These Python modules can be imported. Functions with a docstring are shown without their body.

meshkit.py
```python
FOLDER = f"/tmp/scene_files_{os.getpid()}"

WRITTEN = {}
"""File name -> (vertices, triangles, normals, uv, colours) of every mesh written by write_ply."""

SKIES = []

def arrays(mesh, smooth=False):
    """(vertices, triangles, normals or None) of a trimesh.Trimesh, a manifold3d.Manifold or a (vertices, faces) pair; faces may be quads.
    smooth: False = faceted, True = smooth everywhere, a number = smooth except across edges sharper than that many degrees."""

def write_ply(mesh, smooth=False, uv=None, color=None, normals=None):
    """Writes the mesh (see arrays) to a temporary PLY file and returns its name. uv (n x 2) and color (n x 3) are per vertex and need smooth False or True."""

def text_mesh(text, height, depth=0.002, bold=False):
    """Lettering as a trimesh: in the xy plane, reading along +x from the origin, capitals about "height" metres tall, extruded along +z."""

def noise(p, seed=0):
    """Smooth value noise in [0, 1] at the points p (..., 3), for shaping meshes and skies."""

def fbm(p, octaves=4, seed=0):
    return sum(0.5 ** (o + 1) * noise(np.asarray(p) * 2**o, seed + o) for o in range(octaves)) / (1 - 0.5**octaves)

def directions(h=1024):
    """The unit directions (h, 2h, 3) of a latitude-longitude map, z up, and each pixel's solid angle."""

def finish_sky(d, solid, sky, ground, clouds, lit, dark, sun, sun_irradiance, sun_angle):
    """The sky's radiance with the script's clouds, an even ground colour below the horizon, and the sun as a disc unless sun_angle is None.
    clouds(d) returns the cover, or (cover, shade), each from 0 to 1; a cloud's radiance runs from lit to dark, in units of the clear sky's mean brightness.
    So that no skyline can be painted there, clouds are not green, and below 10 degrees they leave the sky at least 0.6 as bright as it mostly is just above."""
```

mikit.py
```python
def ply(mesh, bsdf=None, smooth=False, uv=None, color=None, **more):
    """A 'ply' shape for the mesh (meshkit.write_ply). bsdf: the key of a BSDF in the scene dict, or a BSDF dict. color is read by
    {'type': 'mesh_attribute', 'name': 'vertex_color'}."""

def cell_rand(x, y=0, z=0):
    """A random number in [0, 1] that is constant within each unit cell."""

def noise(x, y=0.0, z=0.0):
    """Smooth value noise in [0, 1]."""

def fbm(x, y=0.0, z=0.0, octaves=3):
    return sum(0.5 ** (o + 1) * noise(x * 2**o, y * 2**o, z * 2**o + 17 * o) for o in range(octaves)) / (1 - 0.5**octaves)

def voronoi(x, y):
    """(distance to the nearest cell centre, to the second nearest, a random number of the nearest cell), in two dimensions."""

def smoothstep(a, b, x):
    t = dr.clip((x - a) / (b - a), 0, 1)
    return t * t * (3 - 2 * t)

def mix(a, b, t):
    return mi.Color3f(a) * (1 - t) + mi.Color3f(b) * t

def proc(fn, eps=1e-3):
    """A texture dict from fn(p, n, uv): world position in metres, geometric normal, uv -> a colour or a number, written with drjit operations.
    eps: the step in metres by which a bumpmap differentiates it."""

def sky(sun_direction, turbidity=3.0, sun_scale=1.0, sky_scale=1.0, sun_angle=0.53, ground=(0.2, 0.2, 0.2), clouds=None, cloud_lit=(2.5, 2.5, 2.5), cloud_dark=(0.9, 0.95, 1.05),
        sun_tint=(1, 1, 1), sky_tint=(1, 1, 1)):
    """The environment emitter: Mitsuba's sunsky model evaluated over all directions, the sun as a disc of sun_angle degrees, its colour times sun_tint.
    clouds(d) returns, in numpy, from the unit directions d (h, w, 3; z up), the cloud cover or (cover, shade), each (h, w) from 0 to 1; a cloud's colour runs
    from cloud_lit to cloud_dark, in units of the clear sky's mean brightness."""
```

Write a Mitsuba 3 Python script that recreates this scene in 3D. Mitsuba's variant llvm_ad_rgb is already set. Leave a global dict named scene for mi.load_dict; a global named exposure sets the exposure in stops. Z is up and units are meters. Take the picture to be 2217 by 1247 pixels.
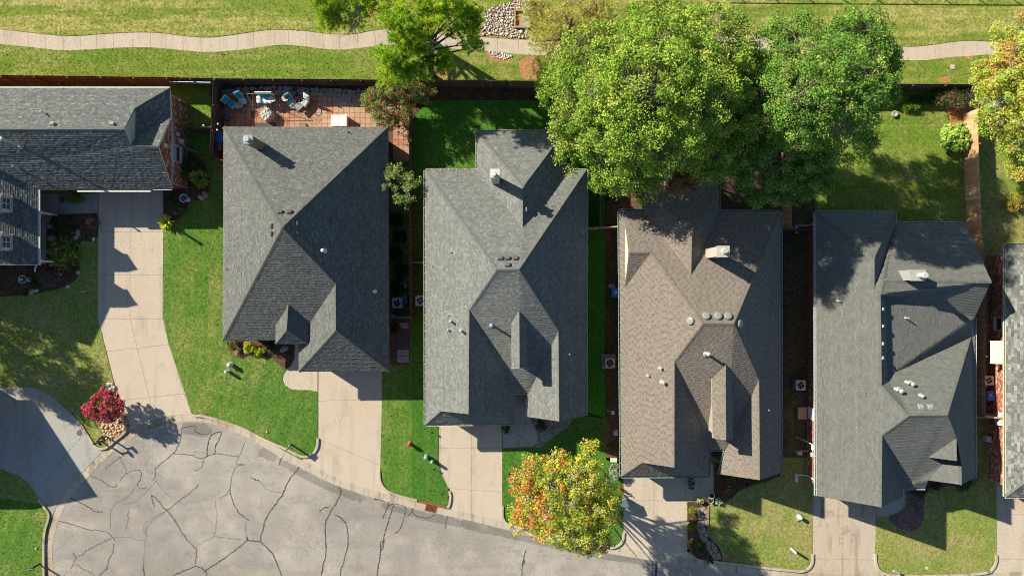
import math
import numpy as np
import trimesh
import shapely
from shapely.geometry import Polygon, LineString, Point, box as sbox
from shapely.ops import unary_union
import drjit as dr
import mitsuba as mi
import mikit
from mikit import proc, noise, fbm, voronoi, cell_rand, smoothstep, mix
import meshkit

T = mi.ScalarTransform4f

# ---------------------------------------------------------------- camera, sky, exposure
CAM_H, FPX, CX, CY = 54.0, 1478.0, 1108.5, 623.5          # height of the drone, focal length in pixels of the 2217 x 1247 picture
FOV = 2 * math.degrees(math.atan(2217 / 2 / FPX))
SUN = np.array([-1.49, 0.96, 1.0]) / np.linalg.norm([-1.49, 0.96, 1.0])
exposure = 2.8
scene, labels = {}, {}
scene['camera'] = {'type': 'perspective', 'fov': FOV, 'fov_axis': 'x', 'near_clip': 0.5, 'far_clip': 2000.0,
                   'to_world': T().look_at(origin=[0, 0, CAM_H], target=[0, 0, 0], up=[0, 1, 0])}
scene['sky'] = mikit.sky(SUN, turbidity=3, sky_scale=0.6, sun_tint=(0.9, 1.09, 1.33), ground=(0.12, 0.13, 0.08))

# ---------------------------------------------------------------- materials
def rgb(c): return {'type': 'rgb', 'value': list(map(float, c))}
ATTR = {'type': 'mesh_attribute', 'name': 'vertex_color'}
scene['mat_matte'] = {'type': 'twosided', 'bsdf': {'type': 'diffuse', 'reflectance': ATTR}}
scene['mat_plastic'] = {'type': 'twosided', 'bsdf': {'type': 'principled', 'base_color': ATTR, 'roughness': 0.35, 'specular': 0.5}}
scene['mat_metal'] = {'type': 'twosided', 'bsdf': {'type': 'principled', 'base_color': ATTR, 'roughness': 0.38, 'metallic': 0.85}}
scene['mat_leaf'] = {'type': 'principledthin', 'base_color': ATTR, 'roughness': 0.42, 'diff_trans': 0.5, 'eta': 1.45}
scene['mat_leaf_dense'] = {'type': 'principledthin', 'base_color': ATTR, 'roughness': 0.36, 'diff_trans': 0.28, 'eta': 1.5}
scene['mat_petal'] = {'type': 'principledthin', 'base_color': ATTR, 'roughness': 0.8, 'diff_trans': 0.8, 'eta': 1.15}
scene['mat_shingle'] = {'type': 'twosided', 'bsdf': {'type': 'principled', 'base_color': ATTR, 'roughness': 0.9, 'specular': 0.25}}
scene['mat_pane'] = {'type': 'thindielectric', 'int_ior': 1.5}
scene['mat_water'] = {'type': 'principled', 'base_color': rgb((0.03, 0.05, 0.05)), 'roughness': 0.05, 'specular': 0.6}

def lawn_material(name, a, b, dry, scale=1.0, stripe=0.0, angle=0.0, dry_amount=0.35):
    """Turf: two greens in patches, straw-coloured thatch, mower passes at an angle, blade grain."""
    ca, sa = math.cos(angle), math.sin(angle)
    def fn(p, n, uv):
        u, v = p.x * ca + p.y * sa, -p.x * sa + p.y * ca
        big = fbm(p.x * 0.22, p.y * 0.22, 3.0, 3)
        mid = fbm(p.x * 1.1 + 7, p.y * 1.1, 5.0, 3)
        fine = noise(p.x * 9, p.y * 9, 1.0)
        blade = noise(p.x * 23, p.y * 19, 2.0)
        row = noise(u * 0.16, v * 2.4, 9.0) * 0.6 + noise(u * 0.35, v * 6.0, 4.0) * 0.4
        t = smoothstep(0.32, 0.68, big * 0.45 + mid * 0.35 + (row - 0.5) * stripe + 0.1)
        d = smoothstep(1 - dry_amount - 0.2, 1.05 - dry_amount * 0.4, mid * 0.5 + big * 0.35 + fine * 0.25 + (row - 0.5) * stripe * 0.7)
        c = mix(mix(a, b, t), dry, d * 0.75)
        return c * (0.62 + 0.46 * fine + 0.3 * blade)
    scene[name] = {'type': 'diffuse', 'reflectance': proc(fn)}

lawn_material('mat_lawn_golf', (0.175, 0.225, 0.040), (0.255, 0.262, 0.062), (0.42, 0.35, 0.14), stripe=0.9, angle=0.02, dry_amount=0.30)
lawn_material('mat_lawn_verge', (0.135, 0.205, 0.030), (0.20, 0.23, 0.048), (0.30, 0.27, 0.11), stripe=0.5, angle=0.02, dry_amount=0.25)
lawn_material('mat_lawn_rich', (0.080, 0.168, 0.028), (0.118, 0.195, 0.038), (0.24, 0.23, 0.075), stripe=0.45, angle=1.2, dry_amount=0.21)
lawn_material('mat_lawn_mown', (0.088, 0.178, 0.029), (0.15, 0.205, 0.044), (0.28, 0.25, 0.085), stripe=0.42, angle=1.545, dry_amount=0.17)
lawn_material('mat_lawn_shade_offset', (0.054, 0.172, 0.021), (0.072, 0.190, 0.027), (0.16, 0.19, 0.048), stripe=0.3, angle=1.57, dry_amount=0.12)  # turf of the shaded yards, green raised in the colour to offset the shade
lawn_material('mat_lawn_shade_boost', (0.052, 0.245, 0.022), (0.066, 0.265, 0.028), (0.13, 0.24, 0.045), stripe=0.3, angle=1.57, dry_amount=0.1)  # side strip that is never lit: colour brightened to make up for shade
lawn_material('mat_lawn_deep', (0.060, 0.155, 0.024), (0.086, 0.172, 0.030), (0.18, 0.19, 0.055), stripe=0.3, angle=1.57, dry_amount=0.14)
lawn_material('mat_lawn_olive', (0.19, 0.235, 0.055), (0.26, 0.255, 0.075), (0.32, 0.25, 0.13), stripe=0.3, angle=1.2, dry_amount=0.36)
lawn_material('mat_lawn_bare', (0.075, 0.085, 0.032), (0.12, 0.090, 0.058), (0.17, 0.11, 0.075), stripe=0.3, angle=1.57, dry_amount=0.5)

def concrete_fn(base, stain, rust, k=1.0):
    def fn(p, n, uv):
        big = fbm(p.x * 0.35 + 3, p.y * 0.35, 1.0, 4)
        streak = fbm(p.x * 2.2, p.y * 0.35, 8.0, 3)
        grit = noise(p.x * 30, p.y * 30, 0.0)
        spot = smoothstep(0.66, 0.80, fbm(p.x * 1.3, p.y * 1.3, 4.0, 4))
        c = mix(base, rust, smoothstep(0.52, 0.75, big) * 0.55)
        c = mix(c, stain, smoothstep(0.50, 0.78, streak) * 0.35 * k + spot * 0.30 * k)
        return c * (0.90 + 0.17 * grit)
    return fn
scene['mat_concrete'] = {'type': 'diffuse', 'reflectance': proc(concrete_fn((0.52, 0.425, 0.345), (0.36, 0.30, 0.245), (0.51, 0.385, 0.29)))}
scene['mat_concrete_worn'] = {'type': 'diffuse', 'reflectance': proc(concrete_fn((0.47, 0.385, 0.31), (0.22, 0.17, 0.13), (0.44, 0.33, 0.245), 1.5))}
scene['mat_concrete_grey'] = {'type': 'diffuse', 'reflectance': proc(concrete_fn((0.38, 0.36, 0.34), (0.25, 0.23, 0.21), (0.42, 0.33, 0.26)))}
scene['mat_curb'] = {'type': 'diffuse', 'reflectance': proc(concrete_fn((0.48, 0.40, 0.32), (0.21, 0.16, 0.12), (0.37, 0.26, 0.18), 1.7))}

def asphalt(p, n, uv):
    big = fbm(p.x * 0.22, p.y * 0.22, 2.0, 4)
    mid = fbm(p.x * 0.9 + 5, p.y * 0.9, 6.0, 3)
    swirl = fbm(p.x * 0.5 + 4 * mid, p.y * 2.0, 3.0, 3)
    grit = noise(p.x * 26, p.y * 26, 0.0)
    grit2 = noise(p.x * 11, p.y * 11, 5.0)
    d, e, r = voronoi(p.x * 0.32 + (mid - 0.5) * 1.2, p.y * 0.32 + (big - 0.5) * 1.2)
    hair = 1 - smoothstep(0.0, 0.035, e - d)
    c = mix((0.275, 0.243, 0.220), (0.405, 0.357, 0.320), smoothstep(0.2, 0.85, big * 0.6 + mid * 0.45))
    c = mix(c, (0.225, 0.208, 0.20), smoothstep(0.55, 0.78, swirl) * 0.38)
    c = mix(c, (0.45, 0.36, 0.28), smoothstep(0.62, 0.8, mid) * 0.3)
    c = mix(c, (0.20, 0.175, 0.16), hair * 0.4 * smoothstep(0.4, 0.6, noise(p.x * 0.5, p.y * 0.5, 7.0)))
    return c * (0.80 + 0.24 * grit + 0.16 * grit2)
scene['mat_asphalt_dark'] = {'type': 'diffuse', 'reflectance': proc(lambda p, n, uv: asphalt(p, n, uv) * 0.70)}
scene['mat_asphalt'] = {'type': 'diffuse', 'reflectance': proc(asphalt)}

def soil_fn(a, b, c3):
    def fn(p, n, uv):
        f = fbm(p.x * 3, p.y * 3, 0.0, 4)
        g = noise(p.x * 17, p.y * 17, 1.0)
        h = noise(p.x * 34, p.y * 31, 3.0)
        return mix(mix(a, b, smoothstep(0.3, 0.7, f)), c3, smoothstep(0.6, 0.85, g)) * (0.7 + 0.6 * h)
    return fn
scene['mat_mulch'] = {'type': 'diffuse', 'reflectance': proc(soil_fn((0.07, 0.04, 0.028), (0.11, 0.06, 0.04), (0.19, 0.11, 0.075)))}
scene['mat_mulch_violet'] = {'type': 'diffuse', 'reflectance': proc(soil_fn((0.11, 0.072, 0.07), (0.18, 0.115, 0.11), (0.28, 0.19, 0.17)))}
scene['mat_clay'] = {'type': 'diffuse', 'reflectance': proc(soil_fn((0.40, 0.17, 0.075), (0.33, 0.19, 0.095), (0.50, 0.29, 0.16)))}
scene['mat_soil'] = {'type': 'diffuse', 'reflectance': proc(soil_fn((0.10, 0.065, 0.045), (0.14, 0.09, 0.06), (0.20, 0.13, 0.09)))}
scene['mat_gravel'] = {'type': 'diffuse', 'reflectance': proc(soil_fn((0.16, 0.145, 0.14), (0.23, 0.20, 0.19), (0.42, 0.38, 0.36)))}

# ---------------------------------------------------------------- helpers
def P(px, py, z=0.0):
    """A point of the place seen at pixel (px, py) of the photograph and known to be z metres above the ground."""
    return np.array([(px - CX) / FPX * (CAM_H - z), (CY - py) / FPX * (CAM_H - z), z])
def P2(px, py, z=0.0): return P(px, py, z)[:2]
def poly(pts, z=0.0): return Polygon([P2(x, y, z) for x, y in pts]).buffer(0)

def smooth_line(pts, n=8):
    """Catmull-Rom through the points."""
    p = np.asarray(pts, float)
    q = np.vstack([2 * p[0] - p[1], p, 2 * p[-1] - p[-2]])
    out = []
    for i in range(1, len(q) - 2):
        for t in np.linspace(0, 1, n, endpoint=False):
            a, b, c, d = q[i - 1], q[i], q[i + 1], q[i + 2]
            out.append(0.5 * (2 * b + (c - a) * t + (2 * a - 5 * b + 4 * c - d) * t * t + (3 * b - a - 3 * c + d) * t ** 3))
    out.append(q[-2])
    return np.array(out)

class M:
    """Collects simple solids into one mesh with a colour per vertex."""
    def __init__(self): self.v, self.f, self.c, self.n = [], [], [], 0
    def add(self, v, f, col):
        v = np.asarray(v, float); f = np.asarray(f, int)
        if f.shape[1] == 4: f = np.vstack([f[:, [0, 1, 2]], f[:, [0, 2, 3]]])
        col = np.asarray(col, float)
        self.v.append(v); self.f.append(f + self.n); self.c.append(np.broadcast_to(col, (len(v), 3)) if col.ndim == 1 else col); self.n += len(v)
        return self
    def mesh(self, m, col): return self.add(m.vertices, m.faces, col)
    def box(self, c, size, col, rz=0.0, tilt=None):
        m = trimesh.creation.box(size)
        if tilt is not None: m.apply_transform(tilt)
        m.apply_transform(trimesh.transformations.rotation_matrix(rz, [0, 0, 1])); m.apply_translation(c)
        return self.mesh(m, col)
    def bar(self, a, b, w, h, col):
        """A rectangular bar from a to b, w wide sideways, h high."""
        a, b = np.asarray(a, float), np.asarray(b, float)
        d = b - a; L = np.linalg.norm(d); d = d / L
        s = np.cross(d, [0, 0, 1.0]); s = s / np.linalg.norm(s) if np.linalg.norm(s) > 1e-6 else np.array([1.0, 0, 0])
        u = np.cross(s, d)
        v = [p + i * s * w / 2 + j * u * h / 2 for p in (a, b) for i, j in ((-1, -1), (1, -1), (1, 1), (-1, 1))]
        return self.add(v, [[0, 1, 2, 3], [4, 7, 6, 5], [0, 4, 5, 1], [1, 5, 6, 2], [2, 6, 7, 3], [3, 7, 4, 0]], col)
    def tube(self, pts, r, col, sides=6):
        p = np.asarray(pts, float); r = np.broadcast_to(np.asarray(r, float), (len(p),))
        t = np.gradient(p, axis=0); t /= np.linalg.norm(t, axis=1, keepdims=True) + 1e-12
        a = np.cross(t, np.where(np.abs(t[:, 2:]) < 0.9, [0, 0, 1.0], [1.0, 0, 0])); a /= np.linalg.norm(a, axis=1, keepdims=True) + 1e-12
        b = np.cross(t, a); g = np.arange(sides) * 2 * np.pi / sides
        v = p[:, None] + r[:, None, None] * (np.cos(g)[None, :, None] * a[:, None] + np.sin(g)[None, :, None] * b[:, None])
        i, j = np.meshgrid(np.arange(len(p) - 1), np.arange(sides), indexing='ij')
        q = np.stack([i * sides + j, i * sides + (j + 1) % sides, (i + 1) * sides + (j + 1) % sides, (i + 1) * sides + j], -1).reshape(-1, 4)
        vv = np.vstack([v.reshape(-1, 3), p[:1], p[-1:]]); k = len(p) * sides
        caps = [[k, (s + 1) % sides, s] for s in range(sides)] + [[k + 1, k - sides + s, k - sides + (s + 1) % sides] for s in range(sides)]
        f = np.vstack([q[:, [0, 1, 2]], q[:, [0, 2, 3]], caps])
        return self.add(vv, f, col)
    def cyl(self, c, r, h, col, r2=None, sides=16):
        """Upright (tapered) cylinder standing on c."""
        c = np.asarray(c, float); r2 = r if r2 is None else r2
        return self.lathe(c, [(0, 0), (r, 0), (r2, h), (0, h)], col, sides)
    def lathe(self, c, prof, col, sides=16):
        c = np.asarray(c, float); prof = np.asarray(prof, float); g = np.arange(sides) * 2 * np.pi / sides
        v = np.stack([prof[:, 0:1] * np.cos(g), prof[:, 0:1] * np.sin(g), np.repeat(prof[:, 1:2], sides, 1)], -1).reshape(-1, 3) + c
        i, j = np.meshgrid(np.arange(len(prof) - 1), np.arange(sides), indexing='ij')
        q = np.stack([i * sides + j, i * sides + (j + 1) % sides, (i + 1) * sides + (j + 1) % sides, (i + 1) * sides + j], -1).reshape(-1, 4)
        return self.add(v, q, col)
    def prism(self, pg, z0, z1, col):
        for g in getattr(pg, 'geoms', [pg]):
            if g.is_empty or g.area < 1e-6: continue
            m = trimesh.creation.extrude_polygon(g, z1 - z0, engine='earcut'); m.apply_translation([0, 0, z0]); self.mesh(m, col)
        return self
    def ball(self, c, r, col, sub=2):
        m = trimesh.creation.icosphere(sub, 1.0); m.apply_scale(r); m.apply_translation(c)
        return self.mesh(m, col)
    def quad(self, pts, col): return self.add(pts, [list(range(len(pts)))] if len(pts) == 4 else [[0, i, i + 1] for i in range(1, len(pts) - 1)], col)
    def arrays(self): return np.vstack(self.v), np.vstack(self.f), np.vstack(self.c)

COUNT = {}
def numbered(key):
    k = COUNT.get(key, 0); COUNT[key] = k + 1
    return key if k == 0 else f'{key}_{k:03d}'
def put(key, m, mat='mat_matte', smooth=False):
    """One entry of the scene from a collected mesh."""
    key = numbered(key); v, f, c = m.arrays()
    scene[key] = mikit.ply((v, f), mat, smooth=smooth, color=c)
    return key
def put_plain(key, mesh, mat, smooth=False):
    key = numbered(key); scene[key] = mikit.ply(mesh, mat, smooth=smooth); return key
def tag(key, label=None, cat=None, group=None, kind=None):
    d = labels.setdefault(key, {})
    for k, x in (('label', label), ('category', cat), ('group', group), ('kind', kind)):
        if x: d[k] = x
    return key
def thing(key, label, cat, group=None):
    key = numbered(key); tag(key, label, cat, group); return key

def flat_mesh(pg, z):
    vs, fs, n = [], [], 0
    for g in getattr(pg, 'geoms', [pg]):
        if g.is_empty or g.geom_type != 'Polygon' or g.area < 1e-4: continue
        v, f = trimesh.creation.triangulate_polygon(g, engine='earcut')
        vs.append(np.column_stack([v, np.full(len(v), z)])); fs.append(np.asarray(f) + n); n += len(v)
    m = trimesh.Trimesh(np.vstack(vs), np.vstack(fs), process=False)
    if m.face_normals[:, 2].mean() < 0: m.invert()
    return m
def solid_mesh(pg, z0, z1):
    ms = []
    for g in getattr(pg, 'geoms', [pg]):
        if g.is_empty or g.geom_type != 'Polygon' or g.area < 1e-4: continue
        m = trimesh.creation.extrude_polygon(g, z1 - z0, engine='earcut'); m.apply_translation([0, 0, z0]); ms.append(m)
    return trimesh.util.concatenate(ms)

# ================================================================ THE GROUND
rng = np.random.default_rng(7)
VIEW = sbox(-42.5, -24.5, 42.5, 24.5)
put_plain('ground', flat_mesh(sbox(-400, -400, 400, 400), -0.3), 'mat_lawn_verge'); tag('ground', kind='structure')

# ---- street with its cul-de-sac
EDGE = [(170, 1450), (128, 1340), (116, 1247), (112, 1190), (125, 1128), (151, 1077), (195, 1027), (240, 981), (294, 943), (342, 923), (394, 913), (442, 914), (490, 928), (536, 948), (611, 991),
        (686, 1030), (734, 1053), (810, 1078), (858, 1090), (919, 1106), (1000, 1123), (1112, 1150), (1220, 1175), (1304, 1195), (1416, 1214), (1505, 1227), (1594, 1239), (1662, 1247), (1760, 1256), (1900, 1262),
        (2100, 1259), (2500, 1235), (2900, 1200)]
edge_s = smooth_line(EDGE, 6)
street_px = [tuple(p) for p in edge_s] + [(2900, 1440), (2500, 1475), (2100, 1500), (1700, 1490), (1300, 1440), (900, 1410), (740, 1500), (600, 1570), (440, 1590), (280, 1550)]
street = poly(street_px)
put_plain('street', solid_mesh(street, -0.28, -0.06), 'mat_asphalt'); tag('street', kind='structure')
CRACKS = [  # tar-sealed cracks, traced on the asphalt: (width in metres, points)
    (.10, [(394, 927), (416, 922), (425, 926), (422, 935), (443, 941)]), (.09, [(392, 929), (392, 945), (385, 965), (376, 980)]), (.09, [(376, 980), (350, 1003), (335, 1015)]), (.08, [(376, 982), (415, 986), (435, 993), (455, 985), (470, 982), (515, 988)]),
    (.12, [(448, 990), (449, 965), (457, 942), (478, 935), (474, 950), (466, 966), (464, 984)]), (.07, [(530, 955), (523, 975), (516, 989), (512, 1005), (527, 1006), (510, 1012), (502, 1030), (497, 1055), (495, 1062), (488, 1072), (472, 1080)]),
    (.11, [(497, 1062), (502, 1080), (515, 1108), (538, 1127)]), (.07, [(441, 993), (438, 1005), (431, 1016), (421, 1019)]), (.09, [(430, 1050), (410, 1068), (385, 1085), (365, 1102), (361, 1104)]),
    (.10, [(326, 1072), (340, 1082), (352, 1098), (360, 1104), (382, 1133), (388, 1142), (402, 1166), (417, 1182), (424, 1189), (424, 1205), (421, 1222)]), (.11, [(326, 1072), (330, 1085), (335, 1098)]),
    (.08, [(335, 1015), (336, 1028), (330, 1040)]), (.07, [(258, 988), (266, 1005), (272, 1023), (262, 1035), (260, 1042)]), (.08, [(268, 985), (255, 993), (240, 1005), (228, 1015)]), (.08, [(272, 1024), (290, 1019), (304, 1020), (303, 1038), (297, 1047), (302, 1058), (318, 1055)]),
    (.08, [(195, 1030), (215, 1038), (232, 1050), (248, 1055), (252, 1050)]), (.10, [(153, 1079), (180, 1092), (206, 1107), (222, 1108)]), (.08, [(128, 1128), (160, 1137), (190, 1146), (225, 1150), (240, 1160), (248, 1172)]),
    (.08, [(240, 1166), (215, 1177), (190, 1190), (165, 1206), (158, 1198)]), (.07, [(160, 1222), (185, 1235), (205, 1247)]), (.10, [(246, 1178), (243, 1195), (236, 1210), (230, 1230), (212, 1247)]), (.07, [(165, 1206), (153, 1230)]),
    (.06, [(314, 1150), (320, 1135), (360, 1105)]), (.07, [(270, 1150), (276, 1125), (277, 1103)]), (.12, [(310, 1222), (311, 1243), (311, 1255)]), (.05, [(313, 1170), (312, 1200), (310, 1222)]), (.05, [(248, 1163), (275, 1163), (312, 1170), (318, 1140)]),
    (.11, [(421, 1225), (400, 1235), (370, 1248)]), (.12, [(423, 1224), (445, 1237), (446, 1250)]), (.12, [(443, 1236), (480, 1213), (510, 1190), (533, 1171), (537, 1169)]), (.12, [(534, 1160), (537, 1169), (562, 1173), (585, 1193), (598, 1217), (611, 1250)]),
    (.12, [(650, 1005), (640, 1022), (622, 1045), (612, 1068), (594, 1095), (577, 1120), (569, 1145), (562, 1172)]), (.09, [(610, 990), (605, 1000), (603, 1008)]), (.10, [(544, 1034), (552, 1038), (561, 1041)]),
    (.12, [(714, 1041), (727, 1047), (736, 1057), (738, 1068), (722, 1098), (707, 1125), (704, 1150), (706, 1185), (702, 1212), (694, 1250)]), (.10, [(693, 1108), (700, 1100), (712, 1098)]), (.09, [(704, 1135), (701, 1150)]),
    (.12, [(727, 1116), (742, 1124), (750, 1140), (753, 1175), (747, 1205), (738, 1235), (737, 1250)]), (.11, [(810, 1080), (830, 1084), (842, 1086), (838, 1100), (828, 1121)]), (.12, [(842, 1093), (852, 1092), (847, 1110), (838, 1137), (828, 1175), (820, 1215), (815, 1250)]),
    (.10, [(824, 1172), (822, 1186), (828, 1188), (832, 1168)]), (.10, [(856, 1090), (877, 1098), (875, 1120), (866, 1145), (857, 1154)]), (.10, [(882, 1117), (890, 1112), (893, 1100), (895, 1112), (903, 1117), (925, 1121), (940, 1115)]),
    (.09, [(968, 1118), (962, 1145)]), (.11, [(1139, 1190), (1132, 1215), (1129, 1250)]), (.16, [(1136, 1213), (1133, 1225)]), (.08, [(1415, 1215), (1412, 1235), (1414, 1250)]), (.2, [(1421, 1216), (1420, 1250)]), (.05, [(1000, 1129), (1004, 1142)]),
    (.05, [(297, 1047), (275, 1075), (245, 1095), (238, 1125), (240, 1150)]), (.05, [(360, 1105), (312, 1135), (314, 1160)]), (.05, [(465, 1080), (468, 1120), (462, 1160), (440, 1172), (424, 1184)]), (.05, [(533, 1171), (530, 1140), (532, 1127)]), (.05, [(335, 1040), (352, 1062), (372, 1078)]),
    (.05, [(338, 1042), (300, 1080), (270, 1092)]), (.05, [(462, 1160), (520, 1168)]), (.05, [(611, 1068), (580, 1060), (561, 1042)])]
for w, pts in CRACKS:
    s = smooth_line(pts, 5) if len(pts) > 2 else np.array(pts, float)
    s = np.vstack([s + rng.normal(0, 0.7, s.shape)])
    ln = LineString([P2(*p) for p in s])
    pg = unary_union([Point(q).buffer(w * .5 * rng.uniform(.45, 1.15), 4) for q in [ln.interpolate(d) for d in np.arange(0, ln.length, 0.12)]] + [ln.buffer(w * 0.28, cap_style=1)]).intersection(street)
    m = M(); m.mesh(flat_mesh(pg, -0.056), (0.075, 0.066, 0.062)); put('street__crack_seal', m)
tag('street__crack_seal', 'black tar sealing a crack')
for q in ([(394, 916), (440, 917), (458, 934), (440, 946), (402, 941), (392, 930)], [(1000, 1124), (1112, 1151), (1304, 1196), (1420, 1215), (1418, 1226), (1298, 1209), (1105, 1166), (1000, 1142)], [(600, 990), (640, 1010), (700, 1040), (745, 1057), (790, 1075), (780, 1086), (720, 1066), (650, 1032), (610, 1010)],
          [(830, 1087), (920, 1108), (998, 1125), (996, 1140), (910, 1124), (830, 1100)], [(570, 965), (600, 985), (590, 1000), (560, 985)]):
    ww = smooth_line(q + q[:1], 6); ww = ww + rng.normal(0, 1.1, ww.shape); put_plain('street__patch', flat_mesh(poly([tuple(x) for x in ww]).intersection(street.buffer(-.02)), -0.058), 'mat_asphalt_dark')
tag('street__patch', 'darker patch of asphalt along the gutter')

# ---- gutter, curbs
band = street.buffer(0.56, join_style=1).difference(street)
gutter_cut = unary_union([LineString([p, (p[0] + n[0] * 1.2, p[1] + n[1] * 1.2)]).buffer(0.012) for p, n in
                          [((lambda a, b: (a, np.array([-(b - a)[1], (b - a)[0]]) / np.linalg.norm(b - a)))(P2(*edge_s[i]), P2(*edge_s[i + 1]))) for i in range(4, len(edge_s) - 1, 4)]])
gut = band.difference(gutter_cut)
for g in sorted(getattr(gut, 'geoms', [gut]), key=lambda g: g.centroid.x):
    if g.area > 0.05 and g.intersects(VIEW.buffer(6)): put_plain('gutter__panel', solid_mesh(g, -0.28, -0.048), 'mat_curb')
tag('gutter', kind='structure')
CURBS = [[(130, 1450), (100, 1330), (96, 1247), (95, 1180), (98, 1148), (103, 1131), (106, 1118), (104, 1108), (97, 1098), (84, 1080)],
         [(176, 919), (192, 945), (202, 961), (212, 970), (222, 971), (233, 967), (249, 953), (266, 940), (281, 924)],
         [(412, 893), (421, 899), (435, 900), (450, 903), (480, 912), (525, 927), (577, 953), (618, 971), (640, 982), (655, 988), (668, 987), (680, 979), (687, 965), (688, 948)],
         [(821, 1020), (823, 1040), (832, 1056), (848, 1067), (880, 1077), (903, 1083)], [(969, 1099), (973, 1090), (975, 1075), (973, 1063)],
         [(1088, 1095), (1088, 1115), (1092, 1127), (1100, 1134), (1112, 1138), (1180, 1153), (1240, 1166), (1300, 1180), (1323, 1185), (1339, 1180), (1348, 1169), (1350, 1152)],
         [(1487, 1165), (1490, 1185), (1500, 1203), (1515, 1212), (1540, 1215), (1600, 1221), (1660, 1229), (1710, 1234), (1735, 1236), (1750, 1230), (1758, 1217), (1759, 1198)],
         [(1895, 1198), (1896, 1218), (1903, 1233), (1915, 1241), (1940, 1245), (2040, 1246), (2130, 1240), (2148, 1231), (2156, 1216), (2157, 1200)]]
curb_lines = [LineString([P2(*p) for p in smooth_line(c, 5)]) for c in CURBS]
curb = unary_union([l.buffer(0.085, cap_style=2) for l in curb_lines]).difference(street)
for l in curb_lines:
    g = l.buffer(0.085, cap_style=2).difference(street)
    n = max(1, int(l.length / 3.0))
    cuts = unary_union([l.interpolate((i + 1) / n, normalized=True).buffer(0.013) for i in range(n - 1)] + [LineString()])
    cuts = unary_union([LineString([l.interpolate((i + 1) / n, normalized=True), l.interpolate((i + 1) / n, normalized=True)]).buffer(0.013) for i in range(n - 1)]) if n > 1 else None
    put_plain('curb__segment', solid_mesh(g, -0.28, 0.085), 'mat_curb')
tag('curb', kind='structure')

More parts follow.
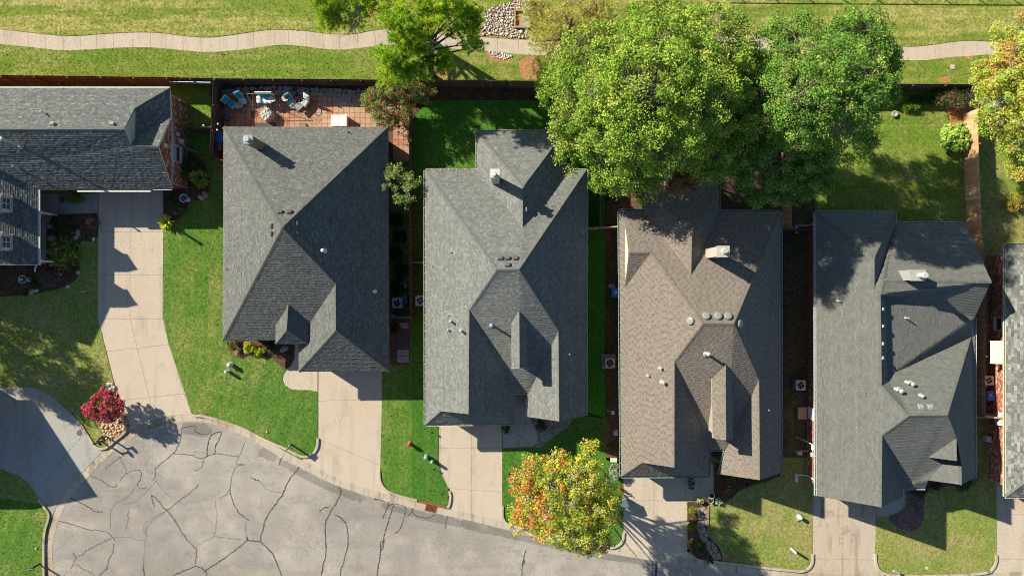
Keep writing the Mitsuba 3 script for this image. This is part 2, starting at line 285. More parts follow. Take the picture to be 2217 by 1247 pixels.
# ---- concrete: driveways and walks in separate panels
JOINT = 0.009
def slabs(key, px, joints, mat, top=-0.03, minus=None, label=None, part='slab'):
    pg = poly(px)
    pg = pg.difference(street.buffer(0.565, join_style=1)).difference(curb)
    if minus is not None: pg = pg.difference(minus)
    cut = unary_union([LineString([P2(*p) for p in j]).buffer(JOINT, cap_style=2) for j in joints]) if joints else Polygon()
    rest = pg.difference(cut)
    key = numbered(key)
    for g in sorted(getattr(rest, 'geoms', [rest]), key=lambda g: (-g.centroid.y, g.centroid.x)):
        if g.area > 0.03: put_plain(f'{key}__{part}', solid_mesh(g, -0.28, top), mat)
    tag(key, label, kind='structure')
    return pg
hard = []
hard.append(slabs('driveway', [(213, 400), (353, 400), (353, 688), (365, 745), (400, 850), (413, 893), (421, 905), (420, 940), (270, 960), (281, 922), (272, 900), (262, 868), (250, 840), (243, 815), (211, 690)],
    [[(281, 395), (281, 688), (320, 850), (345, 960)], [(200, 502), (360, 502)], [(200, 595), (360, 595)], [(200, 691), (360, 690)], [(225, 762), (380, 744)], [(245, 868), (410, 851)], [(355, 400), (351, 690), (400, 860)]], 'mat_concrete'))
hard.append(slabs('driveway', [(-90, 838), (0, 840), (25, 837), (60, 838), (85, 843), (105, 855), (125, 870), (150, 893), (176, 919), (192, 945), (202, 961), (212, 970), (224, 974), (240, 990), (120, 1140), (104, 1108), (97, 1098), (84, 1080), (60, 1045), (40, 1030), (0, 1016), (-90, 1010)],
    [[(186, 934), (150, 975), (118, 1015), (76, 1070)], [(38, 830), (28, 882), (10, 957), (0, 1000)], [(92, 930), (44, 1035)], [(-90, 915), (0, 924), (82, 950), (160, 1042)]], 'mat_concrete_grey'))
hard.append(slabs('driveway', [(688, 780), (828, 780), (826, 900), (823, 1010), (822, 1030), (828, 1052), (848, 1075), (850, 1100), (640, 1020), (655, 992), (668, 989), (681, 980), (688, 966)], [[(680, 868), (840, 864)], [(680, 946), (835, 1013)]], 'mat_concrete'))
hard.append(slabs('walk', [(638, 735), (637, 777), (629, 793), (621, 799), (613, 810), (611, 821), (616, 834), (629, 842), (647, 844), (670, 844), (687, 848), (687.5, 735)], [[(630, 797), (690, 797)]], 'mat_concrete'))
hard.append(slabs('driveway', [(950, 895), (1087, 895), (1087, 1110), (1091, 1128), (1100, 1136), (1105, 1160), (960, 1125), (972, 1100), (976, 1075), (972, 1064), (966, 1048), (955, 1026), (949, 994)],
    [[(1020, 890), (1021, 1150)], [(940, 970), (1095, 971)], [(960, 1056), (1095, 1066)], [(953, 890), (952.5, 994), (958, 1024), (969, 1047), (975, 1063)]], 'mat_concrete'))
hard.append(slabs('walk', [(1112, 845), (1144, 845), (1146, 902), (1155, 918), (1161, 932), (1165, 947), (1162, 960), (1153, 967), (1088, 970.5), (1088, 912), (1112, 912)], [[(1110, 917), (1160, 917)], [(1103, 940), (1128, 968)], [(1138, 930), (1118, 966)], [(1090, 925), (1160, 962)]], 'mat_concrete_grey'))
hard.append(slabs('driveway', [(1350, 1005), (1545, 1005), (1545, 1083), (1487, 1085), (1487, 1170), (1491, 1187), (1500, 1205), (1515, 1214), (1515, 1235), (1320, 1210), (1322, 1189), (1340, 1183), (1349, 1170)],
    [[(1340, 1084), (1550, 1083)], [(1416, 1000), (1416, 1230)], [(1484, 1000), (1484, 1090)], [(1502, 1000), (1502, 1090)], [(1320, 1189), (1510, 1208)]], 'mat_concrete'))
hard.append(slabs('driveway', [(1759, 1040), (1897, 1040), (1897, 1110), (1894, 1200), (1896, 1220), (1903, 1235), (1912, 1243), (1912, 1275), (1735, 1265), (1736, 1239), (1752, 1231), (1759, 1218)], [[(1826, 1030), (1825, 1270)], [(1750, 1116), (1900, 1117)], [(1750, 1210), (1900, 1212)]], 'mat_concrete_worn'))
hard.append(slabs('walk', [(1905, 1060), (1959, 1060), (1960, 1087), (1957, 1098), (1942, 1110), (1922, 1117), (1897.6, 1120), (1897.6, 1085)], [[(1930, 1060), (1962, 1104)]], 'mat_concrete_grey'))
hard.append(slabs('driveway', [(2157, 1020), (2330, 1020), (2330, 1275), (2148, 1275), (2150, 1236), (2158, 1217)], [[(2228, 1010), (2228, 1280)], [(2150, 1114), (2340, 1114)], [(2150, 1210), (2340, 1212)]], 'mat_concrete'))
hard.append(slabs('walk', [(84, 420), (212, 420), (212, 462), (125, 464), (112, 470), (100, 500), (100, 572), (84, 572)], [[(127, 415), (127, 470)], [(210, 415), (210, 470)], [(80, 470), (115, 470)]], 'mat_concrete_grey'))

# ---- the winding footpath behind the fence
PT = [(-400, 60), (-200, 52), (-80, 54), (0, 63), (60, 70), (145, 78), (215, 74), (290, 70), (340, 71), (400, 78), (450, 81), (500, 76), (560, 67), (600, 64), (660, 67), (710, 73), (760, 74), (800, 67), (840, 63), (900, 68), (960, 75), (1010, 80), (1045, 80), (1100, 84), (1140, 87),
      (1250, 88), (1450, 78), (1650, 76), (1800, 84), (1900, 93), (1920, 98), (1970, 101), (2010, 98), (2060, 91), (2100, 88), (2150, 90), (2250, 95), (2500, 90)]
PB = [(-400, 94), (-200, 86), (-80, 88), (0, 96), (60, 102), (130, 109), (190, 108), (250, 104), (320, 103), (370, 107), (440, 113), (490, 111), (540, 106), (600, 98), (650, 100), (700, 106), (740, 108), (790, 103), (840, 97), (900, 99), (960, 104), (1010, 108), (1060, 111), (1125, 118), (1160, 120),
      (1250, 121), (1450, 111), (1650, 109), (1800, 117), (1900, 126), (1935, 130), (2000, 131), (2050, 125), (2110, 121), (2150, 119), (2250, 127), (2500, 122)]
pt, pb = smooth_line(PT, 5), smooth_line(PB, 5)
path_px = list(map(tuple, pt)) + list(map(tuple, pb[::-1]))
slab_x = np.cumsum(np.concatenate([[-395], np.tile([37, 38, 36, 39, 42, 35, 38], 12)]))
path = slabs('footpath', path_px, [[(x - 2 + 5 * math.sin(x), 20), (x + 3 * math.cos(x * .7), 150)] for x in slab_x], 'mat_concrete', top=-0.035)
hard.append(path)

# ---- planting beds, bare patches
beds = []
def bed(key, px, mat, top=-0.012, smooth=True, label=None):
    pg = (poly([tuple(p) for p in smooth_line(px + px[:1], 5)]) if smooth else poly(px))
    pg = pg.difference(unary_union(hard + [curb, street.buffer(0.57)]))
    pg = pg.difference(unary_union(beds)) if beds else pg
    key = put_plain(key, solid_mesh(pg, -0.28, top), mat); tag(key, label, kind='structure'); beds.append(pg); return pg
rock_bed = bed('rock_bed', [(244, 826), (226, 832), (219, 846), (222, 880), (218, 921), (222, 940), (235, 960), (250, 950), (272, 932), (280, 922), (268, 880), (252, 845)], 'mat_clay')
bed_h1 = bed('mulch_bed', [(-60, 570), (84, 570), (98, 560), (100, 480), (115, 466), (209, 462), (209, 519), (176, 524), (168, 548), (171, 580), (165, 605), (130, 624), (90, 633), (50, 640), (-60, 636)], 'mat_mulch')
bed_h1b = bed('mulch_bed', [(354, 400), (392, 330), (410, 330), (440, 350), (454, 385), (453, 414), (438, 432), (412, 438), (396, 464), (382, 479), (355, 488)], 'mat_mulch')
bed_h2 = bed('mulch_bed', [(490, 728), (493, 758), (505, 771), (522, 776), (547, 767), (570, 771), (590, 777), (603, 788), (618, 797), (628, 792), (636, 777), (637, 728)], 'mat_mulch', smooth=False)
bed_side = bed('soil_bed', [(843, 688), (888, 688), (888, 770), (884, 787), (872, 791), (843, 789)], 'mat_soil', smooth=False)
bed_h3 = bed('gravel_bed', [(1146, 895), (1242, 895), (1240, 908), (1230, 926), (1200, 944), (1182, 958), (1172, 968), (1158, 970), (1166, 948), (1158, 924)], 'mat_gravel', smooth=False)
bed_h4 = bed('mulch_bed', [(1546, 1000), (1692, 1010), (1690, 1030), (1665, 1040), (1630, 1050), (1600, 1062), (1585, 1078), (1570, 1086), (1546, 1086)], 'mat_mulch', smooth=False)
bed_garden = bed('mulch_bed', [(1488, 1086), (1533, 1086), (1534, 1094), (1533, 1119), (1534, 1152), (1538, 1165), (1550, 1177), (1560, 1188), (1564, 1205), (1564, 1214), (1515, 1211), (1500, 1202), (1490, 1184)], 'mat_mulch', smooth=False)
bed_h5 = bed('mulch_bed', [(1962, 1040), (2110, 1020), (2108, 1048), (2050, 1052), (2015, 1062), (2004, 1078), (2000, 1101), (1999, 1128), (1986, 1145), (1965, 1149), (1941, 1139), (1923, 1120), (1945, 1110), (1960, 1098), (1963, 1080)], 'mat_mulch_violet')
bed('mulch_bed', [(892, 180), (1225, 186), (1225, 217), (935, 218), (910, 236), (893, 262)], 'mat_mulch', smooth=False)
bed('clay_bank', [(2046, 196), (2100, 196), (2104, 330), (2088, 332), (2072, 300), (2054, 255), (2048, 230)], 'mat_clay')
riprap = bed('rock_bank', [(1046, 24), (1070, 14), (1110, 2), (1112, -40), (1160, -40), (1160, 84), (1100, 82), (1045, 78), (1040, 62), (1052, 48)], 'mat_clay', top=-0.03)
for px in ([(936, 150), (965, 146), (975, 158), (955, 170), (930, 168)], [(1050, 112), (1085, 115), (1110, 124), (1090, 136), (1062, 128)], [(1122, 132), (1152, 122), (1170, 150), (1160, 170), (1130, 168)], [(800, 8), (830, 16), (840, 34), (815, 40), (795, 28)], [(2092, 111), (2104, 117), (2106, 128), (2092, 127), (2087, 118)], [(2035, 168), (2052, 167), (2058, 177), (2036, 178)], [(1030, 340), (1037, 340), (1037, 372), (1028, 372)]):
    bed('bare_patch', px, 'mat_clay', top=-0.004)
patio_ground = poly([(456, 172), (890, 175), (890, 235), (886, 340), (456, 345)]).difference(unary_union(hard))
beds.append(patio_ground); put_plain('patio_ground', solid_mesh(patio_ground, -0.28, -0.05), 'mat_soil'); tag('patio_ground', kind='structure')

# ---- lawns
taken = unary_union(hard + beds + [street.buffer(0.565), curb.buffer(0.01)])
pc = [((a[0] + b[0]) / 2, (a[1] + b[1]) / 2) for a, b in zip(pt, pb)]
FENCE_Y = [(-400, 176), (0, 178), (462, 187), (1165, 193), (2122, 203), (2600, 208)]
LAWNS = [('mat_lawn_golf', [(-900, -500)] + pc + [(2900, -500)], 'golden mown grass beyond the footpath'),
         ('mat_lawn_verge', pc + FENCE_Y[::-1], 'green grass strip between footpath and fence'),
         ('mat_lawn_verge', [(-400, 178), (0, 178), (456, 187), (456, 280), (392, 272), (-400, 272)], None),
         ('mat_lawn_olive', [(-400, 272), (281, 272), (281, 960), (150, 1100), (-400, 1020)], None),
         ('mat_lawn_mown', [(281, 272), (392, 272), (484, 285), (484, 735), (470, 775), (455, 830), (440, 960), (281, 960)], None),
         ('mat_lawn_rich', [(484, 735), (470, 775), (455, 830), (440, 960), (690, 1010), (690, 730), (484, 730)], None),
         ('mat_lawn_mown', [(690, 680), (891, 680), (891, 1110), (690, 1060)], None),
         ('mat_lawn_shade_offset', [(891, 180), (1240, 190), (1240, 880), (891, 860)], None),
         ('mat_lawn_shade_boost', [(1240, 190), (1311, 192), (1311, 905), (1240, 880)], None),
         ('mat_lawn_deep', [(891, 860), (1312, 905), (1312, 995), (1345, 1010), (1348, 1210), (891, 1120)], None),
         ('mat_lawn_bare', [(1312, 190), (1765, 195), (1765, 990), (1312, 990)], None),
         ('mat_lawn_olive', [(1348, 990), (1765, 990), (1760, 1260), (1348, 1230)], None),
         ('mat_lawn_verge', [(1765, 195), (2110, 200), (2110, 560), (1765, 560)], None),
         ('mat_lawn_olive', [(1765, 560), (2156, 560), (2156, 1255), (1760, 1260)], None),
         ('mat_lawn_olive', [(2110, 200), (2700, 205), (2700, 1260), (2156, 1255), (2156, 560), (2110, 560)], None),
         ('mat_lawn_rich', [(-400, 1010), (150, 1090), (110, 1450), (-400, 1450)], None)]
used, n_tuft = [], 0
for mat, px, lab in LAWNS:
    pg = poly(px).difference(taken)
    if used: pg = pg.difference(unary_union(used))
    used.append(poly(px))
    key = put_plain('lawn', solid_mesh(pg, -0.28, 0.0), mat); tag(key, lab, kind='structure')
    vis = pg.intersection(VIEW)
    if vis.area < 1: continue
    n = int(vis.area * 26); x0, y0, x1, y1 = vis.bounds
    q = np.column_stack([rng.uniform(x0, x1, int(n * 1.05 * (x1 - x0) * (y1 - y0) / vis.area)), np.zeros(1)[0] + rng.uniform(y0, y1, int(n * 1.05 * (x1 - x0) * (y1 - y0) / vis.area))])
    q = q[shapely.contains_xy(vis, q[:, 0], q[:, 1])]
    k = len(q); a = rng.uniform(0, 2 * np.pi, (k, 3)); lean = rng.uniform(0.01, 0.06, (k, 3)); h = rng.uniform(0.025, 0.06, (k, 3)); w = rng.uniform(0.012, 0.03, (k, 3))
    base = q[:, None, :] + rng.normal(0, 0.025, (k, 3, 2)); ca, sa = np.cos(a), np.sin(a)
    v = np.zeros((k, 3, 3, 3))
    v[..., 0, :2] = base + np.stack([-sa * w, ca * w], -1); v[..., 1, :2] = base - np.stack([-sa * w, ca * w], -1); v[..., 2, :2] = base + np.stack([ca * lean, sa * lean], -1)
    v[..., 0, 2] = v[..., 1, 2] = -0.003; v[..., 2, 2] = h
    v = v.reshape(-1, 3); key = put_plain('grass', (v, np.arange(len(v)).reshape(-1, 3)), mat)
    tag(key, 'short mown grass blades of a lawn', 'grass', kind='stuff')

# ================================================================ HOUSES
def tri_plan(pts3):
    """Triangles of a roof face, split in plan."""
    pg = Polygon(pts3[:, :2])
    v, f = trimesh.creation.triangulate_polygon(pg, engine='earcut')
    idx = [int(np.argmin(((pts3[:, :2] - p) ** 2).sum(1))) for p in v]
    f = np.array([[idx[i] for i in t] for t in f])
    out = []
    for t in f:
        a, b, c = pts3[t]
        n = np.cross(b - a, c - a)
        if abs(n[2]) < 1e-9: continue
        out.append(t if n[2] > 0 else t[::-1])
    return np.array(out)

class Face:
    def __init__(self, pts3):
        self.p = np.asarray(pts3, float); self.t = tri_plan(self.p)
        c = self.p - self.p.mean(0); n = np.linalg.svd(c)[2][2]; self.n = n if n[2] > 0 else -n
        self.pg = Polygon(self.p[:, :2]).buffer(0)
        h = self.n[:2]; self.d = h / (np.linalg.norm(h) + 1e-9); self.slope = np.linalg.norm(h) / self.n[2]
        self.cos = self.n[2]
    def z(self, xy):
        xy = np.atleast_2d(xy); best, out = np.full(len(xy), -1e9), np.zeros(len(xy))
        for t in self.t:
            a, b, c = self.p[t]
            m = np.array([[b[0] - a[0], c[0] - a[0]], [b[1] - a[1], c[1] - a[1]]])
            uv = np.linalg.solve(m, (xy - a[:2]).T).T
            k = np.minimum(np.minimum(uv[:, 0], uv[:, 1]), 1 - uv.sum(1))
            z = a[2] + uv[:, 0] * (b[2] - a[2]) + uv[:, 1] * (c[2] - a[2])
            out = np.where(k > best, z, out); best = np.maximum(best, k)
        return out

def shingle_mesh(face, style, rs):
    """Overlapping courses of separate shingle tabs, each with its butt edge, over one roof face."""
    d = face.d; a = np.array([-d[1], d[0]])
    q = face.p[:, :2]; tt, aa = q @ d, q @ a
    ex = style['exposure'] * face.cos; t1 = tt.max() + 0.03; nrow = int(np.ceil((t1 - tt.min()) / ex)) + 1
    A0, A1, TB, ROW, WID = [], [], [], [], []
    for k in range(nrow):
        w = rs.uniform(style['w'][0], style['w'][1], int((aa.max() - aa.min()) / style['w'][0]) + 6) if style['w'][1] > style['w'][0] else np.full(int((aa.max() - aa.min()) / style['w'][0]) + 6, style['w'][0])
        e = aa.min() - w[0] * (0.3 + (0.5 * (k % 2) if style.get('bond') else rs.uniform())) + np.concatenate([[0], np.cumsum(w)])
        ok = e[:-1] < aa.max(); e0, e1 = e[:-1][ok], e[1:][ok]
        A0.append(e0); A1.append(e1); TB.append(np.full(len(e0), t1 - k * ex)); ROW.append(np.full(len(e0), k)); WID.append(np.arange(len(e0)))
    A0, A1, TB, ROW, WID = map(np.concatenate, (A0, A1, TB, ROW, WID))
    pg = Polygon(np.column_stack([aa, tt])).buffer(0)
    bx = shapely.box(A0, TB - ex, A1, TB)
    shapely.prepare(pg)
    inside = shapely.contains_properly(pg, bx); touch = shapely.intersects(pg, bx) & ~inside
    col = style['color'](rs, ROW, WID, len(A0))
    th = rs.uniform(*style['thick'], len(A0))
    tilt = style.get('lap', 0.004)
    V, F, C, n = [], [], [], 0
    def lift(at, h):
        xy = at[:, :1] * a + at[:, 1:2] * d
        return np.column_stack([xy, face.z(xy)]) + face.n * h[:, None]
    i = np.where(inside)[0]
    if len(i):
        g = 0.004
        c4 = np.stack([np.stack([A0[i] + g, TB[i] - ex[i] if np.ndim(ex) else TB[i] - ex], -1), np.stack([A1[i] - g, TB[i] - ex], -1), np.stack([A1[i] - g, TB[i] + 0.0], -1), np.stack([A0[i] + g, TB[i] + 0.0], -1)], 1)
        hi, lo = np.full(len(i), tilt), th[i]
        v = np.stack([lift(c4[:, 0], hi), lift(c4[:, 1], hi), lift(c4[:, 2], lo), lift(c4[:, 3], lo), lift(c4[:, 2], lo * 0 - 0.002), lift(c4[:, 3], lo * 0 - 0.002)], 1)
        f = np.array([[0, 2, 1], [0, 3, 2], [3, 5, 4], [3, 4, 2], [0, 5, 3], [1, 2, 4]])
        V.append(v.reshape(-1, 3)); F.append((f[None] + (np.arange(len(i)) * 6)[:, None, None]).reshape(-1, 3) + n); C.append(np.repeat(col[i], 6, 0)); n += 6 * len(i)
    for k in np.where(touch)[0]:
        g = pg.intersection(bx[k])
        for s in getattr(g, 'geoms', [g]):
            if s.geom_type != 'Polygon' or s.area < 2e-4: continue
            r = np.array(s.exterior.coords)[:-1]
            h = tilt + (th[k] - tilt) * np.clip((r[:, 1] - (TB[k] - ex)) / ex, 0, 1)
            v = lift(r, h); m = len(v)
            f = [[0, j, j + 1] for j in range(1, m - 1)]
            nn = np.cross(v[1] - v[0], v[2] - v[0])
            low = np.abs(r[:, 1] - TB[k]) < 1e-6
            vb = lift(r, h * 0 - 0.002); f = np.array(f if nn[2] > 0 else [t[::-1] for t in f])
            ff = [f]
            for j in range(m):
                j2 = (j + 1) % m
                if low[j] and low[j2]: ff.append(np.array([[j, j2, m + j2], [j, m + j2, m + j]]))
            V.append(np.vstack([v, vb])); F.append(np.vstack(ff) + n); C.append(np.tile(col[k], (2 * m, 1))); n += 2 * m
    return np.vstack(V), np.vstack(F), np.vstack(C)

def tones(pal, weights, spread=0.10, rowvar=0.05):
    pal = np.asarray(pal, float); w = np.asarray(weights, float) / np.sum(weights)
    def f(rs, row, wid, n):
        c = pal[rs.choice(len(pal), n, p=w)]
        rv = rs.normal(0, rowvar, int(row.max()) + 2)[row.astype(int)]
        return np.clip(c * (1 + rs.normal(0, spread, n) + rv)[:, None], 0.01, 0.9)
    return f
def tones_dash(lightc, darkc):
    """Laminated pattern: dark teeth between light tabs, staggered from course to course."""
    def f(rs, row, wid, n):
        dark = ((wid + row.astype(int) * 2) % 3 == 0) & (rs.uniform(size=n) < 0.85)
        c = np.where(dark[:, None], np.asarray(darkc), np.asarray(lightc))
        return np.clip(c * (1 + rs.normal(0, 0.06, n))[:, None], 0.01, 0.9)
    return f
ST = {
 'grey': dict(exposure=0.145, w=(0.13, 0.28), thick=(0.016, 0.032), color=tones([(0.112, 0.115, 0.117), (0.136, 0.138, 0.138), (0.094, 0.096, 0.10), (0.18, 0.182, 0.18)], [5, 4, 3, 1.0], 0.08)),
 'slate': dict(exposure=0.14, w=(0.11, 0.25), thick=(0.016, 0.032), color=tones([(0.118, 0.117, 0.112), (0.136, 0.135, 0.130), (0.102, 0.102, 0.099), (0.158, 0.156, 0.149)], [5, 4, 3, 1.2], 0.07, 0.03)),
 'pale': dict(exposure=0.14, w=(0.12, 0.27), thick=(0.016, 0.030), color=tones([(0.154, 0.155, 0.150), (0.174, 0.175, 0.169), (0.136, 0.137, 0.134), (0.20, 0.201, 0.195)], [5, 4, 3, 1.2], 0.06, 0.03)),
 'brown': dict(exposure=0.145, w=(0.14, 0.18), thick=(0.016, 0.030), color=tones_dash((0.200, 0.167, 0.145), (0.160, 0.129, 0.111))),
 'olive': dict(exposure=0.145, w=(0.305, 0.305), bond=True, thick=(0.018, 0.024), color=tones([(0.130, 0.130, 0.122), (0.138, 0.138, 0.13), (0.120, 0.120, 0.113)], [5, 3, 3], 0.05, 0.03)),
 'mixed': dict(exposure=0.18, w=(0.18, 0.42), thick=(0.014, 0.03), color=tones([(0.155, 0.157, 0.148), (0.195, 0.195, 0.184), (0.115, 0.117, 0.115), (0.24, 0.24, 0.227), (0.135, 0.13, 0.125)], [4, 4, 3, 2, 2], 0.09)),
}

def cap_mesh(m, a, b, faces, col, rs, half=0.15, step=0.19, rise=0.028):
    """Bent cap shingles lapped along a ridge or hip from b (low) to a (high)."""
    a, b = np.asarray(a, float), np.asarray(b, float)
    if a[2] < b[2]: a, b = b, a
    d = a - b; L = np.linalg.norm(d[:2]); u = d[:2] / L; s = np.array([-u[1], u[0]])
    n = max(1, int(L / step))
    drop = []
    mid = (a + b) / 2
    for sg in (1, -1):
        q = mid[:2] + s * sg * half; zz = [f.z(q)[0] for f in faces if f.pg.buffer(0.02).contains(Point(q))]
        drop.append(min(max(mid[2] - (max(zz) if zz else mid[2] - 0.08), 0.0), 0.3))
    for k in range(n):
        t0, t1 = k / n, (k + 1.15) / n
        c0, c1 = b + d * t0, b + d * min(t1, 1.02)
        lo, hi = rise + 0.012, rise - 0.004
        v = []
        for c, h in ((c0, lo), (c1, hi)):
            v += [[*(c[:2] + s * half), c[2] - drop[0] + h], [c[0], c[1], c[2] + h + 0.004], [*(c[:2] - s * half), c[2] - drop[1] + h]]
        v += [[*(c0[:2] + s * half), c0[2] - drop[0] - 0.01], [c0[0], c0[1], c0[2] + 0.0], [*(c0[:2] - s * half), c0[2] - drop[1] - 0.01]]
        f = [[0, 3, 1], [1, 3, 4], [1, 4, 2], [2, 4, 5], [0, 1, 7], [0, 7, 6], [1, 2, 8], [1, 8, 7]]
        m.add(v, f, np.clip(np.asarray(col) * (1 + rs.normal(0, 0.07)), 0, 1))

def brick_patch(m, u, nrm, pg2, o, rs, skip=None, smear=0.25, tone=1.0):
    """Single bricks, laid in running bond and standing 8 mm proud, over the wall polygon pg2 given in (along, up) from o."""
    x0, y0, x1, y1 = pg2.bounds; W, Hh, J = 0.205, 0.066, 0.011
    rows, cols = int((y1 - y0) / (Hh + J)), int((x1 - x0) / (W + J)) + 2
    r, c = np.meshgrid(np.arange(rows), np.arange(cols), indexing='ij')
    cx = x0 + (c + 0.5 * (r % 2)) * (W + J); cy = y0 + 0.01 + (r + 0.5) * (Hh + J)
    cx, cy = cx.ravel(), cy.ravel()
    inner = pg2.buffer(-0.06)
    ok = shapely.contains_xy(inner, cx, cy)
    for s in skip or []: ok &= ~((cx > s[0] - .1) & (cx < s[2] + .1) & (cy > s[1] - .03) & (cy < s[3] + .03))
    cx, cy = cx[ok], cy[ok]; k = len(cx)
    u = np.asarray(u, float); nrm = np.asarray(nrm, float); o = np.asarray(o, float)
    pr = rs.uniform(0.006, 0.012, k)
    v = []
    for sx, sy, dp in ((-1, -1, 0), (1, -1, 0), (1, 1, 0), (-1, 1, 0), (-1, -1, 1), (1, -1, 1), (1, 1, 1), (-1, 1, 1)):
        v.append(o + (cx + sx * W / 2)[:, None] * u + (cy + sy * Hh / 2)[:, None] * np.array([0, 0, 1.0]) + (pr * dp)[:, None] * nrm)
    v = np.stack(v, 1)
    f = np.array([[4, 5, 6], [4, 6, 7], [0, 1, 5], [0, 5, 4], [1, 2, 6], [1, 6, 5], [2, 3, 7], [2, 7, 6], [3, 0, 4], [3, 4, 7]])
    pal = np.array([(0.27, 0.085, 0.055), (0.33, 0.115, 0.07), (0.20, 0.065, 0.05), (0.38, 0.15, 0.09), (0.46, 0.38, 0.33)]) * tone
    w = np.array([4, 4, 2.5, 2, 6 * smear]); c = pal[rs.choice(5, k, p=w / w.sum())] * (1 + rs.normal(0, 0.12, k))[:, None]
    m.add(v.reshape(-1, 3), (f[None] + (np.arange(k) * 8)[:, None, None]).reshape(-1, 3), np.repeat(np.clip(c, 0, .8), 8, 0))

class House:
    def __init__(self, key, label, style, verts, faces, outline, trim=(0.62, 0.60, 0.55), brick=(0.26, 0.10, 0.07), gutter_col=None, seed=1, overhang=0.45, ztop=2.7):
        self.rs = np.random.default_rng(seed); rs = self.rs
        self.k = thing(key, label, 'house', 'houses along the street')
        self.V = {k: (P(*v) if len(v) == 3 else np.array(v[:3], float)) for k, v in verts.items()}; self.style = ST[style]
        self.faces = {n: Face([self.V[x] for x in f]) for n, f in faces.items()}
        self.flist = list(self.faces.values()); self.trim = trim
        deck = M()
        for f in self.flist: deck.add(f.p, f.t, (0.08, 0.08, 0.08))
        self.roof = put(f'{self.k}__roof', deck)
        m = M()
        for f in self.flist: m.add(*shingle_mesh(f, self.style, rs))
        tag(put(f'{self.roof}__shingle_courses', m, 'mat_shingle'), kind='stuff')
        # caps on every edge that two faces share and that is convex
        cm = M(); base = np.mean([self.style['color'](rs, np.zeros(60), np.arange(60), 60)], (0, 1)) * 0.86
        edges = {}
        for n, f in faces.items():
            for i in range(len(f)): edges.setdefault(frozenset((f[i], f[(i + 1) % len(f)])), []).append(n)
        for e, ns in edges.items():
            if len(ns) != 2: continue
            a, b = [self.V[x] for x in e]; mid = (a + b) / 2; d = b - a; s = np.array([-d[1], d[0]]); s /= np.linalg.norm(s)
            z = []
            for n in ns:
                f = self.faces[n]; q = [mid[:2] + s * g * 0.1 for g in (1, -1)]; q = [x for x in q if f.pg.buffer(.01).contains(Point(x))]
                z.append(f.z(q[0])[0] if q else mid[2])
            if np.mean(z) < mid[2] - 0.01: cap_mesh(cm, a, b, self.flist, base, rs)
        if cm.v: tag(put(f'{self.roof}__ridge_cap', cm, 'mat_shingle'), kind='stuff')
        # walls under the eaves, soffit, fascia, gutters
        out = [self.V[x] for x in outline]; self.out = Polygon([p[:2] for p in out]).buffer(0)
        self.foot = self.out.buffer(-overhang, join_style=2)
        w = M(); w.prism(self.foot, -0.25, ztop - 0.1, brick)
        self.wall = put(f'{self.k}__wall', w)
        so = M(); so.mesh(flat_mesh(self.out.buffer(-0.02), ztop - 0.09), trim); fa = so
        gm = M(); gc = gutter_col or trim
        ring = out if Polygon([p[:2] for p in out]).exterior.is_ccw else out[::-1]
        for i in range(len(ring)):
            a, b = ring[i], ring[(i + 1) % len(ring)]
            d = b - a; L = np.linalg.norm(d[:2])
            if L < 0.05: continue
            nrm = np.array([d[1], -d[0], 0]) / L
            q = [a + nrm * 0.012, b + nrm * 0.012]
            fa.quad([q[0] + [0, 0, -0.16], q[1] + [0, 0, -0.16], q[1] + [0, 0, 0.005], q[0] + [0, 0, 0.005]], trim)
            fa.quad([a + [0, 0, -0.16], b + [0, 0, -0.16], q[1] + [0, 0, -0.16], q[0] + [0, 0, -0.16]], trim)
            if abs(a[2] - b[2]) < 0.02 and L > 0.3 and gutter_col is not None:
                u = d / L; o = nrm * 0.016; zt = -0.02
                A, B = a + o, b + o
                gw, gh = 0.125, 0.115
                gm.quad([A + [0, 0, zt - gh], B + [0, 0, zt - gh], B + nrm * gw + [0, 0, zt - gh], A + nrm * gw + [0, 0, zt - gh]], np.asarray(gc) * 0.5)
                gm.bar(A + nrm * gw + [0, 0, zt - gh / 2], B + nrm * gw + [0, 0, zt - gh / 2], 0.022, gh, gc)
                gm.bar(A + nrm * 0.006 + [0, 0, zt - gh / 2], B + nrm * 0.006 + [0, 0, zt - gh / 2], 0.01, gh, gc)
                for e in (A, B): gm.bar(e + [0, 0, zt - gh / 2], e + nrm * gw + [0, 0, zt - gh / 2], 0.01, gh, gc)
                for s in np.arange(0.3, L - 0.1, 0.62):
                    gm.bar(A + u * s + [0, 0, zt - 0.012], A + u * s + nrm * gw + [0, 0, zt - 0.012], 0.03, 0.014, gc)
        put(f'{self.k}__fascia', fa)
        if gm.v: put(f'{self.k}__gutter', gm)
    def z(self, xy): return max([f.z(np.asarray(xy))[0] for f in self.flist if f.pg.buffer(0.03).contains(Point(xy))] or [2.7])
    def on(self, px, py, dz=0.0):
        """The point of the roof seen at this pixel."""
        z = 4.0
        for _ in range(25):
            q = P(px, py, z); z = z + 0.6 * (self.z(q[:2]) + dz - z)
        return P(px, py, z)
    def gable(self, tri, inset, col):
        """A wall closing a gable, set back under its rake."""
        m = M(); p = [np.asarray(x, float) + np.asarray(inset, float) for x in tri]; lo = min(q[2] for q in p)
        c = sum(p) / 3
        p = [q + np.array([0, 0, -0.03]) for q in p]
        m.quad(p, col)
        return put(f'{self.k}__gable', m)
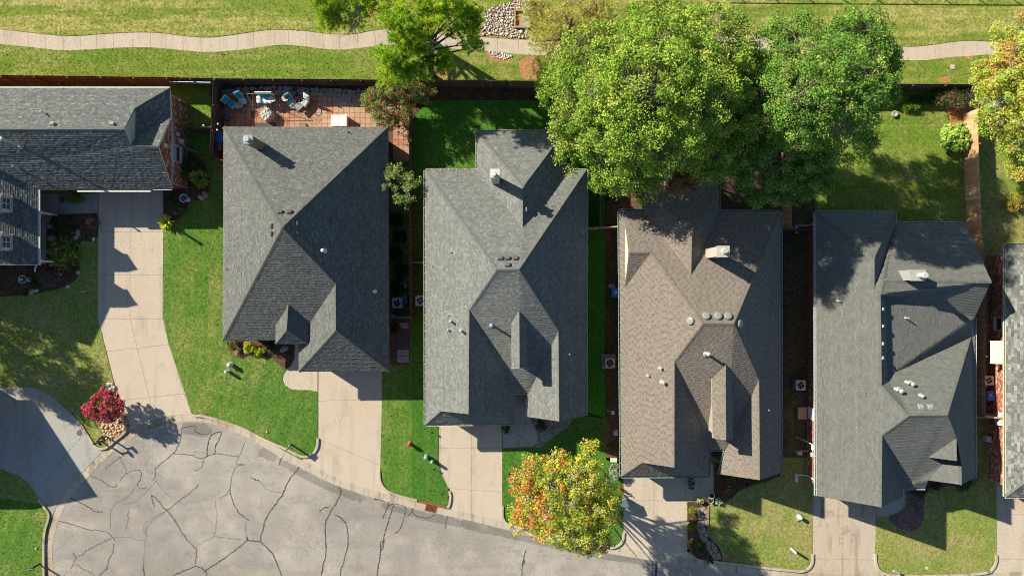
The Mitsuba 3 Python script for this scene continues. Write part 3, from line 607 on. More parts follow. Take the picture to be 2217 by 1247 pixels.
    def extra(self, part, faces, walls=(), trim=None, wallcol=(0.5, 0.48, 0.45), capedges=()):
        """A small roof of its own (porch, dormer) on top of the main one."""
        fs = [Face(f) for f in faces]; m = M()
        k = numbered(f'{self.k}__{part}')
        d = M()
        for f in fs: d.add(f.p, f.t, (0.08, 0.08, 0.08))
        for wq in walls: d.quad(wq, wallcol)
        scene[k] = mikit.ply(d.arrays()[:2], 'mat_matte', color=d.arrays()[2])
        for f in fs: m.add(*shingle_mesh(f, self.style, self.rs))
        cm = M(); base = np.mean([self.style['color'](self.rs, np.zeros(60), np.arange(60), 60)], (0, 1)) * 0.86
        for a, b in capedges: cap_mesh(cm, a, b, fs, base, self.rs)
        if cm.v: m.add(*cm.arrays())
        # fascia along the open lower edges
        tag(put(f'{k}__shingle_courses', m, 'mat_shingle'), kind='stuff')
        return k
    # ---- things on the roof
    def pipe(self, px, py, h, r=0.04, col=(0.55, 0.55, 0.53), capped=False, flash=True, label=None):
        """A vent pipe whose TOP is seen at this pixel."""
        t = self.on(px, py, h); b = np.array([t[0], t[1], self.z(t[:2])]); m = M()
        m.cyl(b - [0, 0, 0.05], r, h + 0.05, col, sides=10)
        if capped: m.lathe(t - [0, 0, 0.06], [(0, 0.0), (r * 1.5, 0.0), (r * 1.5, 0.05), (r * 1.0, 0.09), (0, 0.12)], col, 12)
        if flash: m.lathe(b, [(r * 2.4, -0.05), (r * 2.2, 0.015), (r * 1.2, 0.09)], np.asarray(col) * 0.8, 10)
        return put(f'{self.roof}__vent_pipe', m, 'mat_plastic')
    def box_vent(self, px, py, col=(0.13, 0.12, 0.11), size=0.34, h=0.16):
        c = self.on(px, py, h); f = next(f for f in self.flist if f.pg.buffer(0.05).contains(Point(c[:2])))
        d = np.array([*f.d, -f.slope]); d /= np.linalg.norm(d); s = np.array([-f.d[1], f.d[0], 0]); n = f.n
        o = np.array([c[0], c[1], self.z(c[:2])]); m = M()
        def q(a, b, g): return o + s * a + d * b + n * g
        k = size / 2
        v = [q(-k, -k, .0), q(k, -k, .0), q(k, k, .02), q(-k, k, .02), q(-k * .85, -k * .6, h * .9), q(k * .85, -k * .6, h * .9), q(k * .9, k * .95, h), q(-k * .9, k * .95, h)]
        m.add(v, [[4, 5, 6, 7], [0, 1, 5, 4], [1, 2, 6, 5], [2, 3, 7, 6], [3, 0, 4, 7]], col)
        m.add([q(-k * 1.3, -k * 1.4, .012), q(k * 1.3, -k * 1.4, .012), q(k * 1.3, k * 1.1, .03), q(-k * 1.3, k * 1.1, .03)], [[0, 1, 2, 3]], np.asarray(col) * 0.9)
        return put(f'{self.roof}__roof_vent', m, 'mat_plastic')
    def dome_vent(self, px, py, col=(0.23, 0.23, 0.215), r=0.28, h=0.2):
        c = self.on(px, py, h); o = np.array([c[0], c[1], self.z(c[:2])]); m = M()
        f = next(f for f in self.flist if f.pg.buffer(0.05).contains(Point(c[:2])))
        prof = [(r * 0.62, -0.03), (r * 0.62, h * .45), (r, h * .45), (r, h * .62), (r * .9, h * .82), (r * .6, h * .95), (0.0, h)]
        g = np.arange(20) * 2 * np.pi / 20; d = np.array([*f.d, -f.slope]); d /= np.linalg.norm(d); s = np.array([-f.d[1], f.d[0], 0])
        v = np.array([o + pr * (math.cos(t) * s + math.sin(t) * d) + f.n * hh for pr, hh in prof for t in g])
        i, j = np.meshgrid(np.arange(len(prof) - 1), np.arange(20), indexing='ij')
        q = np.stack([i * 20 + j, (i + 1) * 20 + j, (i + 1) * 20 + (j + 1) % 20, i * 20 + (j + 1) % 20], -1).reshape(-1, 4)
        m.add(v, q, col)
        return put(f'{self.roof}__roof_vent', m, 'mat_plastic')
    def chimney(self, corner_px, ztop, col, capcol, flue_px=None, flue_h=0.45, flue_r=0.24, flue_col=None, capw=0.06):
        """A boxed chimney; corner_px are the four corners of its top in the photograph."""
        c = np.array([P2(x, y, ztop) for x, y in corner_px]); lo = min(self.z(q) for q in c) - 0.3
        m = M(); pg = Polygon(c); m.prism(pg.buffer(-capw, join_style=2), lo, ztop - 0.08, col)
        k = put(f'{self.k}__chimney', m)
        cp = M(); cp.prism(pg, ztop - 0.08, ztop, capcol); put(f'{k}__cap', cp, 'mat_metal' if False else 'mat_plastic')
        if flue_px:
            f = P(*flue_px, ztop + flue_h); b = np.array([f[0], f[1], ztop]); fm = M(); fc = flue_col or capcol
            fm.lathe(b, [(flue_r * .72, 0), (flue_r * .72, flue_h * .7), (flue_r, flue_h * .7), (flue_r, flue_h * .88), (flue_r * .8, flue_h), (0, flue_h)], fc, 18)
            put(f'{k}__flue', fm, 'mat_plastic')
        return k

e = 2.7
# ---- second house: hipped slate-grey roof
V2 = dict(A=(484, 275, e), B=(840, 276, e), C=(482.5, 736, e), Pk=(611, 493, 7.7), R1=(727, 614, 5.28), R2=(727.7, 715, 5.27), SE=(842.5, 803.5, e), SW=(647, 804, e), IV=(647, 737, e))
h2 = House('house', 'house with a dark grey hip roof beside the orange tiled patio', 'slate', V2,
           dict(N=['A', 'B', 'Pk'], E=['B', 'SE', 'R2', 'R1', 'Pk'], W=['A', 'Pk', 'C'], S=['C', 'Pk', 'R1', 'IV'], WW=['R1', 'R2', 'SW', 'IV'], HS=['R2', 'SW', 'SE']),
           ['A', 'B', 'SE', 'SW', 'IV', 'C'], trim=(0.10, 0.10, 0.10), seed=2)
pa, pr_, pwv, pws, pes, pev = P(624.5, 661, 4.44), P(621, 715, 4.44), P(597, 705, 3.44), P(597, 745, 3.44), P(668, 744.5, 3.42), P(674, 698, 3.40)
h2.extra('porch_roof', [[pa, pwv, pws, pr_], [pr_, pws, pes], [pa, pr_, pes, pev]], capedges=[(pa, pr_), (pr_, pws), (pr_, pes)])
m = M(); m.prism(Polygon([p[:2] for p in (pwv, pws, pes, pev)]).buffer(-0.35, join_style=2), -0.2, 3.3, (0.25, 0.10, 0.07)); m.prism(Polygon([p[:2] for p in (pwv, pws, pes, pev)]).buffer(-0.01), 3.28, 3.36, (.3, .29, .27)); put(f'{h2.k}__porch', m)
h2.chimney([(527, 292), (547, 292), (547, 312), (527, 312)], 6.3, (0.20, 0.185, 0.17), (0.30, 0.29, 0.29), (532.5, 301), 0.35, 0.22, (0.42, 0.42, 0.43))
for x, y in ((606, 460), (626, 460), (588, 489), (588, 506), (643, 483), (643, 506)): h2.box_vent(x, y, (0.085, 0.08, 0.08), 0.3, 0.17)
h2.pipe(698, 542, 0.45, 0.09, (0.62, 0.62, 0.60), True); h2.pipe(808, 631, 0.4, 0.075, (0.72, 0.72, 0.70)); h2.pipe(762, 584, 0.22, 0.05, (0.2, 0.24, 0.27)); h2.pipe(766, 454, 0.2, 0.03, (0.4, 0.4, 0.4)); h2.pipe(489, 583, 0.25, 0.03, (0.08, 0.08, 0.08)); h2.pipe(752.5, 285, 0.3, 0.035, (0.06, 0.06, 0.06))

# ---- third house: pale grey
V3 = dict(a=(1033, 286, e), a2=(1222, 286, e), b=(921, 369, e), i1=(1033, 369, e), i2=(1222, 371, e), c=(1269, 369, e), L=(1075.5, 583.5, 7.07), R=(1124, 583.5, 7.07), p=(1132, 405.7, 5.4), q=(1132, 492.6, 5.4),
          l1=(1016, 671, 5.49), l2=(1014.7, 896, 5.48), sw=(922, 918.5, e), se=(1111, 916, e), i3=(1111, 849, e), i4=(1146, 849, e), r1=(1209, 716.5, 4.58), r2=(1210.6, 911.8, 4.56), wf=(1142.5, 902, e), ef=(1268.5, 899.5, e), f1=(954, 890, 3.71), f2=(1081, 889.5, 3.7))
F34 = dict(NN=['a', 'a2', 'p'], NE=['a2', 'i2', 'q', 'p'], NW=['a', 'p', 'q', 'i1'], N=['b', 'i1', 'q', 'i2', 'c', 'R', 'L'], W=['b', 'L', 'l1', 'l2', 'f1', 'sw'], S=['L', 'R', 'r1', 'i4', 'i3', 'l1'],
           E=['c', 'ef', 'r2', 'r1', 'R'], LE=['l1', 'i3', 'se', 'f2', 'l2'], RW=['r1', 'r2', 'wf', 'i4'], SK=['f1', 'f2', 'se', 'sw'])
OUT34 = ['a', 'a2', 'i2', 'c', 'ef', 'r2', 'wf', 'i4', 'i3', 'se', 'sw', 'b', 'i1']
h3 = House('house', 'house with a pale grey shingle roof and a long narrow entry gable', 'pale', V3, F34, OUT34, trim=(0.45, 0.42, 0.37), gutter_col=(0.58, 0.54, 0.46), seed=3)
def gable34(h, wc):
    V = h.V
    h.gable([V['l2'], V['f1'], V['f2']], (0, 0.28, 0), wc); h.gable([V['r2'], V['wf'], V['ef']], (0, 0.4, 0), wc)
gable34(h3, (0.28, 0.11, 0.075))
def tower(h, apex, bot, lt, lb, rt, rb, ze, zr, zb, wc):
    a, b = P(*apex, zr), P(*bot, zr); l1, l2, r1, r2 = P(*lt, ze), P(*lb, ze), P(*rt, ze), P(*rb, ze)
    ins = 0.16; xl, xr, y0 = l2[0] + ins, r2[0] - ins, l2[1] + 0.2
    yt = a[1] - 0.1
    walls = [[np.array([xl, y0, zb]), np.array([xr, y0, zb]), np.array([xr, y0, ze + .05]), np.array([xl, y0, ze + .05])], [np.array([xl, y0, ze]), np.array([xr, y0, ze]), np.array([(b[0]), y0, zr - .02])],
             [np.array([xl, y0, zb]), np.array([xl, y0, ze]), np.array([xl, yt, ze]), np.array([xl, yt, zb])], [np.array([xr, y0, zb]), np.array([xr, yt, zb]), np.array([xr, yt, ze]), np.array([xr, y0, ze])]]
    k = h.extra('entry_gable', [[a, l1, l2, b], [a, b, r2, r1]], walls, wallcol=wc, capedges=[(a, b)])
    m = M(); tr = h.trim
    for p0, p1 in ((l1, l2), (r1, r2), (l2, b), (b, r2)): m.bar(p0 + [0, 0, -0.07], p1 + [0, 0, -0.07], 0.03, 0.13, tr)
    m.quad([l1 + [0, 0, -.12], r1 + [0, 0, -.12], r2 + [0, 0, -.12], l2 + [0, 0, -.12]], tr)
    put(f'{k}__fascia', m)
tower(h3, (1124, 675.4), (1125, 797), (1107, 696.3), (1108, 796.6), (1141, 705), (1141, 796), 5.22, 5.72, 3.2, (0.50, 0.46, 0.40))
h3.chimney([(1061.5, 366), (1082, 366), (1082, 385), (1061.5, 385)], 7.2, (0.52, 0.47, 0.42), (0.55, 0.53, 0.50), (1068.5, 376), 0.4, 0.2, (0.62, 0.6, 0.57))
for x, y in ((1083, 560), (1099, 560), (1116, 560), (1099, 574.5), (1140.5, 432), (1140, 453)): h3.box_vent(x, y, (0.12, 0.11, 0.105), 0.32, 0.17)
for x, y, hh, r, cp in ((975, 546, .3, .035, 0), (935, 576, .25, .03, 0), (975.5, 696.5, .5, .07, 1), (998, 717, .5, .075, 1), (970, 715, .3, .05, 1), (970, 683, .25, .03, 0), (1064, 705, .95, .085, 1), (1233, 767, .25, .05, 0)):
    h3.pipe(x, y, hh, r, (0.33, 0.33, 0.325), bool(cp))

# ---- fourth house: brown
V4 = dict(a=(1395, 389.5, e), a2=(1556, 390, e), b=(1342, 457, e), i1=(1395, 457, e), i2=(1556.5, 458, e), c=(1690.5, 459, e), L=(1522, 700, 6.82), R=(1589, 700.7, 6.82), p=(1498, 512, 5.12), q=(1496, 595, 5.14),
          l1=(1460, 782, 5.51), l2=(1459.7, 1011.8, 5.5), sw=(1346, 1030.6, e), se=(1534.5, 1029.5, e), i3=(1534.5, 973, e), i4=(1572, 973, e), r1=(1643, 822, 4.54), r2=(1644.7, 1038.5, 4.52), wf=(1559, 1026, e), ef=(1691, 1023, e), f1=(1390, 1001, 3.84), f2=(1506, 1000.5, 3.84))
h4 = House('house', 'house with a brown shingle roof behind the orange and yellow tree', 'brown', V4, F34, OUT34, trim=(0.42, 0.36, 0.29), gutter_col=(0.30, 0.38, 0.33), seed=4)
gable34(h4, (0.30, 0.12, 0.08))
tower(h4, (1571, 790.6), (1571.7, 952), (1541.5, 819), (1543, 947), (1585, 812), (1586.4, 947), 5.15, 5.72, 3.0, (0.36, 0.31, 0.26))
ga, gi, gn, gs = P(1361, 547, 4.33), P(1410, 547, 4.33), P(1352, 476, 3.0), P(1353, 622, 3.0)
h4.extra('side_gable', [[ga, gi, gs], [ga, gn, gi]][0:2], [[ga + [.03, 0, -.03], gn + [.03, 0, -.3], gs + [.03, 0, -.3]]], wallcol=(0.62, 0.55, 0.46), capedges=[(ga, gi)])
h4.chimney([(1552, 532), (1580, 532), (1580, 557), (1552, 557)], 7.3, (0.44, 0.38, 0.33), (0.44, 0.40, 0.36), (1571, 543), 0.5, 0.21, (0.45, 0.42, 0.39))
for x, y in ((1497, 695), (1530, 685), (1556, 685), (1577.5, 685), (1602, 701)): h4.dome_vent(x, y)
for x, y, hh, r, cp in ((1431, 798, .3, .07, 1), (1404, 814, .25, .05, 1), (1437, 829, .45, .09, 1), (1535, 767, .7, .10, 1), (1665, 888, .2, .05, 0), (1673, 683, .2, .05, 0)):
    h4.pipe(x, y, hh, r, (0.42, 0.41, 0.39), bool(cp))

# ---- fifth house: olive grey
V5 = dict(a=(1767, 461, e), b=(1938, 462, e), k=(1892.7, 558, 5.16), k2=(1892.7, 625.6, 5.18), j=(1938, 485, e), g1=(2091, 485, e), ga=(2146, 609, 5.33), gw=(1913, 607.5, 5.34), gs=(2110, 686, 3.5),
          m1=(1906, 637, 5.45), m2=(1908.5, 834.5, 5.45), pk1=(1968.6, 899, 6.5), pk2=(2051, 899, 6.5), vx=(2103, 728, e), w1=(1909.5, 942, 5.4), w2=(1908, 1097.4, 5.4), sw=(1768.3, 1072.7, e), wr=(1951.5, 1075, e), i3=(1952, 1056, e),
          i4=(2003, 1056, e), rr=(2071, 948, 5.45), se=(2110.8, 1034, e), ev=(2111, 728, e), s1=(1917.5, 642, 4.75), s2=(1920, 815, 4.62), n5=(2110, 686.5, e), u2=(2071.4, 997.4, 5.45), uw=(2009.7, 989.5, 4.33),
          x1=(2081, 1007.7, 4.72), x2=(2081.7, 1048.8, 4.72), xw=(2009.7, 1039, 3.4), xv=(2040.6, 1005, 3.98), xe=(2111, 1033.5, e))
h5 = House('house', 'house with a plain olive grey roof, second from the right edge', 'olive', V5,
           dict(NNb=['a', 'b', 'k'], NE=['b', 'j', 'k2', 'k'], GN=['j', 'g1', 'ga', 'gw', 'k2'], GS=['gw', 'ga', 'gs', 's1', 'm1'], W=['a', 'k', 'k2', 'gw', 'm1', 'm2', 'pk1', 'w1', 'w2', 'sw'], STEEP=['m1', 's1', 's2', 'm2'],
                MID=['s1', 'gs', 'vx', 's2'], FN=['m2', 's2', 'vx', 'pk2', 'pk1'], FE=['pk2', 'vx', 'ev', 'xe', 'x2', 'x1', 'rr'], FS=['pk1', 'pk2', 'rr', 'uw', 'xv', 'xw', 'i4', 'i3', 'w1'],
                LE=['w1', 'i3', 'wr', 'w2'], UW=['rr', 'u2', 'uw'], XW=['x1', 'x2', 'xw', 'xv']),
           ['a', 'b', 'j', 'g1', 'ga', 'gs', 'n5', 'ev', 'se', 'x2', 'xw', 'i4', 'i3', 'wr', 'w2', 'sw'], trim=(0.42, 0.42, 0.38), gutter_col=(0.46, 0.50, 0.50), seed=5)
V = h5.V
h5.gable([V['w2'], V['sw'], V['wr']], (0, 0.4, 0), (0.3, 0.12, 0.08)); h5.gable([V['x2'], V['xw'], V['se']], (0, 0.3, 0), (0.3, 0.12, 0.08)); h5.gable([V['ga'], V['g1'], V['gs']], (-0.35, 0, 0), (0.28, 0.11, 0.075)); h5.gable([V['u2'], V['uw'], V['rr'] * [1, 0, 1] + [1.2, V['u2'][1], -1.1]], (0, 0.05, 0), (0.40, 0.38, 0.34))
h5.chimney([(1968, 584), (2004, 584), (2004, 608), (1972, 608)], 6.3, (0.36, 0.35, 0.34), (0.36, 0.35, 0.335), (2005, 596), 0.75, 0.23, (0.46, 0.45, 0.43), 0.03)
for y in (669, 706, 744, 775): h5.box_vent(1911.5, y, (0.42, 0.43, 0.43), 0.22, 0.14)
for x, y, hh, r, cp in ((1819, 652, .3, .05, 0), (1968, 689, .45, .05, 0), (1978, 832, .4, .10, 1), (1953, 847, .45, .11, 1), (1999, 858, .3, .08, 1), (1968, 829, .3, .07, 1), (1944, 844, .3, .07, 1)):
    h5.pipe(x, y, hh, r, (0.42, 0.41, 0.39), bool(cp))
for x, y in ((1995, 881), (2016, 881)): h5.box_vent(x, y, (0.27, 0.26, 0.24), 0.36, 0.08)

# ---- sixth house, mostly outside on the right
zr = 6.9
V6 = dict(a=(2178, 531, e), w=(2178, 1075, e), R1=(2405, 735, zr), R2=(2405, 905, zr), ne=(2640, 531, e), se=(2640, 1075, e))
h6 = House('house', 'house with large mottled grey shingles, cut off at the right edge', 'mixed', V6, dict(W=['a', 'R1', 'R2', 'w'], N=['a', 'ne', 'R1'], S=['w', 'R2', 'se'], E=['ne', 'se', 'R2', 'R1']), ['a', 'ne', 'se', 'w'], trim=(0.50, 0.47, 0.40), gutter_col=(0.50, 0.48, 0.36), seed=6, overhang=0.55)

# ---- first house: gable roof with a dutch gable, and a front wing with dormers
V1 = dict(nw=(-420, 191, e), ne=(367, 191.5, e), n2=(370, 254, 2.95), r0=(-420, 281, 6.0), r1=(268, 281, 6.0), gN=(292, 235, 4.4), gB=(292, 298, 4.4), gS=(282, 317, 5.08), g2=(342, 318, 5.08), se=(372, 409.5, e), sw=(-420, 412, e))
h1 = House('house', 'house with a red brick gable wall and dark grey roof at the left edge', 'grey', V1,
           dict(N=['nw', 'ne', 'gN', 'r1', 'r0'], HE=['ne', 'n2', 'gB', 'gN'], LN=['gS', 'gB', 'n2', 'g2'], S=['r0', 'r1', 'gS', 'g2', 'se', 'sw']), ['nw', 'ne', 'n2', 'g2', 'se', 'sw'], trim=(0.60, 0.58, 0.53), seed=8, overhang=0.40)
V = h1.V
m = M(); m.quad([V['r1'] + [.02, 0, -.02], V['gN'] + [.02, 0, -.05], V['gB'] + [.02, 0, -.05], V['gS'] + [.02, 0, -.02]][::-1], (0.42, 0.42, 0.42)); put(f'{h1.k}__gable', m)

def rows_walls(h, key, x, y0, y1, z1, nx, skip=(), tone=1.0, smear=0.25, poly_yz=None):
    """A brick face in the plane X = x, running north-south, with its bricks; skip holds (y0, z0, y1, z1) openings."""
    pg = Polygon(poly_yz) if poly_yz else sbox(y0, 0, y1, z1)
    for s in skip: pg = pg.difference(sbox(*s))
    m = M()
    for g in getattr(pg, 'geoms', [pg]):
        s = trimesh.creation.extrude_polygon(g, 0.06, engine='earcut'); v = np.array(s.vertices)
        s = trimesh.Trimesh(np.column_stack([x - 0.06 * nx * (1 - v[:, 2] / 0.06) if False else x - nx * 0.06 + nx * v[:, 2], v[:, 0], v[:, 1]]), s.faces, process=False); m.mesh(s, (0.42, 0.35, 0.30))
    w = put(key, m)
    b = M(); brick_patch(b, (0, 1, 0), (nx, 0, 0), pg, (x, 0, 0), np.random.default_rng(int(abs(x) * 100)), None, smear, tone)
    tag(put(f'{w}__brick', b), kind='stuff')
    return w
def window_x(h, x, y0, y1, z0, z1, nx, frame=(0.62, 0.60, 0.56), shut=None):
    """A window in a wall that faces east (nx = 1) or west (-1)."""
    m = M(); t = 0.07; xc = x - nx * 0.0
    for a, b in (((y0, z0), (y1, z0)), ((y0, z1), (y1, z1)), ((y0, z0), (y0, z1)), ((y1, z0), (y1, z1)), ((y0, (z0 + z1) / 2), (y1, (z0 + z1) / 2))):
        m.bar([xc, a[0], a[1]], [xc, b[0], b[1]], t, 0.11, frame) if a[1] == b[1] else m.bar([xc, a[0], a[1]], [xc, b[0], b[1]], 0.11, t, frame)
    m.box([xc + nx * 0.05, (y0 + y1) / 2, z0 - 0.05], [0.14, y1 - y0 + 0.16, 0.06], frame)
    k = put(f'{h.k}__window', m)
    g = M(); g.quad([[xc - nx * 0.03, y0, z0], [xc - nx * 0.03, y1, z0], [xc - nx * 0.03, y1, z1], [xc - nx * 0.03, y0, z1]], (0.03, 0.035, 0.04)); put(f'{k}__pane', g, 'mat_plastic')
    return k
# brick gable wall of the first house
XB = -25.66
rows_walls(h1, f'{h1.k}__brick_wall', XB, 0, 0, 0, 1, [(9.65, 1.2, 10.85, 2.65)], 0.95, 0.6, [(7.85, 0), (14.6, 0), (14.6, 2.52), (12.85, 2.72), (10.12, 4.85), (7.85, 2.78)])
window_x(h1, XB, 9.65, 10.85, 1.2, 2.65, 1, (0.50, 0.50, 0.50))
m = M(); m.box([XB + 0.05, 10.5, 3.6], [0.1, 0.3, 0.5], (0.55, 0.56, 0.58)); put(f'{h1.k}__wall_vent', m)
m = M(); m.box([XB + 0.1, 11.75, 1.75], [0.14, 0.26, 0.34], (0.42, 0.44, 0.46)); m.box([XB + 0.12, 11.3, 1.3], [0.2, 0.34, 0.6], (0.46, 0.48, 0.50)); m.cyl([XB + 0.24, 11.3, 1.35], 0.09, 0.1, (0.5, 0.5, 0.5)); m.tube([[XB + 0.12, 11.1, 1.1], [XB + 0.2, 10.9, 0.5], [XB + 0.7, 10.75, 0.02]], 0.03, (0.5, 0.5, 0.5))
put(f'{h1.k}__meter_box', m, 'mat_plastic')
# front wing with two dormers and a porch
def x3(x, y, z): return np.array([x, y, z], float)
xe, xr, zrw, ys, yn = -35.62, -43.1, 6.6, 1.72, 10.9
wing = [[x3(xr, ys, zrw), x3(xe, ys, e), x3(xe, 7.9, e), x3(xe - 0.3, yn, e + .15), x3(xr, yn, zrw)], [x3(xr, yn, zrw), x3(2 * xr - xe, yn, e), x3(2 * xr - xe, ys, e), x3(xr, ys, zrw)]]
wk = h1.extra('wing_roof', wing, [[x3(xr, ys + .3, zrw - .05), x3(2 * xr - xe + .4, ys + .3, e), x3(xe - .4, ys + .3, e)], [x3(xr, yn - .02, zrw - .05), x3(2 * xr - xe, yn - .02, e), x3(xe, yn - .02, e)]], capedges=[(x3(xr, ys, zrw), x3(xr, yn, zrw))])
m = M(); m.prism(Polygon([(xe - 1.9, ys + .4), (xe - 1.9, 8.5), (2 * xr - xe + .5, 8.5), (2 * xr - xe + .5, ys + .4)]), -0.2, 2.62, (0.26, 0.10, 0.07)); m.box([(xe + 2 * xr - xe) / 2, (ys + 8.5) / 2, 2.64], [2 * (xe - xr) - 0.02, 8.5 - ys, 0.03], (0.6, 0.58, 0.55)); put(f'{h1.k}__wing_wall', m)
m = M(); m.bar(x3(xe + .02, ys, e - .08), x3(xe + .02, 8.3, e - .08), 0.05, 0.17, (0.48, 0.47, 0.45)); m.bar(x3(xe + .08, ys, e - .07), x3(xe + .08, 8.3, e - .07), 0.10, 0.11, (0.50, 0.49, 0.47)); m.bar(x3(xe, ys, e - .07), x3(xr, ys, zrw - .07), 0.05, 0.18, (0.6, 0.58, 0.55))
put(f'{wk}__fascia', m)
for yp in (2.05, 5.75):
    m = M(); m.box(x3(xe - .35, yp, 1.3), [0.13, 0.13, 2.6], (0.62, 0.62, 0.60))
    for sg in (-1, 1):
        arc = [x3(xe - .35, yp + sg * (0.07 + 0.75 * (1 - math.cos(t))), 1.75 + 0.8 * math.sin(t)) for t in np.linspace(0, math.pi / 2, 7)]
        for a, b in zip(arc, arc[1:]): m.bar(a, b, 0.06, 0.09, (0.62, 0.62, 0.60))
    put(f'{h1.k}__porch_post', m)
sl = (zrw - e) / (xe - xr)
for yc in (6.18, 3.37):
    xf = -37.1; zf = e + (xe - xf) * sl; zp, hw = 4.9, 0.62; zev = 4.35; xi = xe - (zp - e) / sl; xi2 = xe - (zev - e) / sl
    a, b = x3(xf + .12, yc, zp), x3(xi, yc, zp)
    fs = [[a, b, x3(xi2, yc + hw + .1, zev), x3(xf + .12, yc + hw + .1, zev)], [a, x3(xf + .12, yc - hw - .1, zev), x3(xi2, yc - hw - .1, zev), b]]
    wl = [[x3(xf, yc - hw, zf - .1), x3(xf, yc + hw, zf - .1), x3(xf, yc + hw, zev), x3(xf, yc, zp - .04), x3(xf, yc - hw, zev)], [x3(xf, yc - hw, zf - .1), x3(xf, yc - hw, zev), x3(xi2, yc - hw, zev)], [x3(xf, yc + hw, zf - .1), x3(xi2, yc + hw, zev), x3(xf, yc + hw, zev)]]
    dk = h1.extra('dormer', fs, wl, wallcol=(0.48, 0.48, 0.48), capedges=[(a, b)])
    m = M(); zw0, zw1 = zf + 0.12, zf + 0.92
    for p0, p1 in (((-.42, zw0), (.42, zw0)), ((-.42, zw1), (.42, zw1)), ((0, zw0), (0, zw1)), ((-.42, zw0), (-.42, zw1)), ((.42, zw0), (.42, zw1)), ((-.42, (zw0 + zw1) / 2), (.42, (zw0 + zw1) / 2))): m.bar(x3(xf + .03, yc + p0[0], p0[1]), x3(xf + .03, yc + p1[0], p1[1]), 0.05, 0.05, (0.50, 0.50, 0.50))
    m.bar(x3(xf + .08, yc - .6, zf + .04), x3(xf + .08, yc + .6, zf + .04), 0.14, 0.06, (0.50, 0.50, 0.50))
    wn = put(f'{dk}__window', m); g = M(); g.quad([x3(xf + .012, yc - .42, zw0), x3(xf + .012, yc + .42, zw0), x3(xf + .012, yc + .42, zw1), x3(xf + .012, yc - .42, zw1)], (0.05, 0.06, 0.07)); put(f'{dk}__pane', g, 'mat_plastic')
m = M(); m.box([-40.95, 10.4, 5.4], [0.6, 0.5, 1.3], (0.26, 0.11, 0.08)); put(f'{h1.k}__chimney', m)
h1.pipe(88, 242, 0.55, 0.05, (0.62, 0.62, 0.61), True)
for x in (110, 240): h1.box_vent(x, 270, (0.28, 0.25, 0.22), 0.34, 0.2)
h1.pipe(1.5, 301, 1.9, 0.10, (0.4, 0.41, 0.42), True); h1.pipe(27, 360, 0.55, 0.05, (0.4, 0.4, 0.4), True); h1.pipe(91, 393, 0.35, 0.04, (0.4, 0.4, 0.4), True)
m = M()
for xa, xb, yy in ((95, 160, 407), (168, 327, 414.5), (332, 372, 410.5)): a, b = P(xa, yy, 2.62), P(xb, yy, 2.62); m.bar(a, b, 0.13, 0.12, (0.50, 0.49, 0.47))
put(f'{h1.k}__gutter', m)
m = M(); a, b = P(-300, 190.2, 2.64), P(368, 190.5, 2.64); m.bar(a, b, 0.14, 0.12, (0.56, 0.52, 0.45)); put(f'{h1.k}__gutter', m)

# brick side walls of the fifth and sixth house, with what is fixed to them
X5 = 23.34
rows_walls(h5, f'{h5.k}__brick_wall', X5, -15.1, 5.1, 2.55, -1, [(-4.45, 0.85, -3.6, 2.35), (-6.95, 0.85, -6.05, 2.35), (-10.25, 0.25, -9.3, 2.35)], 1.12, 0.10)
for y0, y1 in ((-4.45, -3.6), (-6.95, -6.05)): window_x(h5, X5, y0, y1, 0.85, 2.35, -1, (0.10, 0.12, 0.14))
m = M(); m.box([X5, -9.775, 1.3], [0.08, 0.95, 2.1], (0.70, 0.70, 0.70)); m.box([X5 - 0.06, -9.775, 1.75], [0.03, 0.6, 0.8], (0.55, 0.57, 0.6)); m.ball([X5 - .1, -10.1, 1.15], 0.04, (.5, .45, .3), 1); dk = put(f'{h5.k}__door', m)
m = M(); m.box([22.85, -9.85, 0.12], [0.72, 0.95, 0.42], (0.40, 0.27, 0.19)); put(f'{h5.k}__stoop', m)
m = M(); m.box([X5 - .1, -12.3, 1.45], [0.2, 0.34, 0.5], (0.62, 0.62, 0.62)); m.box([X5 - .1, -12.9, 1.1], [0.18, 0.3, 0.42], (0.45, 0.45, 0.46)); m.tube([[X5 - .1, -12.1, 1.3], [X5 - .5, -11.9, 0.9], [X5 - .95, -11.75, 0.03]], 0.03, (0.55, 0.55, 0.55))
put(f'{h5.k}__meter_box', m, 'mat_plastic')
m = M(); m.box([X5 - .72, -12.95, 0.25], [0.3, 0.28, 0.4], (0.45, 0.46, 0.47)); m.tube([[X5 - .7, -12.7, 0.0], [X5 - .7, -12.7, .55], [X5 - .2, -12.75, .6]], 0.025, (.5, .5, .5)); put(f'{h5.k}__gas_meter', m, 'mat_plastic')
for yb, ye_ in ((-14.75, -15.6), (4.9, 5.15)):
    m = M(); m.bar([X5 - .06, yb, 2.45], [X5 - .06, yb, 0.25], 0.08, 0.1, (0.55, 0.55, 0.53)); m.bar([X5 - .06, yb, 0.25], [X5 - .75, yb + .02, 0.08], 0.1, 0.08, (0.55, 0.55, 0.53)); m.box([X5 - .85, yb - .25, 0.04], [0.26, 0.7, 0.05], (0.50, 0.50, 0.48)); put(f'{h5.k}__downspout', m, 'mat_plastic')
X6 = 37.62
rows_walls(h6, f'{h6.k}__brick_wall', X6, -15.1, 2.65, 2.55, -1, [(-3.25, 0.9, -2.3, 2.3)], 1.1, 0.3)
window_x(h6, X6, -3.25, -2.3, 0.9, 2.3, -1, (0.50, 0.48, 0.42))
a0, a1 = -5.75, -4.0; m = M()
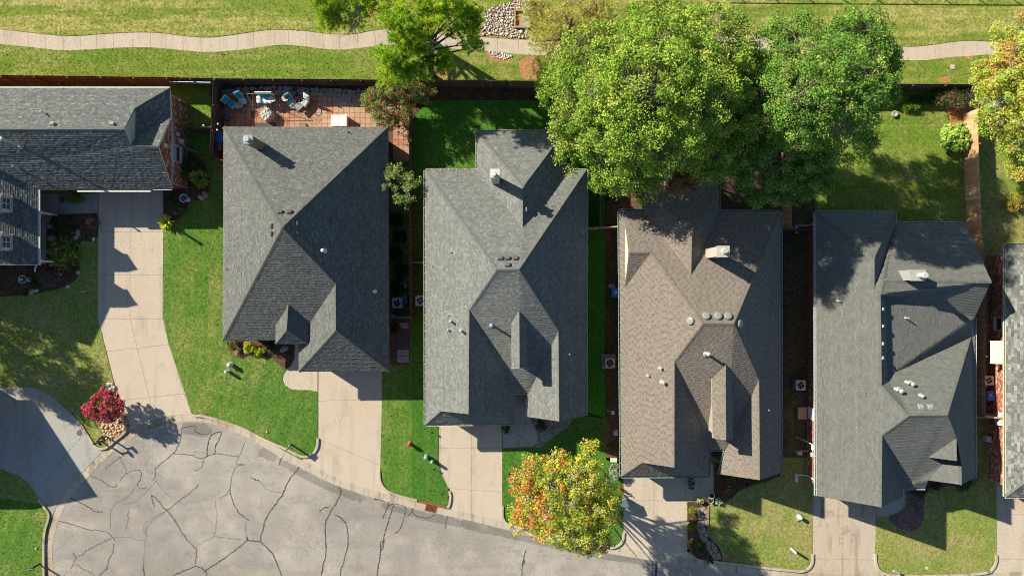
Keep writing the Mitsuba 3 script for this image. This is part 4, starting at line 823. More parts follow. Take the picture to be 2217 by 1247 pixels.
for i in range(9):
    y = a0 + (a1 - a0) * 0; s0, s1 = i / 9, (i + 1) / 9
    xa, za = X6 - 0.05 - 1.15 * s0, 2.4 - 0.42 * s0 ** 1.6; xb, zb = X6 - 0.05 - 1.15 * s1, 2.4 - 0.42 * s1 ** 1.6
    m.bar([(xa + xb) / 2, a0, (za + zb) / 2], [(xa + xb) / 2, a1, (za + zb) / 2], math.hypot(xb - xa, zb - za) * 0.96, 0.03 + 0.03 * (i % 2), (0.62, 0.60, 0.56))
for y in (a0 + .05, a1 - .05): m.bar([X6 - 1.18, y, 1.96], [X6 - 0.05, y, 1.6], 0.03, 0.03, (.6, .58, .55))
put(f'{h6.k}__awning', m, 'mat_plastic')
m = M(); m.box([X6 - .1, -10.3, 1.4], [0.2, 0.5, 0.55], (0.55, 0.57, 0.6)); m.box([X6 - .1, -9.7, 1.6], [0.16, 0.3, 0.35], (0.5, 0.52, 0.55)); m.tube([[X6 - .1, -10.0, 1.3], [X6 - .8, -9.95, 1.1], [X6 - 1.2, -9.9, 0.6]], 0.035, (.5, .5, .5)); put(f'{h6.k}__meter_box', m, 'mat_plastic')
m = M(); m.box([X6 - .35, -11.8, 0.45], [0.35, 0.4, 0.5], (0.42, 0.44, 0.46)); m.tube([[X6 - .5, -12.0, 0], [X6 - .5, -12.0, .6], [X6 - .1, -12.0, .8]], 0.03, (.5, .5, .5)); put(f'{h6.k}__gas_meter', m, 'mat_plastic')

# the house outside the frame on the left whose gable shades the grey driveway, and the fence line above the frame
V0 = dict(nw=(-56, -6.4, e, 1), ne=(-41.84, -6.4, e, 1), rw=(-56, -10.7, 6.0, 1), re=(-41.84, -10.7, 6.0, 1), sw=(-56, -14.9, e, 1), se=(-41.84, -14.9, e, 1))
h0 = House('house', 'house outside the left edge whose gable shadow falls on the grey driveway', 'slate', V0, dict(N=['nw', 'ne', 're', 'rw'], S=['rw', 're', 'se', 'sw']), ['nw', 'ne', 'se', 'sw'], trim=(0.5, 0.48, 0.44), seed=11)
h0.gable([h0.V['re'], h0.V['ne'], h0.V['se']], (-0.1, 0, 0), (0.3, 0.12, 0.08))

# ================================================================ FENCES
WOOD = {'red': [(0.29, 0.135, 0.08), (0.25, 0.11, 0.065), (0.33, 0.16, 0.095)], 'dark': [(0.115, 0.09, 0.078), (0.14, 0.11, 0.095), (0.095, 0.075, 0.065)], 'umber': [(0.15, 0.105, 0.08), (0.18, 0.125, 0.095), (0.13, 0.09, 0.07)],
        'amber': [(0.56, 0.33, 0.19), (0.50, 0.28, 0.155), (0.62, 0.39, 0.24)], 'pale': [(0.52, 0.46, 0.42), (0.56, 0.50, 0.46), (0.48, 0.42, 0.38)], 'grey': [(0.20, 0.18, 0.16), (0.24, 0.22, 0.20), (0.17, 0.15, 0.14)]}
def wood_fn(pal):
    """Boards: each its own tone, grain running up the board, knots and grey weathering."""
    def fn(p, n, uv):
        cell = cell_rand(p.x / 0.071, p.y / 0.071, 3.0)
        cell2 = cell_rand(p.x / 0.149 + 9, p.y / 0.149, 1.0)
        grain = noise(p.x * 60, p.y * 60, p.z * 2.5)
        weather = fbm(p.x * 1.2, p.y * 1.2, p.z * 1.5, 3)
        c = mix(mix(pal[0], pal[1], cell), pal[2], smoothstep(0.5, 1.0, cell2))
        c = mix(c, (0.16, 0.14, 0.125), smoothstep(0.6, 0.85, weather) * 0.35)
        return c * (0.78 + 0.2 * cell2 + 0.25 * grain)
    return fn
for kk, pp in WOOD.items(): scene[f'mat_wood_{kk}'] = {'type': 'twosided', 'bsdf': {'type': 'diffuse', 'reflectance': proc(wood_fn(pp))}}
def putw(key, m, mat):
    v, f, c = m.arrays(); return put_plain(key, (v, f), mat)
def fence(label, pts, wood, height=1.8, side=1, step=2.4, rails=True, caps=False, pw=0.142, detail=True):
    """Close-boarded fence through the ground points: every picket, rail and post a part of its own. side = 1: rails on the left of the run."""
    k = thing('board_fence', label, 'fence', 'wooden garden fences')
    rs = np.random.default_rng(len(label) * 7 + int(abs(pts[0][0] * 10))); pal = np.asarray(WOOD[wood])
    for a, b in zip(pts, pts[1:]):
        a, b = np.asarray(a, float), np.asarray(b, float); L = np.linalg.norm(b - a); u = (b - a) / L; nrm = np.array([-u[1], u[0]]) * side; rz = math.atan2(u[1], u[0])
        n = int(L / pw)
        for i in range(n):
            c = a + u * (i + .5) * L / n + nrm * rs.normal(0, 0.004); h = height + rs.normal(0, 0.012)
            w = L / n - 0.006; col = pal[rs.integers(3)] * (1 + rs.normal(0, 0.13)); m = M(); t = 0.018; ea = 0.028
            prof = [(-w / 2, 0.0), (w / 2, 0.0), (w / 2, h - ea), (w / 2 - ea, h), (-w / 2 + ea, h), (-w / 2, h - ea)]
            v = [[*(c + u * x + nrm * s * t / 2), z - 0.05] for s in (-1, 1) for x, z in prof]
            f = [[0, 2, 1], [0, 3, 2], [0, 4, 3], [0, 5, 4], [6, 7, 8], [6, 8, 9], [6, 9, 10], [6, 10, 11]] + [t3 for j in range(6) for t3 in ([j, (j + 1) % 6, 6 + (j + 1) % 6], [j, 6 + (j + 1) % 6, 6 + j])]
            m.add(v, f, np.clip(col, 0.01, .9)); putw(f'{k}__picket', m, f'mat_wood_{wood}')
        if rails:
            for z in (0.3, height * .52, height - 0.22):
                m = M(); m.bar([*(a + nrm * 0.045), z], [*(b + nrm * 0.045), z], 0.045, 0.085, pal[1] * 1.1); putw(f'{k}__rail', m, 'mat_wood_pale' if wood == 'amber' else f'mat_wood_{wood}')
            for s in np.arange(0, L + .01, L / max(1, round(L / step))):
                m = M(); m.box([*(a + u * s + nrm * 0.10), height / 2 - .05], [0.09, 0.09, height + 0.02], pal[0] * 1.05, rz); putw(f'{k}__post', m, f'mat_wood_{wood}')
        if caps:
            m = M(); m.bar([*a, height + .01], [*b, height + .01], 0.13, 0.03, pal[2] * 1.15); put(f'{k}__cap_rail', m)
    return k
Z = 1.8
def top(*pp): return [P2(x, y, Z) for x, y in pp]
fence('reddish brown board fence behind the house at the left edge', top((-60, 161.5), (0, 162.5), (360, 167), (462, 169)), 'red', side=-1)
fence('dark brown board fence behind the orange tiled patio', top((463, 169.5), (780, 172), (884, 173)), 'dark', side=-1)
fence('dark board fence behind the shaded back lawn and mulch bed', top((886, 173), (1165, 176), (1300, 177)), 'umber', side=1)
fence('board fence hidden under the two big green trees', top((1303, 177), (1700, 180)), 'umber', side=-1)
fence('sunlit brown board fence beside the footpath at the upper right', top((1702, 180), (2118, 182.5)), 'umber', side=-1)
fence('dark board fence along the left end of the tiled patio', top((461, 171), (456, 283), (452, 336)), 'dark', side=1)
fence('short dark board fence closing off the two bins', [P2(456, 339, Z), P2(483, 349, Z)], 'dark', side=1)
fence('low dark board fence between brick gable and patio corner', top((390, 273), (455, 276)), 'dark', side=1)
fence('dark board fence between the first two grey roofed houses', top((886, 240), (887.5, 690)), 'umber', side=1)
fence('narrow grey board gate by the air conditioner of the dark roofed house', top((849, 688), (886, 689)), 'grey', side=1)
fence('weathered grey gate beside the deep green side lawn', top((889, 568.5), (921, 568.5)), 'grey', side=1)
fence('grey weathered fence under the left edge of the big tree', top((1301, 330), (1301.5, 492)), 'grey', side=-1)
fence('orange brown board fence joining the pale grey and brown roofed houses', top((1271, 494), (1340, 491)), 'amber', side=1)
fence('board fence north of the gap between brown and olive roofed houses', top((1712, 300), (1714, 493)), 'amber', side=1)
fence('short board fence closing the gap beside the brown roofed house', top((1692, 496), (1757, 498)), 'umber', side=1)
fence('long orange sunlit board fence right of the back lawn', top((2117, 236), (2122, 385), (2128, 530), (2134, 640), (2134, 903)), 'amber', side=1)
fence('amber board gate beside the blue bin at the right edge', top((2112, 905), (2172, 906)), 'amber', side=1)
# post-and-wire fence whose shadow crosses the grass at the upper right
k = thing('wire_fence', 'post and wire fence just above the upper right edge, seen by its shadow', 'fence')
fy = P2(1500, -22)[1]; m = M(); m.bar([14, fy, 1.12], [60, fy - .35, 1.12], 0.05, 0.06, (0.3, 0.3, 0.3)); put(f'{k}__rail', m)
for x in np.arange(14.2, 60, 2.72): m = M(); m.cyl([x, fy - .35 * (x - 14) / 46, -0.1], 0.04, 1.25, (0.3, 0.3, 0.3), sides=8); put(f'{k}__post', m)

# ================================================================ TREES AND PLANTS
def unit(v): return v / (np.linalg.norm(v, axis=-1, keepdims=True) + 1e-12)
def leaves(m, c, r, per, size, col, rs, up=0.55, flat=0.75, aspect=0.55, var=0.16, hollow=0.45):
    """Separate leaves (two triangles folded on the midrib) spread through clumps c of radius r."""
    n = len(c); k = n * per
    d = unit(rs.normal(size=(k, 3))); u = hollow + (1 - hollow) * rs.uniform(size=(k, 1)) ** 0.6
    o = d * u * np.repeat(np.broadcast_to(r, n), per)[:, None] * np.array([1, 1, flat])
    p = np.repeat(c, per, 0) + o
    nrm = unit(rs.normal(size=(k, 3)) * 0.75 + d * 0.55 + np.array([0, 0, up]))
    t = unit(np.cross(nrm, rs.normal(size=(k, 3)))); b = np.cross(nrm, t)
    s = size * rs.uniform(0.65, 1.3, (k, 1))
    fold = 0.12 * s
    v = np.stack([p - t * s / 2, p + b * s * aspect / 2 - nrm * fold, p + t * s / 2, p - b * s * aspect / 2 - nrm * fold], 1).reshape(-1, 3)
    f = np.array([[0, 1, 2], [0, 2, 3]])
    cc = np.repeat(col, per, 0) if np.ndim(col) == 2 else np.tile(col, (k, 1))
    cc = np.clip(cc * (1 + rs.normal(0, var, (k, 1))), 0.005, 0.85)
    m.add(v, (f[None] + (np.arange(k) * 4)[:, None, None]).reshape(-1, 3), np.repeat(cc, 4, 0))
def needles(m, c, dirs, per, length, width, col, rs, spread=0.9):
    n = len(c); k = n * per
    d = unit(np.repeat(dirs, per, 0) + rs.normal(size=(k, 3)) * spread)
    s = unit(np.cross(d, rs.normal(size=(k, 3)))) * width / 2
    p = np.repeat(c, per, 0); L = length * rs.uniform(0.7, 1.15, (k, 1))
    v = np.stack([p - s, p + s, p + d * L], 1).reshape(-1, 3)
    cc = np.clip(np.repeat(col, per, 0) * (1 + rs.normal(0, 0.12, (k, 1))), 0.005, .85)
    m.add(v, np.arange(3 * k).reshape(-1, 3), np.repeat(cc, 3, 0))
def clumps_in(blobs, n, rs, shell=0.55, zmin=0.6):
    b = np.array(blobs, float); w = (b[:, 3] * b[:, 4] * b[:, 5]) ** 0.7; w /= w.sum(); out = []
    while len(out) < n:
        i = rs.choice(len(b), p=w); d = unit(rs.normal(size=3)); q = b[i, :3] + d * b[i, 3:] * (shell + (1 - shell) * rs.uniform() ** 0.7)
        if q[2] < zmin: continue
        inside = (((q - b[:, :3]) / b[:, 3:]) ** 2).sum(1)
        if (inside < (shell * 0.9) ** 2).any(): continue
        out.append(q)
    return np.array(out)
def wood(m, base, tip_z, r0, clumps, n_limbs, col, rs, twig=0.012, lean=(0, 0), start=0.35, droop=0.0):
    """Trunk, limbs and twigs that carry the clumps."""
    base = np.asarray(base, float); tip = np.array([base[0] + lean[0], base[1] + lean[1], tip_z]); trunk = [base - [0, 0, .2]]
    for t in np.linspace(0.12, 1, 6): trunk.append(base + (tip - base) * t + np.append(rs.normal(0, 0.05, 2), 0))
    trunk = np.array(trunk); m.tube(trunk, r0 * np.linspace(1.15, 0.45, len(trunk)), col, 9)
    idx = [int(np.argmax(((clumps - tip) ** 2).sum(1)))]; dist = ((clumps - clumps[idx[0]]) ** 2).sum(1)
    while len(idx) < min(n_limbs, len(clumps)): j = int(np.argmax(dist)); idx.append(j); dist = np.minimum(dist, ((clumps - clumps[j]) ** 2).sum(1))
    pts, rad = [trunk[3:]], [np.full(len(trunk) - 3, r0 * .5)]
    for j in idx:
        e = clumps[j]; a = base + (tip - base) * np.clip(rs.uniform(start, 1.0), 0, 1); a[2] = min(a[2], max(e[2] - 0.15, base[2] + 0.3)) if start < 1 else a[2]
        mid = a + (e - a) * 0.5 + np.array([0, 0, 0.10 * np.linalg.norm(e - a)]) + rs.normal(0, 0.06 * np.linalg.norm(e - a), 3)
        t = np.linspace(0, 1, 7)[:, None]; q = (1 - t) ** 2 * a + 2 * t * (1 - t) * mid + t * t * e
        rr = r0 * 0.45 * np.linspace(1, 0.12, 7); m.tube(q, rr, col, 5); pts.append(q[1:]); rad.append(rr[1:])
    pts = np.vstack(pts)
    for c in clumps:
        d = ((pts - c) ** 2).sum(1); q = pts[int(np.argmin(d + 0.4 * rs.uniform(size=len(d)) * d))]
        mid = (q + c) / 2 + rs.normal(0, 0.08 * np.linalg.norm(c - q) + .01, 3); m.tube([q, mid, c], [twig * 2.2, twig * 1.6, twig * .7], col, 4)
def tree(key, label, cat, base, blobs, n, clump_r, per, size, paint, r0=0.2, tip=None, bark=(0.16, 0.13, 0.11), limbs=14, seed=0, shell=0.5, group=None, up=0.55, aspect=0.55, flat=0.75, hollow=0.45, zmin=0.6, extra=None, twig=0.012, lean=(0, 0), mat='mat_leaf'):
    rs = np.random.default_rng(seed); k = thing(key, label, cat, group)
    c = clumps_in(blobs, n, rs, shell, zmin); b = np.array(blobs, float)
    tip = tip or (b[:, 2].mean() + 0.2 * b[:, 5].max()); base = np.array([*base, 0.0])
    m = M(); wood(m, base, tip, r0, c, limbs, bark, rs, twig, lean); put(f'{k}__trunk', m)
    m = M(); leaves(m, c, rs.uniform(0.7, 1.25, n) * clump_r, per, size, paint(c, rs), rs, up, flat, aspect, hollow=hollow); put(f'{k}__crown', m, mat)
    return k, c, rs
def pal(cols, w):
    cols = np.asarray(cols, float); w = np.asarray(w, float) / np.sum(w)
    return lambda c, rs: cols[rs.choice(len(cols), len(c), p=w)] * (1 + rs.normal(0, .10, (len(c), 1)))
def B(px, py, z, rx, ry=None, rz=None): return [*P(px, py, z), rx, ry or rx, rz or (ry or rx) * 0.8]
def under(px, py, z): return P(px, py, z)[:2]

maple_cols = pal([(0.28, 0.41, 0.058), (0.37, 0.47, 0.08), (0.20, 0.33, 0.05), (0.44, 0.49, 0.105)], [5, 4, 3, 1.5])
km, cm_, rsm = tree('maple_tree', 'broad bright green leafy tree, the largest in the picture', 'tree', P2(1359, 294), [B(1420, 215, 10.6, 5.0, 4.8, 4.3), B(1290, 150, 8.8, 2.9, 2.8, 2.3), B(1275, 262, 7.8, 2.7, 2.7, 2.1), B(1340, 352, 7.0, 2.6, 2.3, 1.9), B(1530, 110, 9.4, 3.0, 2.8, 2.5),
     B(1560, 255, 9.0, 2.5, 2.6, 2.2), B(1475, 325, 8.0, 2.7, 2.4, 2.1), B(1430, 70, 9.2, 3.0, 2.1, 2.3), B(1205, 190, 6.2, 1.3, 1.6, 1.2), B(1240, 330, 5.8, 1.3, 1.5, 1.2), B(1310, 405, 5.2, 1.1, 1.0, 0.8), B(1400, 410, 5.6, 1.0, .9, .7), B(1535, 345, 7.4, 1.9, 1.7, 1.4), B(1400, 200, 12.5, 3.2, 3.0, 2.4), B(1600, 165, 9.0, 2.1, 2.4, 1.8), B(1500, 200, 10.5, 2.6, 2.6, 2.2)],
     1350, 0.56, 120, 0.165, maple_cols, r0=0.34, tip=10, limbs=26, seed=21, shell=0.58, up=0.3, hollow=0.25, mat='mat_leaf_dense')
m = M(); rs = np.random.default_rng(5); c = clumps_in([B(1474, 378, 9.3, 0.75, 1.2, 0.5), B(1494, 400, 8.8, 0.6, 0.5, 0.4), B(1456, 404, 8.7, .5, .5, .4)], 60, rs, 0.2)
leaves(m, c, 0.30, 46, 0.13, pal([(0.24, 0.105, 0.06), (0.17, 0.07, 0.04), (0.30, 0.15, 0.085)], [3, 2, 1.5])(c, rs), rs); key = put(f'{km}__dead_branch', m, 'mat_leaf'); tag(key, 'branch of withered rust brown leaves over the brown roof')
tree('maple_tree', 'darker green leafy tree right of the largest tree, partly in its shade', 'tree', P2(1645, 292), [B(1775, 205, 11.0, 3.8, 3.5, 3.6), B(1705, 105, 8.8, 2.6, 2.4, 2.1), B(1850, 112, 8.6, 2.5, 2.2, 1.9), B(1892, 205, 8.2, 1.6, 1.9, 1.5), B(1825, 295, 8.2, 2.3, 2.1, 1.7), B(1725, 335, 6.4, 2.5, 2.3, 1.7),
     B(1640, 385, 5.0, 2.0, 1.9, 1.5), B(1755, 385, 5.2, 1.8, 1.5, 1.2), B(1650, 250, 7.4, 2.1, 2.3, 1.9), B(1903, 120, 7.4, 1.3, 1.0, 0.9), B(1858, 68, 9.6, 2.0, 1.6, 1.4), B(1890, 150, 9.0, 1.8, 1.7, 1.5), B(1592, 335, 5.8, 1.7, 1.6, 1.2), B(1775, 200, 12.6, 2.6, 2.4, 2.0), B(1660, 180, 8.4, 2.0, 2.4, 1.8), B(1625, 300, 7.0, 1.9, 1.9, 1.5), B(1690, 400, 4.6, 1.7, 1.5, 1.1)], 1150, 0.54, 115, 0.155,
     pal([(0.18, 0.33, 0.056), (0.24, 0.38, 0.068), (0.135, 0.26, 0.05), (0.33, 0.40, 0.095)], [5, 4, 3, 1]), r0=0.3, tip=10, limbs=24, seed=22, shell=0.58, up=0.3, hollow=0.25, mat='mat_leaf_dense')
# bald cypress: feathery, part green, part rusty
rs = np.random.default_rng(31); k = thing('cypress_tree', 'feathery yellow-green and rusty conifer left of the largest tree', 'tree')
bl = [B(1235, 85, 5.0, 2.9, 2.7, 3.0), B(1175, 60, 3.8, 1.4, 1.5, 1.4), B(1290, 45, 5.2, 1.9, 1.7, 1.7), B(1195, 150, 3.2, 1.5, 1.2, 1.2), B(1160, 20, 4.0, 1.1, 1.2, 1.0)]
c = clumps_in(bl, 460, rs, 0.35); m = M(); wood(m, [*P2(1218, 128), 0], 8.2, 0.2, c, 22, (0.20, 0.13, 0.10), rs, 0.010); put(f'{k}__trunk', m)
col = np.where(rs.uniform(size=(len(c), 1)) < 0.16, [[0.52, 0.33, 0.14]], [[0.54, 0.55, 0.14]]) * (1 + rs.normal(0, .14, (len(c), 1)))
m = M(); out = unit(c - np.array([*P2(1218, 128), 3.0])); dd = np.repeat(c, 6, 0) + rs.normal(0, 0.28, (len(c) * 6, 3)); needles(m, dd, np.repeat(out, 6, 0) * [1, 1, .5], 15, 0.30, 0.032, np.repeat(col, 6, 0), rs, 0.75); put(f'{k}__crown', m, 'mat_leaf')

def pine(label, base, blobs, n, seed, r0, tip, cols, limbs=16, tufts=9, lean=(0, 0)):
    rs = np.random.default_rng(seed); k = thing('pine_tree', label, 'tree')
    c = clumps_in(blobs, n, rs, 0.25, 1.5); b0 = np.array([*base, 0.0])
    m = M(); wood(m, b0, tip, r0, c, limbs, (0.085, 0.075, 0.075), rs, 0.014, lean); put(f'{k}__trunk', m)
    col = pal(*cols)(c, rs); t = np.repeat(c, tufts, 0) + rs.normal(0, 0.24, (n * tufts, 3)) * [1, 1, .7]
    out = unit(np.repeat(unit(c - (b0 + [0, 0, tip * .6])), tufts, 0) + rs.normal(0, .4, (n * tufts, 3)) + [0, 0, .5])
    m = M(); needles(m, t, out, 36, 0.33, 0.036, np.repeat(col, tufts, 0) * (1 + rs.normal(0, .08, (n * tufts, 1))), rs, 0.8); put(f'{k}__crown', m, 'mat_leaf')
    return k
PCOL = ([(0.46, 0.60, 0.05), (0.36, 0.54, 0.05), (0.55, 0.63, 0.06), (0.24, 0.42, 0.06)], [4, 4, 2, 1.5])
pine('tall bright green pine over the footpath, with its dark trunk showing', P2(940, 168), [B(878, 45, 9.0, 1.7, 1.7, 1.0), B(940, 15, 9.2, 1.6, 1.4, 1.0), B(905, 85, 8.0, 1.2, 1.0, .8), B(1005, 55, 6.4, 1.4, 1.6, 1.0), B(852, 128, 6.4, 1.5, 1.1, .8), B(895, 150, 5.4, 1.3, 1.0, .7), B(955, 130, 5.0, 0.9, .8, .6), B(850, 165, 4.6, .9, .7, .5), B(870, 95, 6.6, 1.0, .7, .6), B(1030, 95, 5, .7, .6, .5), B(985, 10, 8, .9, .9, .7)],
     270, 41, 0.24, 9.0, PCOL, limbs=24)
kp = pine('pine at the top edge with a bare whitish limb', P2(806, 8), [B(735, 28, 5.0, 1.7, 1.2, 0.9), B(720, 45, 4.6, .8, .7, .5), B(790, 12, 5.2, .8, .9, .6), B(740, -30, 7.0, 2.0, 1.6, 1.2), B(820, -50, 8.5, 2.2, 1.8, 1.4), B(700, -10, 6, 1.2, 1, .8)], 150, 42, 0.30, 9.5, PCOL, limbs=16)
m = M(); rs = np.random.default_rng(77); lm = smooth_line([P(782, -25, 6.4), P(778, 12, 6.0), P(777, 38, 5.6), P(768, 58, 5.2), P(752, 76, 4.9)], 5); m.tube(lm, np.linspace(.085, .018, len(lm)), (0.34, 0.29, 0.27), 6)
for i in range(5, len(lm) - 1, 1):
    for s in (0, 1):
        d = unit(rs.normal(size=3) * [1, 1, .3] + [-.6 + 1.1 * s, -.7, -.3]); q = [lm[i]]
        for j in range(3): q.append(q[-1] + d * 0.30 + rs.normal(0, .08, 3))
        m.tube(q, np.linspace(.018, .005, 4), (0.30, 0.25, 0.23), 4)
tag(put(f'{kp}__bare_limb', m), 'bare whitish limb with twigs')

# autumn trees
cx5 = P(1152, 1080, 8)[0]
def autumn(c, rs):
    west = 1 / (1 + np.exp((c[:, 0] - cx5) / 0.8)); f = meshkit.noise(c * 0.9, 4); p = np.clip(west * 0.62 + (f > 0.70) * 0.34 + 0.04, 0, 1)
    hot = np.array([(0.72, 0.29, 0.09), (0.74, 0.40, 0.11), (0.72, 0.22, 0.10), (0.66, 0.50, 0.12)]); cool = np.array([(0.60, 0.57, 0.08), (0.50, 0.53, 0.07), (0.68, 0.58, 0.10), (0.34, 0.43, 0.06), (0.42, 0.47, 0.065)])
    return np.where((rs.uniform(size=len(c)) < p)[:, None], hot[rs.choice(4, len(c), p=[.4, .25, .25, .1])], cool[rs.choice(5, len(c))]) * (1 + rs.normal(0, .08, (len(c), 1)))
tree('autumn_tree', 'tree turning orange on its left side and yellow-green elsewhere, at the kerb', 'tree', P2(1209, 1026), [B(1235, 1085, 8.5, 3.22, 3.32, 1.84), B(1155, 1045, 8.0, 1.56, 2.21, 1.38), B(1140, 1115, 7.7, 1.29, 1.47, 1.11), B(1265, 1160, 7.9, 2.03, 1.38, 1.29), B(1312, 1095, 7.8, 1.29, 1.75, 1.19), B(1238, 1010, 8.2, 1.84, 0.92, 0.92), B(1275, 968, 8.0, 0.74, 0.55, 0.37), B(1210, 985, 7.9, 0.46, 0.55, 0.37), B(1170, 1150, 7.5, 0.82, 0.74, 0.64)],
     900, 0.34, 40, 0.15, autumn, r0=0.19, tip=5.6, bark=(0.30, 0.27, 0.25), limbs=34, seed=51, shell=0.3, twig=0.011, hollow=0.25, up=0.5)
cx6 = P(2150, 150, 5)
def autumn2(c, rs):
    p = np.clip(0.45 - ((c[:, 0] - cx6[0]) ** 2 + (c[:, 1] - cx6[1]) ** 2) / 6, 0.04, 0.5)
    hot = np.array([(0.70, 0.36, 0.13), (0.70, 0.44, 0.14)]); cool = np.array([(0.58, 0.57, 0.10), (0.46, 0.52, 0.075), (0.52, 0.53, 0.11), (0.34, 0.50, 0.06)])
    return np.where((rs.uniform(size=len(c)) < p)[:, None], hot[rs.choice(2, len(c))], cool[rs.choice(4, len(c))]) * (1 + rs.normal(0, .08, (len(c), 1)))
tree('autumn_tree', 'yellow-green tree with orange tips at the upper right edge', 'tree', P2(2150, 235), [B(2215, 190, 6.0, 2.8, 3.4, 2.2), B(2160, 215, 5.0, 1.7, 1.6, 1.2), B(2165, 270, 4.6, 1.6, 1.3, 1.1), B(2195, 95, 6.0, 1.3, 2.2, 1.3), B(2150, 160, 5.2, 1.4, 1.2, 1.0), B(2200, 310, 4.4, 1.6, 1.3, 1.0), B(2205, 365, 3.8, .9, 1.0, .7), B(2270, 200, 6, 3, 4, 2.4)],
     760, 0.40, 58, 0.15, autumn2, r0=0.2, tip=4.6, bark=(0.30, 0.27, 0.25), limbs=26, seed=52, shell=0.4)
# flowering trees and small trees
def flowers(k, c, rs, n, r, size, cols, per=16, top=0.0):
    c = c[c[:, 2] > np.quantile(c[:, 2], top)]; i = rs.choice(len(c), min(n, len(c)), replace=False); m = M()
    q = c[i] + unit(rs.normal(size=(len(i), 3)) + [0, 0, 1.0]) * r
    leaves(m, q, r * 0.75, per, size, np.asarray(cols)[rs.choice(len(cols), len(i))], rs, 0.8, 0.9, 0.9, 0.12, 0.2)
    return tag(put(f'{k}__flower_heads', m, 'mat_petal'), kind='stuff')
k, c, rs = tree('crape_myrtle', 'round crape myrtle covered in magenta pink flowers at the driveway corner', 'tree', under(228, 882, 1.8), [B(228, 880, 1.75, 1.35, 1.3, 1.05), B(200, 885, 1.6, .7, .8, .6)], 300, 0.19, 26, 0.085, pal([(0.15, 0.21, 0.05), (0.20, 0.25, 0.06), (0.24, 0.15, 0.06)], [4, 3, 1.2]), r0=0.07, tip=1.0, limbs=12, seed=61, zmin=.5)
flowers(k, c, rs, 290, 0.13, 0.095, [(0.88, 0.045, 0.20), (0.90, 0.08, 0.27), (0.82, 0.035, 0.15), (0.88, 0.13, 0.20)], 44, 0.0)
k, c, rs = tree('crape_myrtle', 'crape myrtle dotted with red flowers at the patio corner', 'tree', under(858, 225, 2.0), [B(845, 226, 2.4, 2.1, 1.75, 1.3), B(880, 195, 2.5, 1.5, 1.1, 1.0), B(915, 205, 2.0, 1.0, .8, .8), B(840, 265, 1.7, .9, .8, .7), B(808, 222, 2.0, .9, 1.1, .8)], 430, 0.24, 44, 0.10, pal([(0.28, 0.37, 0.10), (0.36, 0.41, 0.12), (0.21, 0.29, 0.075), (0.48, 0.32, 0.12)], [4, 3, 3, .8]), r0=0.08, tip=1.3, limbs=16, seed=62, zmin=.5)
flowers(k, c, rs, 170, 0.12, 0.11, [(0.62, 0.035, 0.06), (0.60, 0.10, 0.07), (0.66, 0.03, 0.10)], 12)
tree('small_tree', 'small sparse light green tree in the side yard between two grey roofs', 'tree', under(862, 402, 2.6), [B(862, 395, 3.2, 1.25, 1.4, .7), B(850, 365, 2.9, .8, .6, .5), B(880, 430, 2.8, .7, .7, .5), B(892, 395, 2.9, .7, .7, .4)], 95, 0.24, 26, 0.11, pal([(0.33, 0.45, 0.12), (0.25, 0.37, 0.09), (0.43, 0.46, 0.14)], [4, 3, 1.5]), r0=0.06, tip=2.2, bark=(0.22, 0.18, 0.15), limbs=12, seed=63, shell=.3)
tree('shade_tree', 'tree outside the left edge that dapples the lawn and grey driveway', 'tree', (-47.2, 0.2), [[-47.0, 0.4, 6.8, 3.7, 3.2, 2.5], [-45.6, -1.8, 6.0, 1.8, 1.6, 1.4], [-43.6, -3.4, 6.0, 2.1, 1.3, 1.1]], 330, 0.5, 70, 0.17, maple_cols, r0=0.2, limbs=14, seed=64)

# ---- shrubs and flowers
def shrub(key, label, cat, px, py, r, h, n, per, size, cols, w, seed, ry=None, z0=0.0, aspect=0.5, up=0.6, group=None, flower=None, clip=False, stem=True, hollow=.3):
    """A shrub whose middle is seen at this pixel."""
    rs = np.random.default_rng(seed); k = thing(key, label, cat, group); c0 = P(px, py, z0 + h * 0.55); bl = [[*c0, r * .8, (ry or r) * .8, h * 0.42]]
    c = clumps_in(bl, n, rs, 0.6 if clip else 0.25, 0.05)
    m = M(); leaves(m, c, (0.16 if clip else 0.22) * r, per, size, pal(cols, w)(c, rs), rs, up, .9, aspect, .14, hollow); put(f'{k}__foliage', m, 'mat_leaf')
    if stem:
        s = M(); b0 = np.array([c0[0], c0[1], z0])
        for q in c[::max(1, n // 8)]: s.tube([b0 - [0, 0, .05], (b0 + q) / 2 + rs.normal(0, .02, 3), q], [.02, .014, .007], (0.14, 0.10, 0.07), 5)
        put(f'{k}__stems', s)
    if flower: flowers(k, c, rs, *flower)
    return k
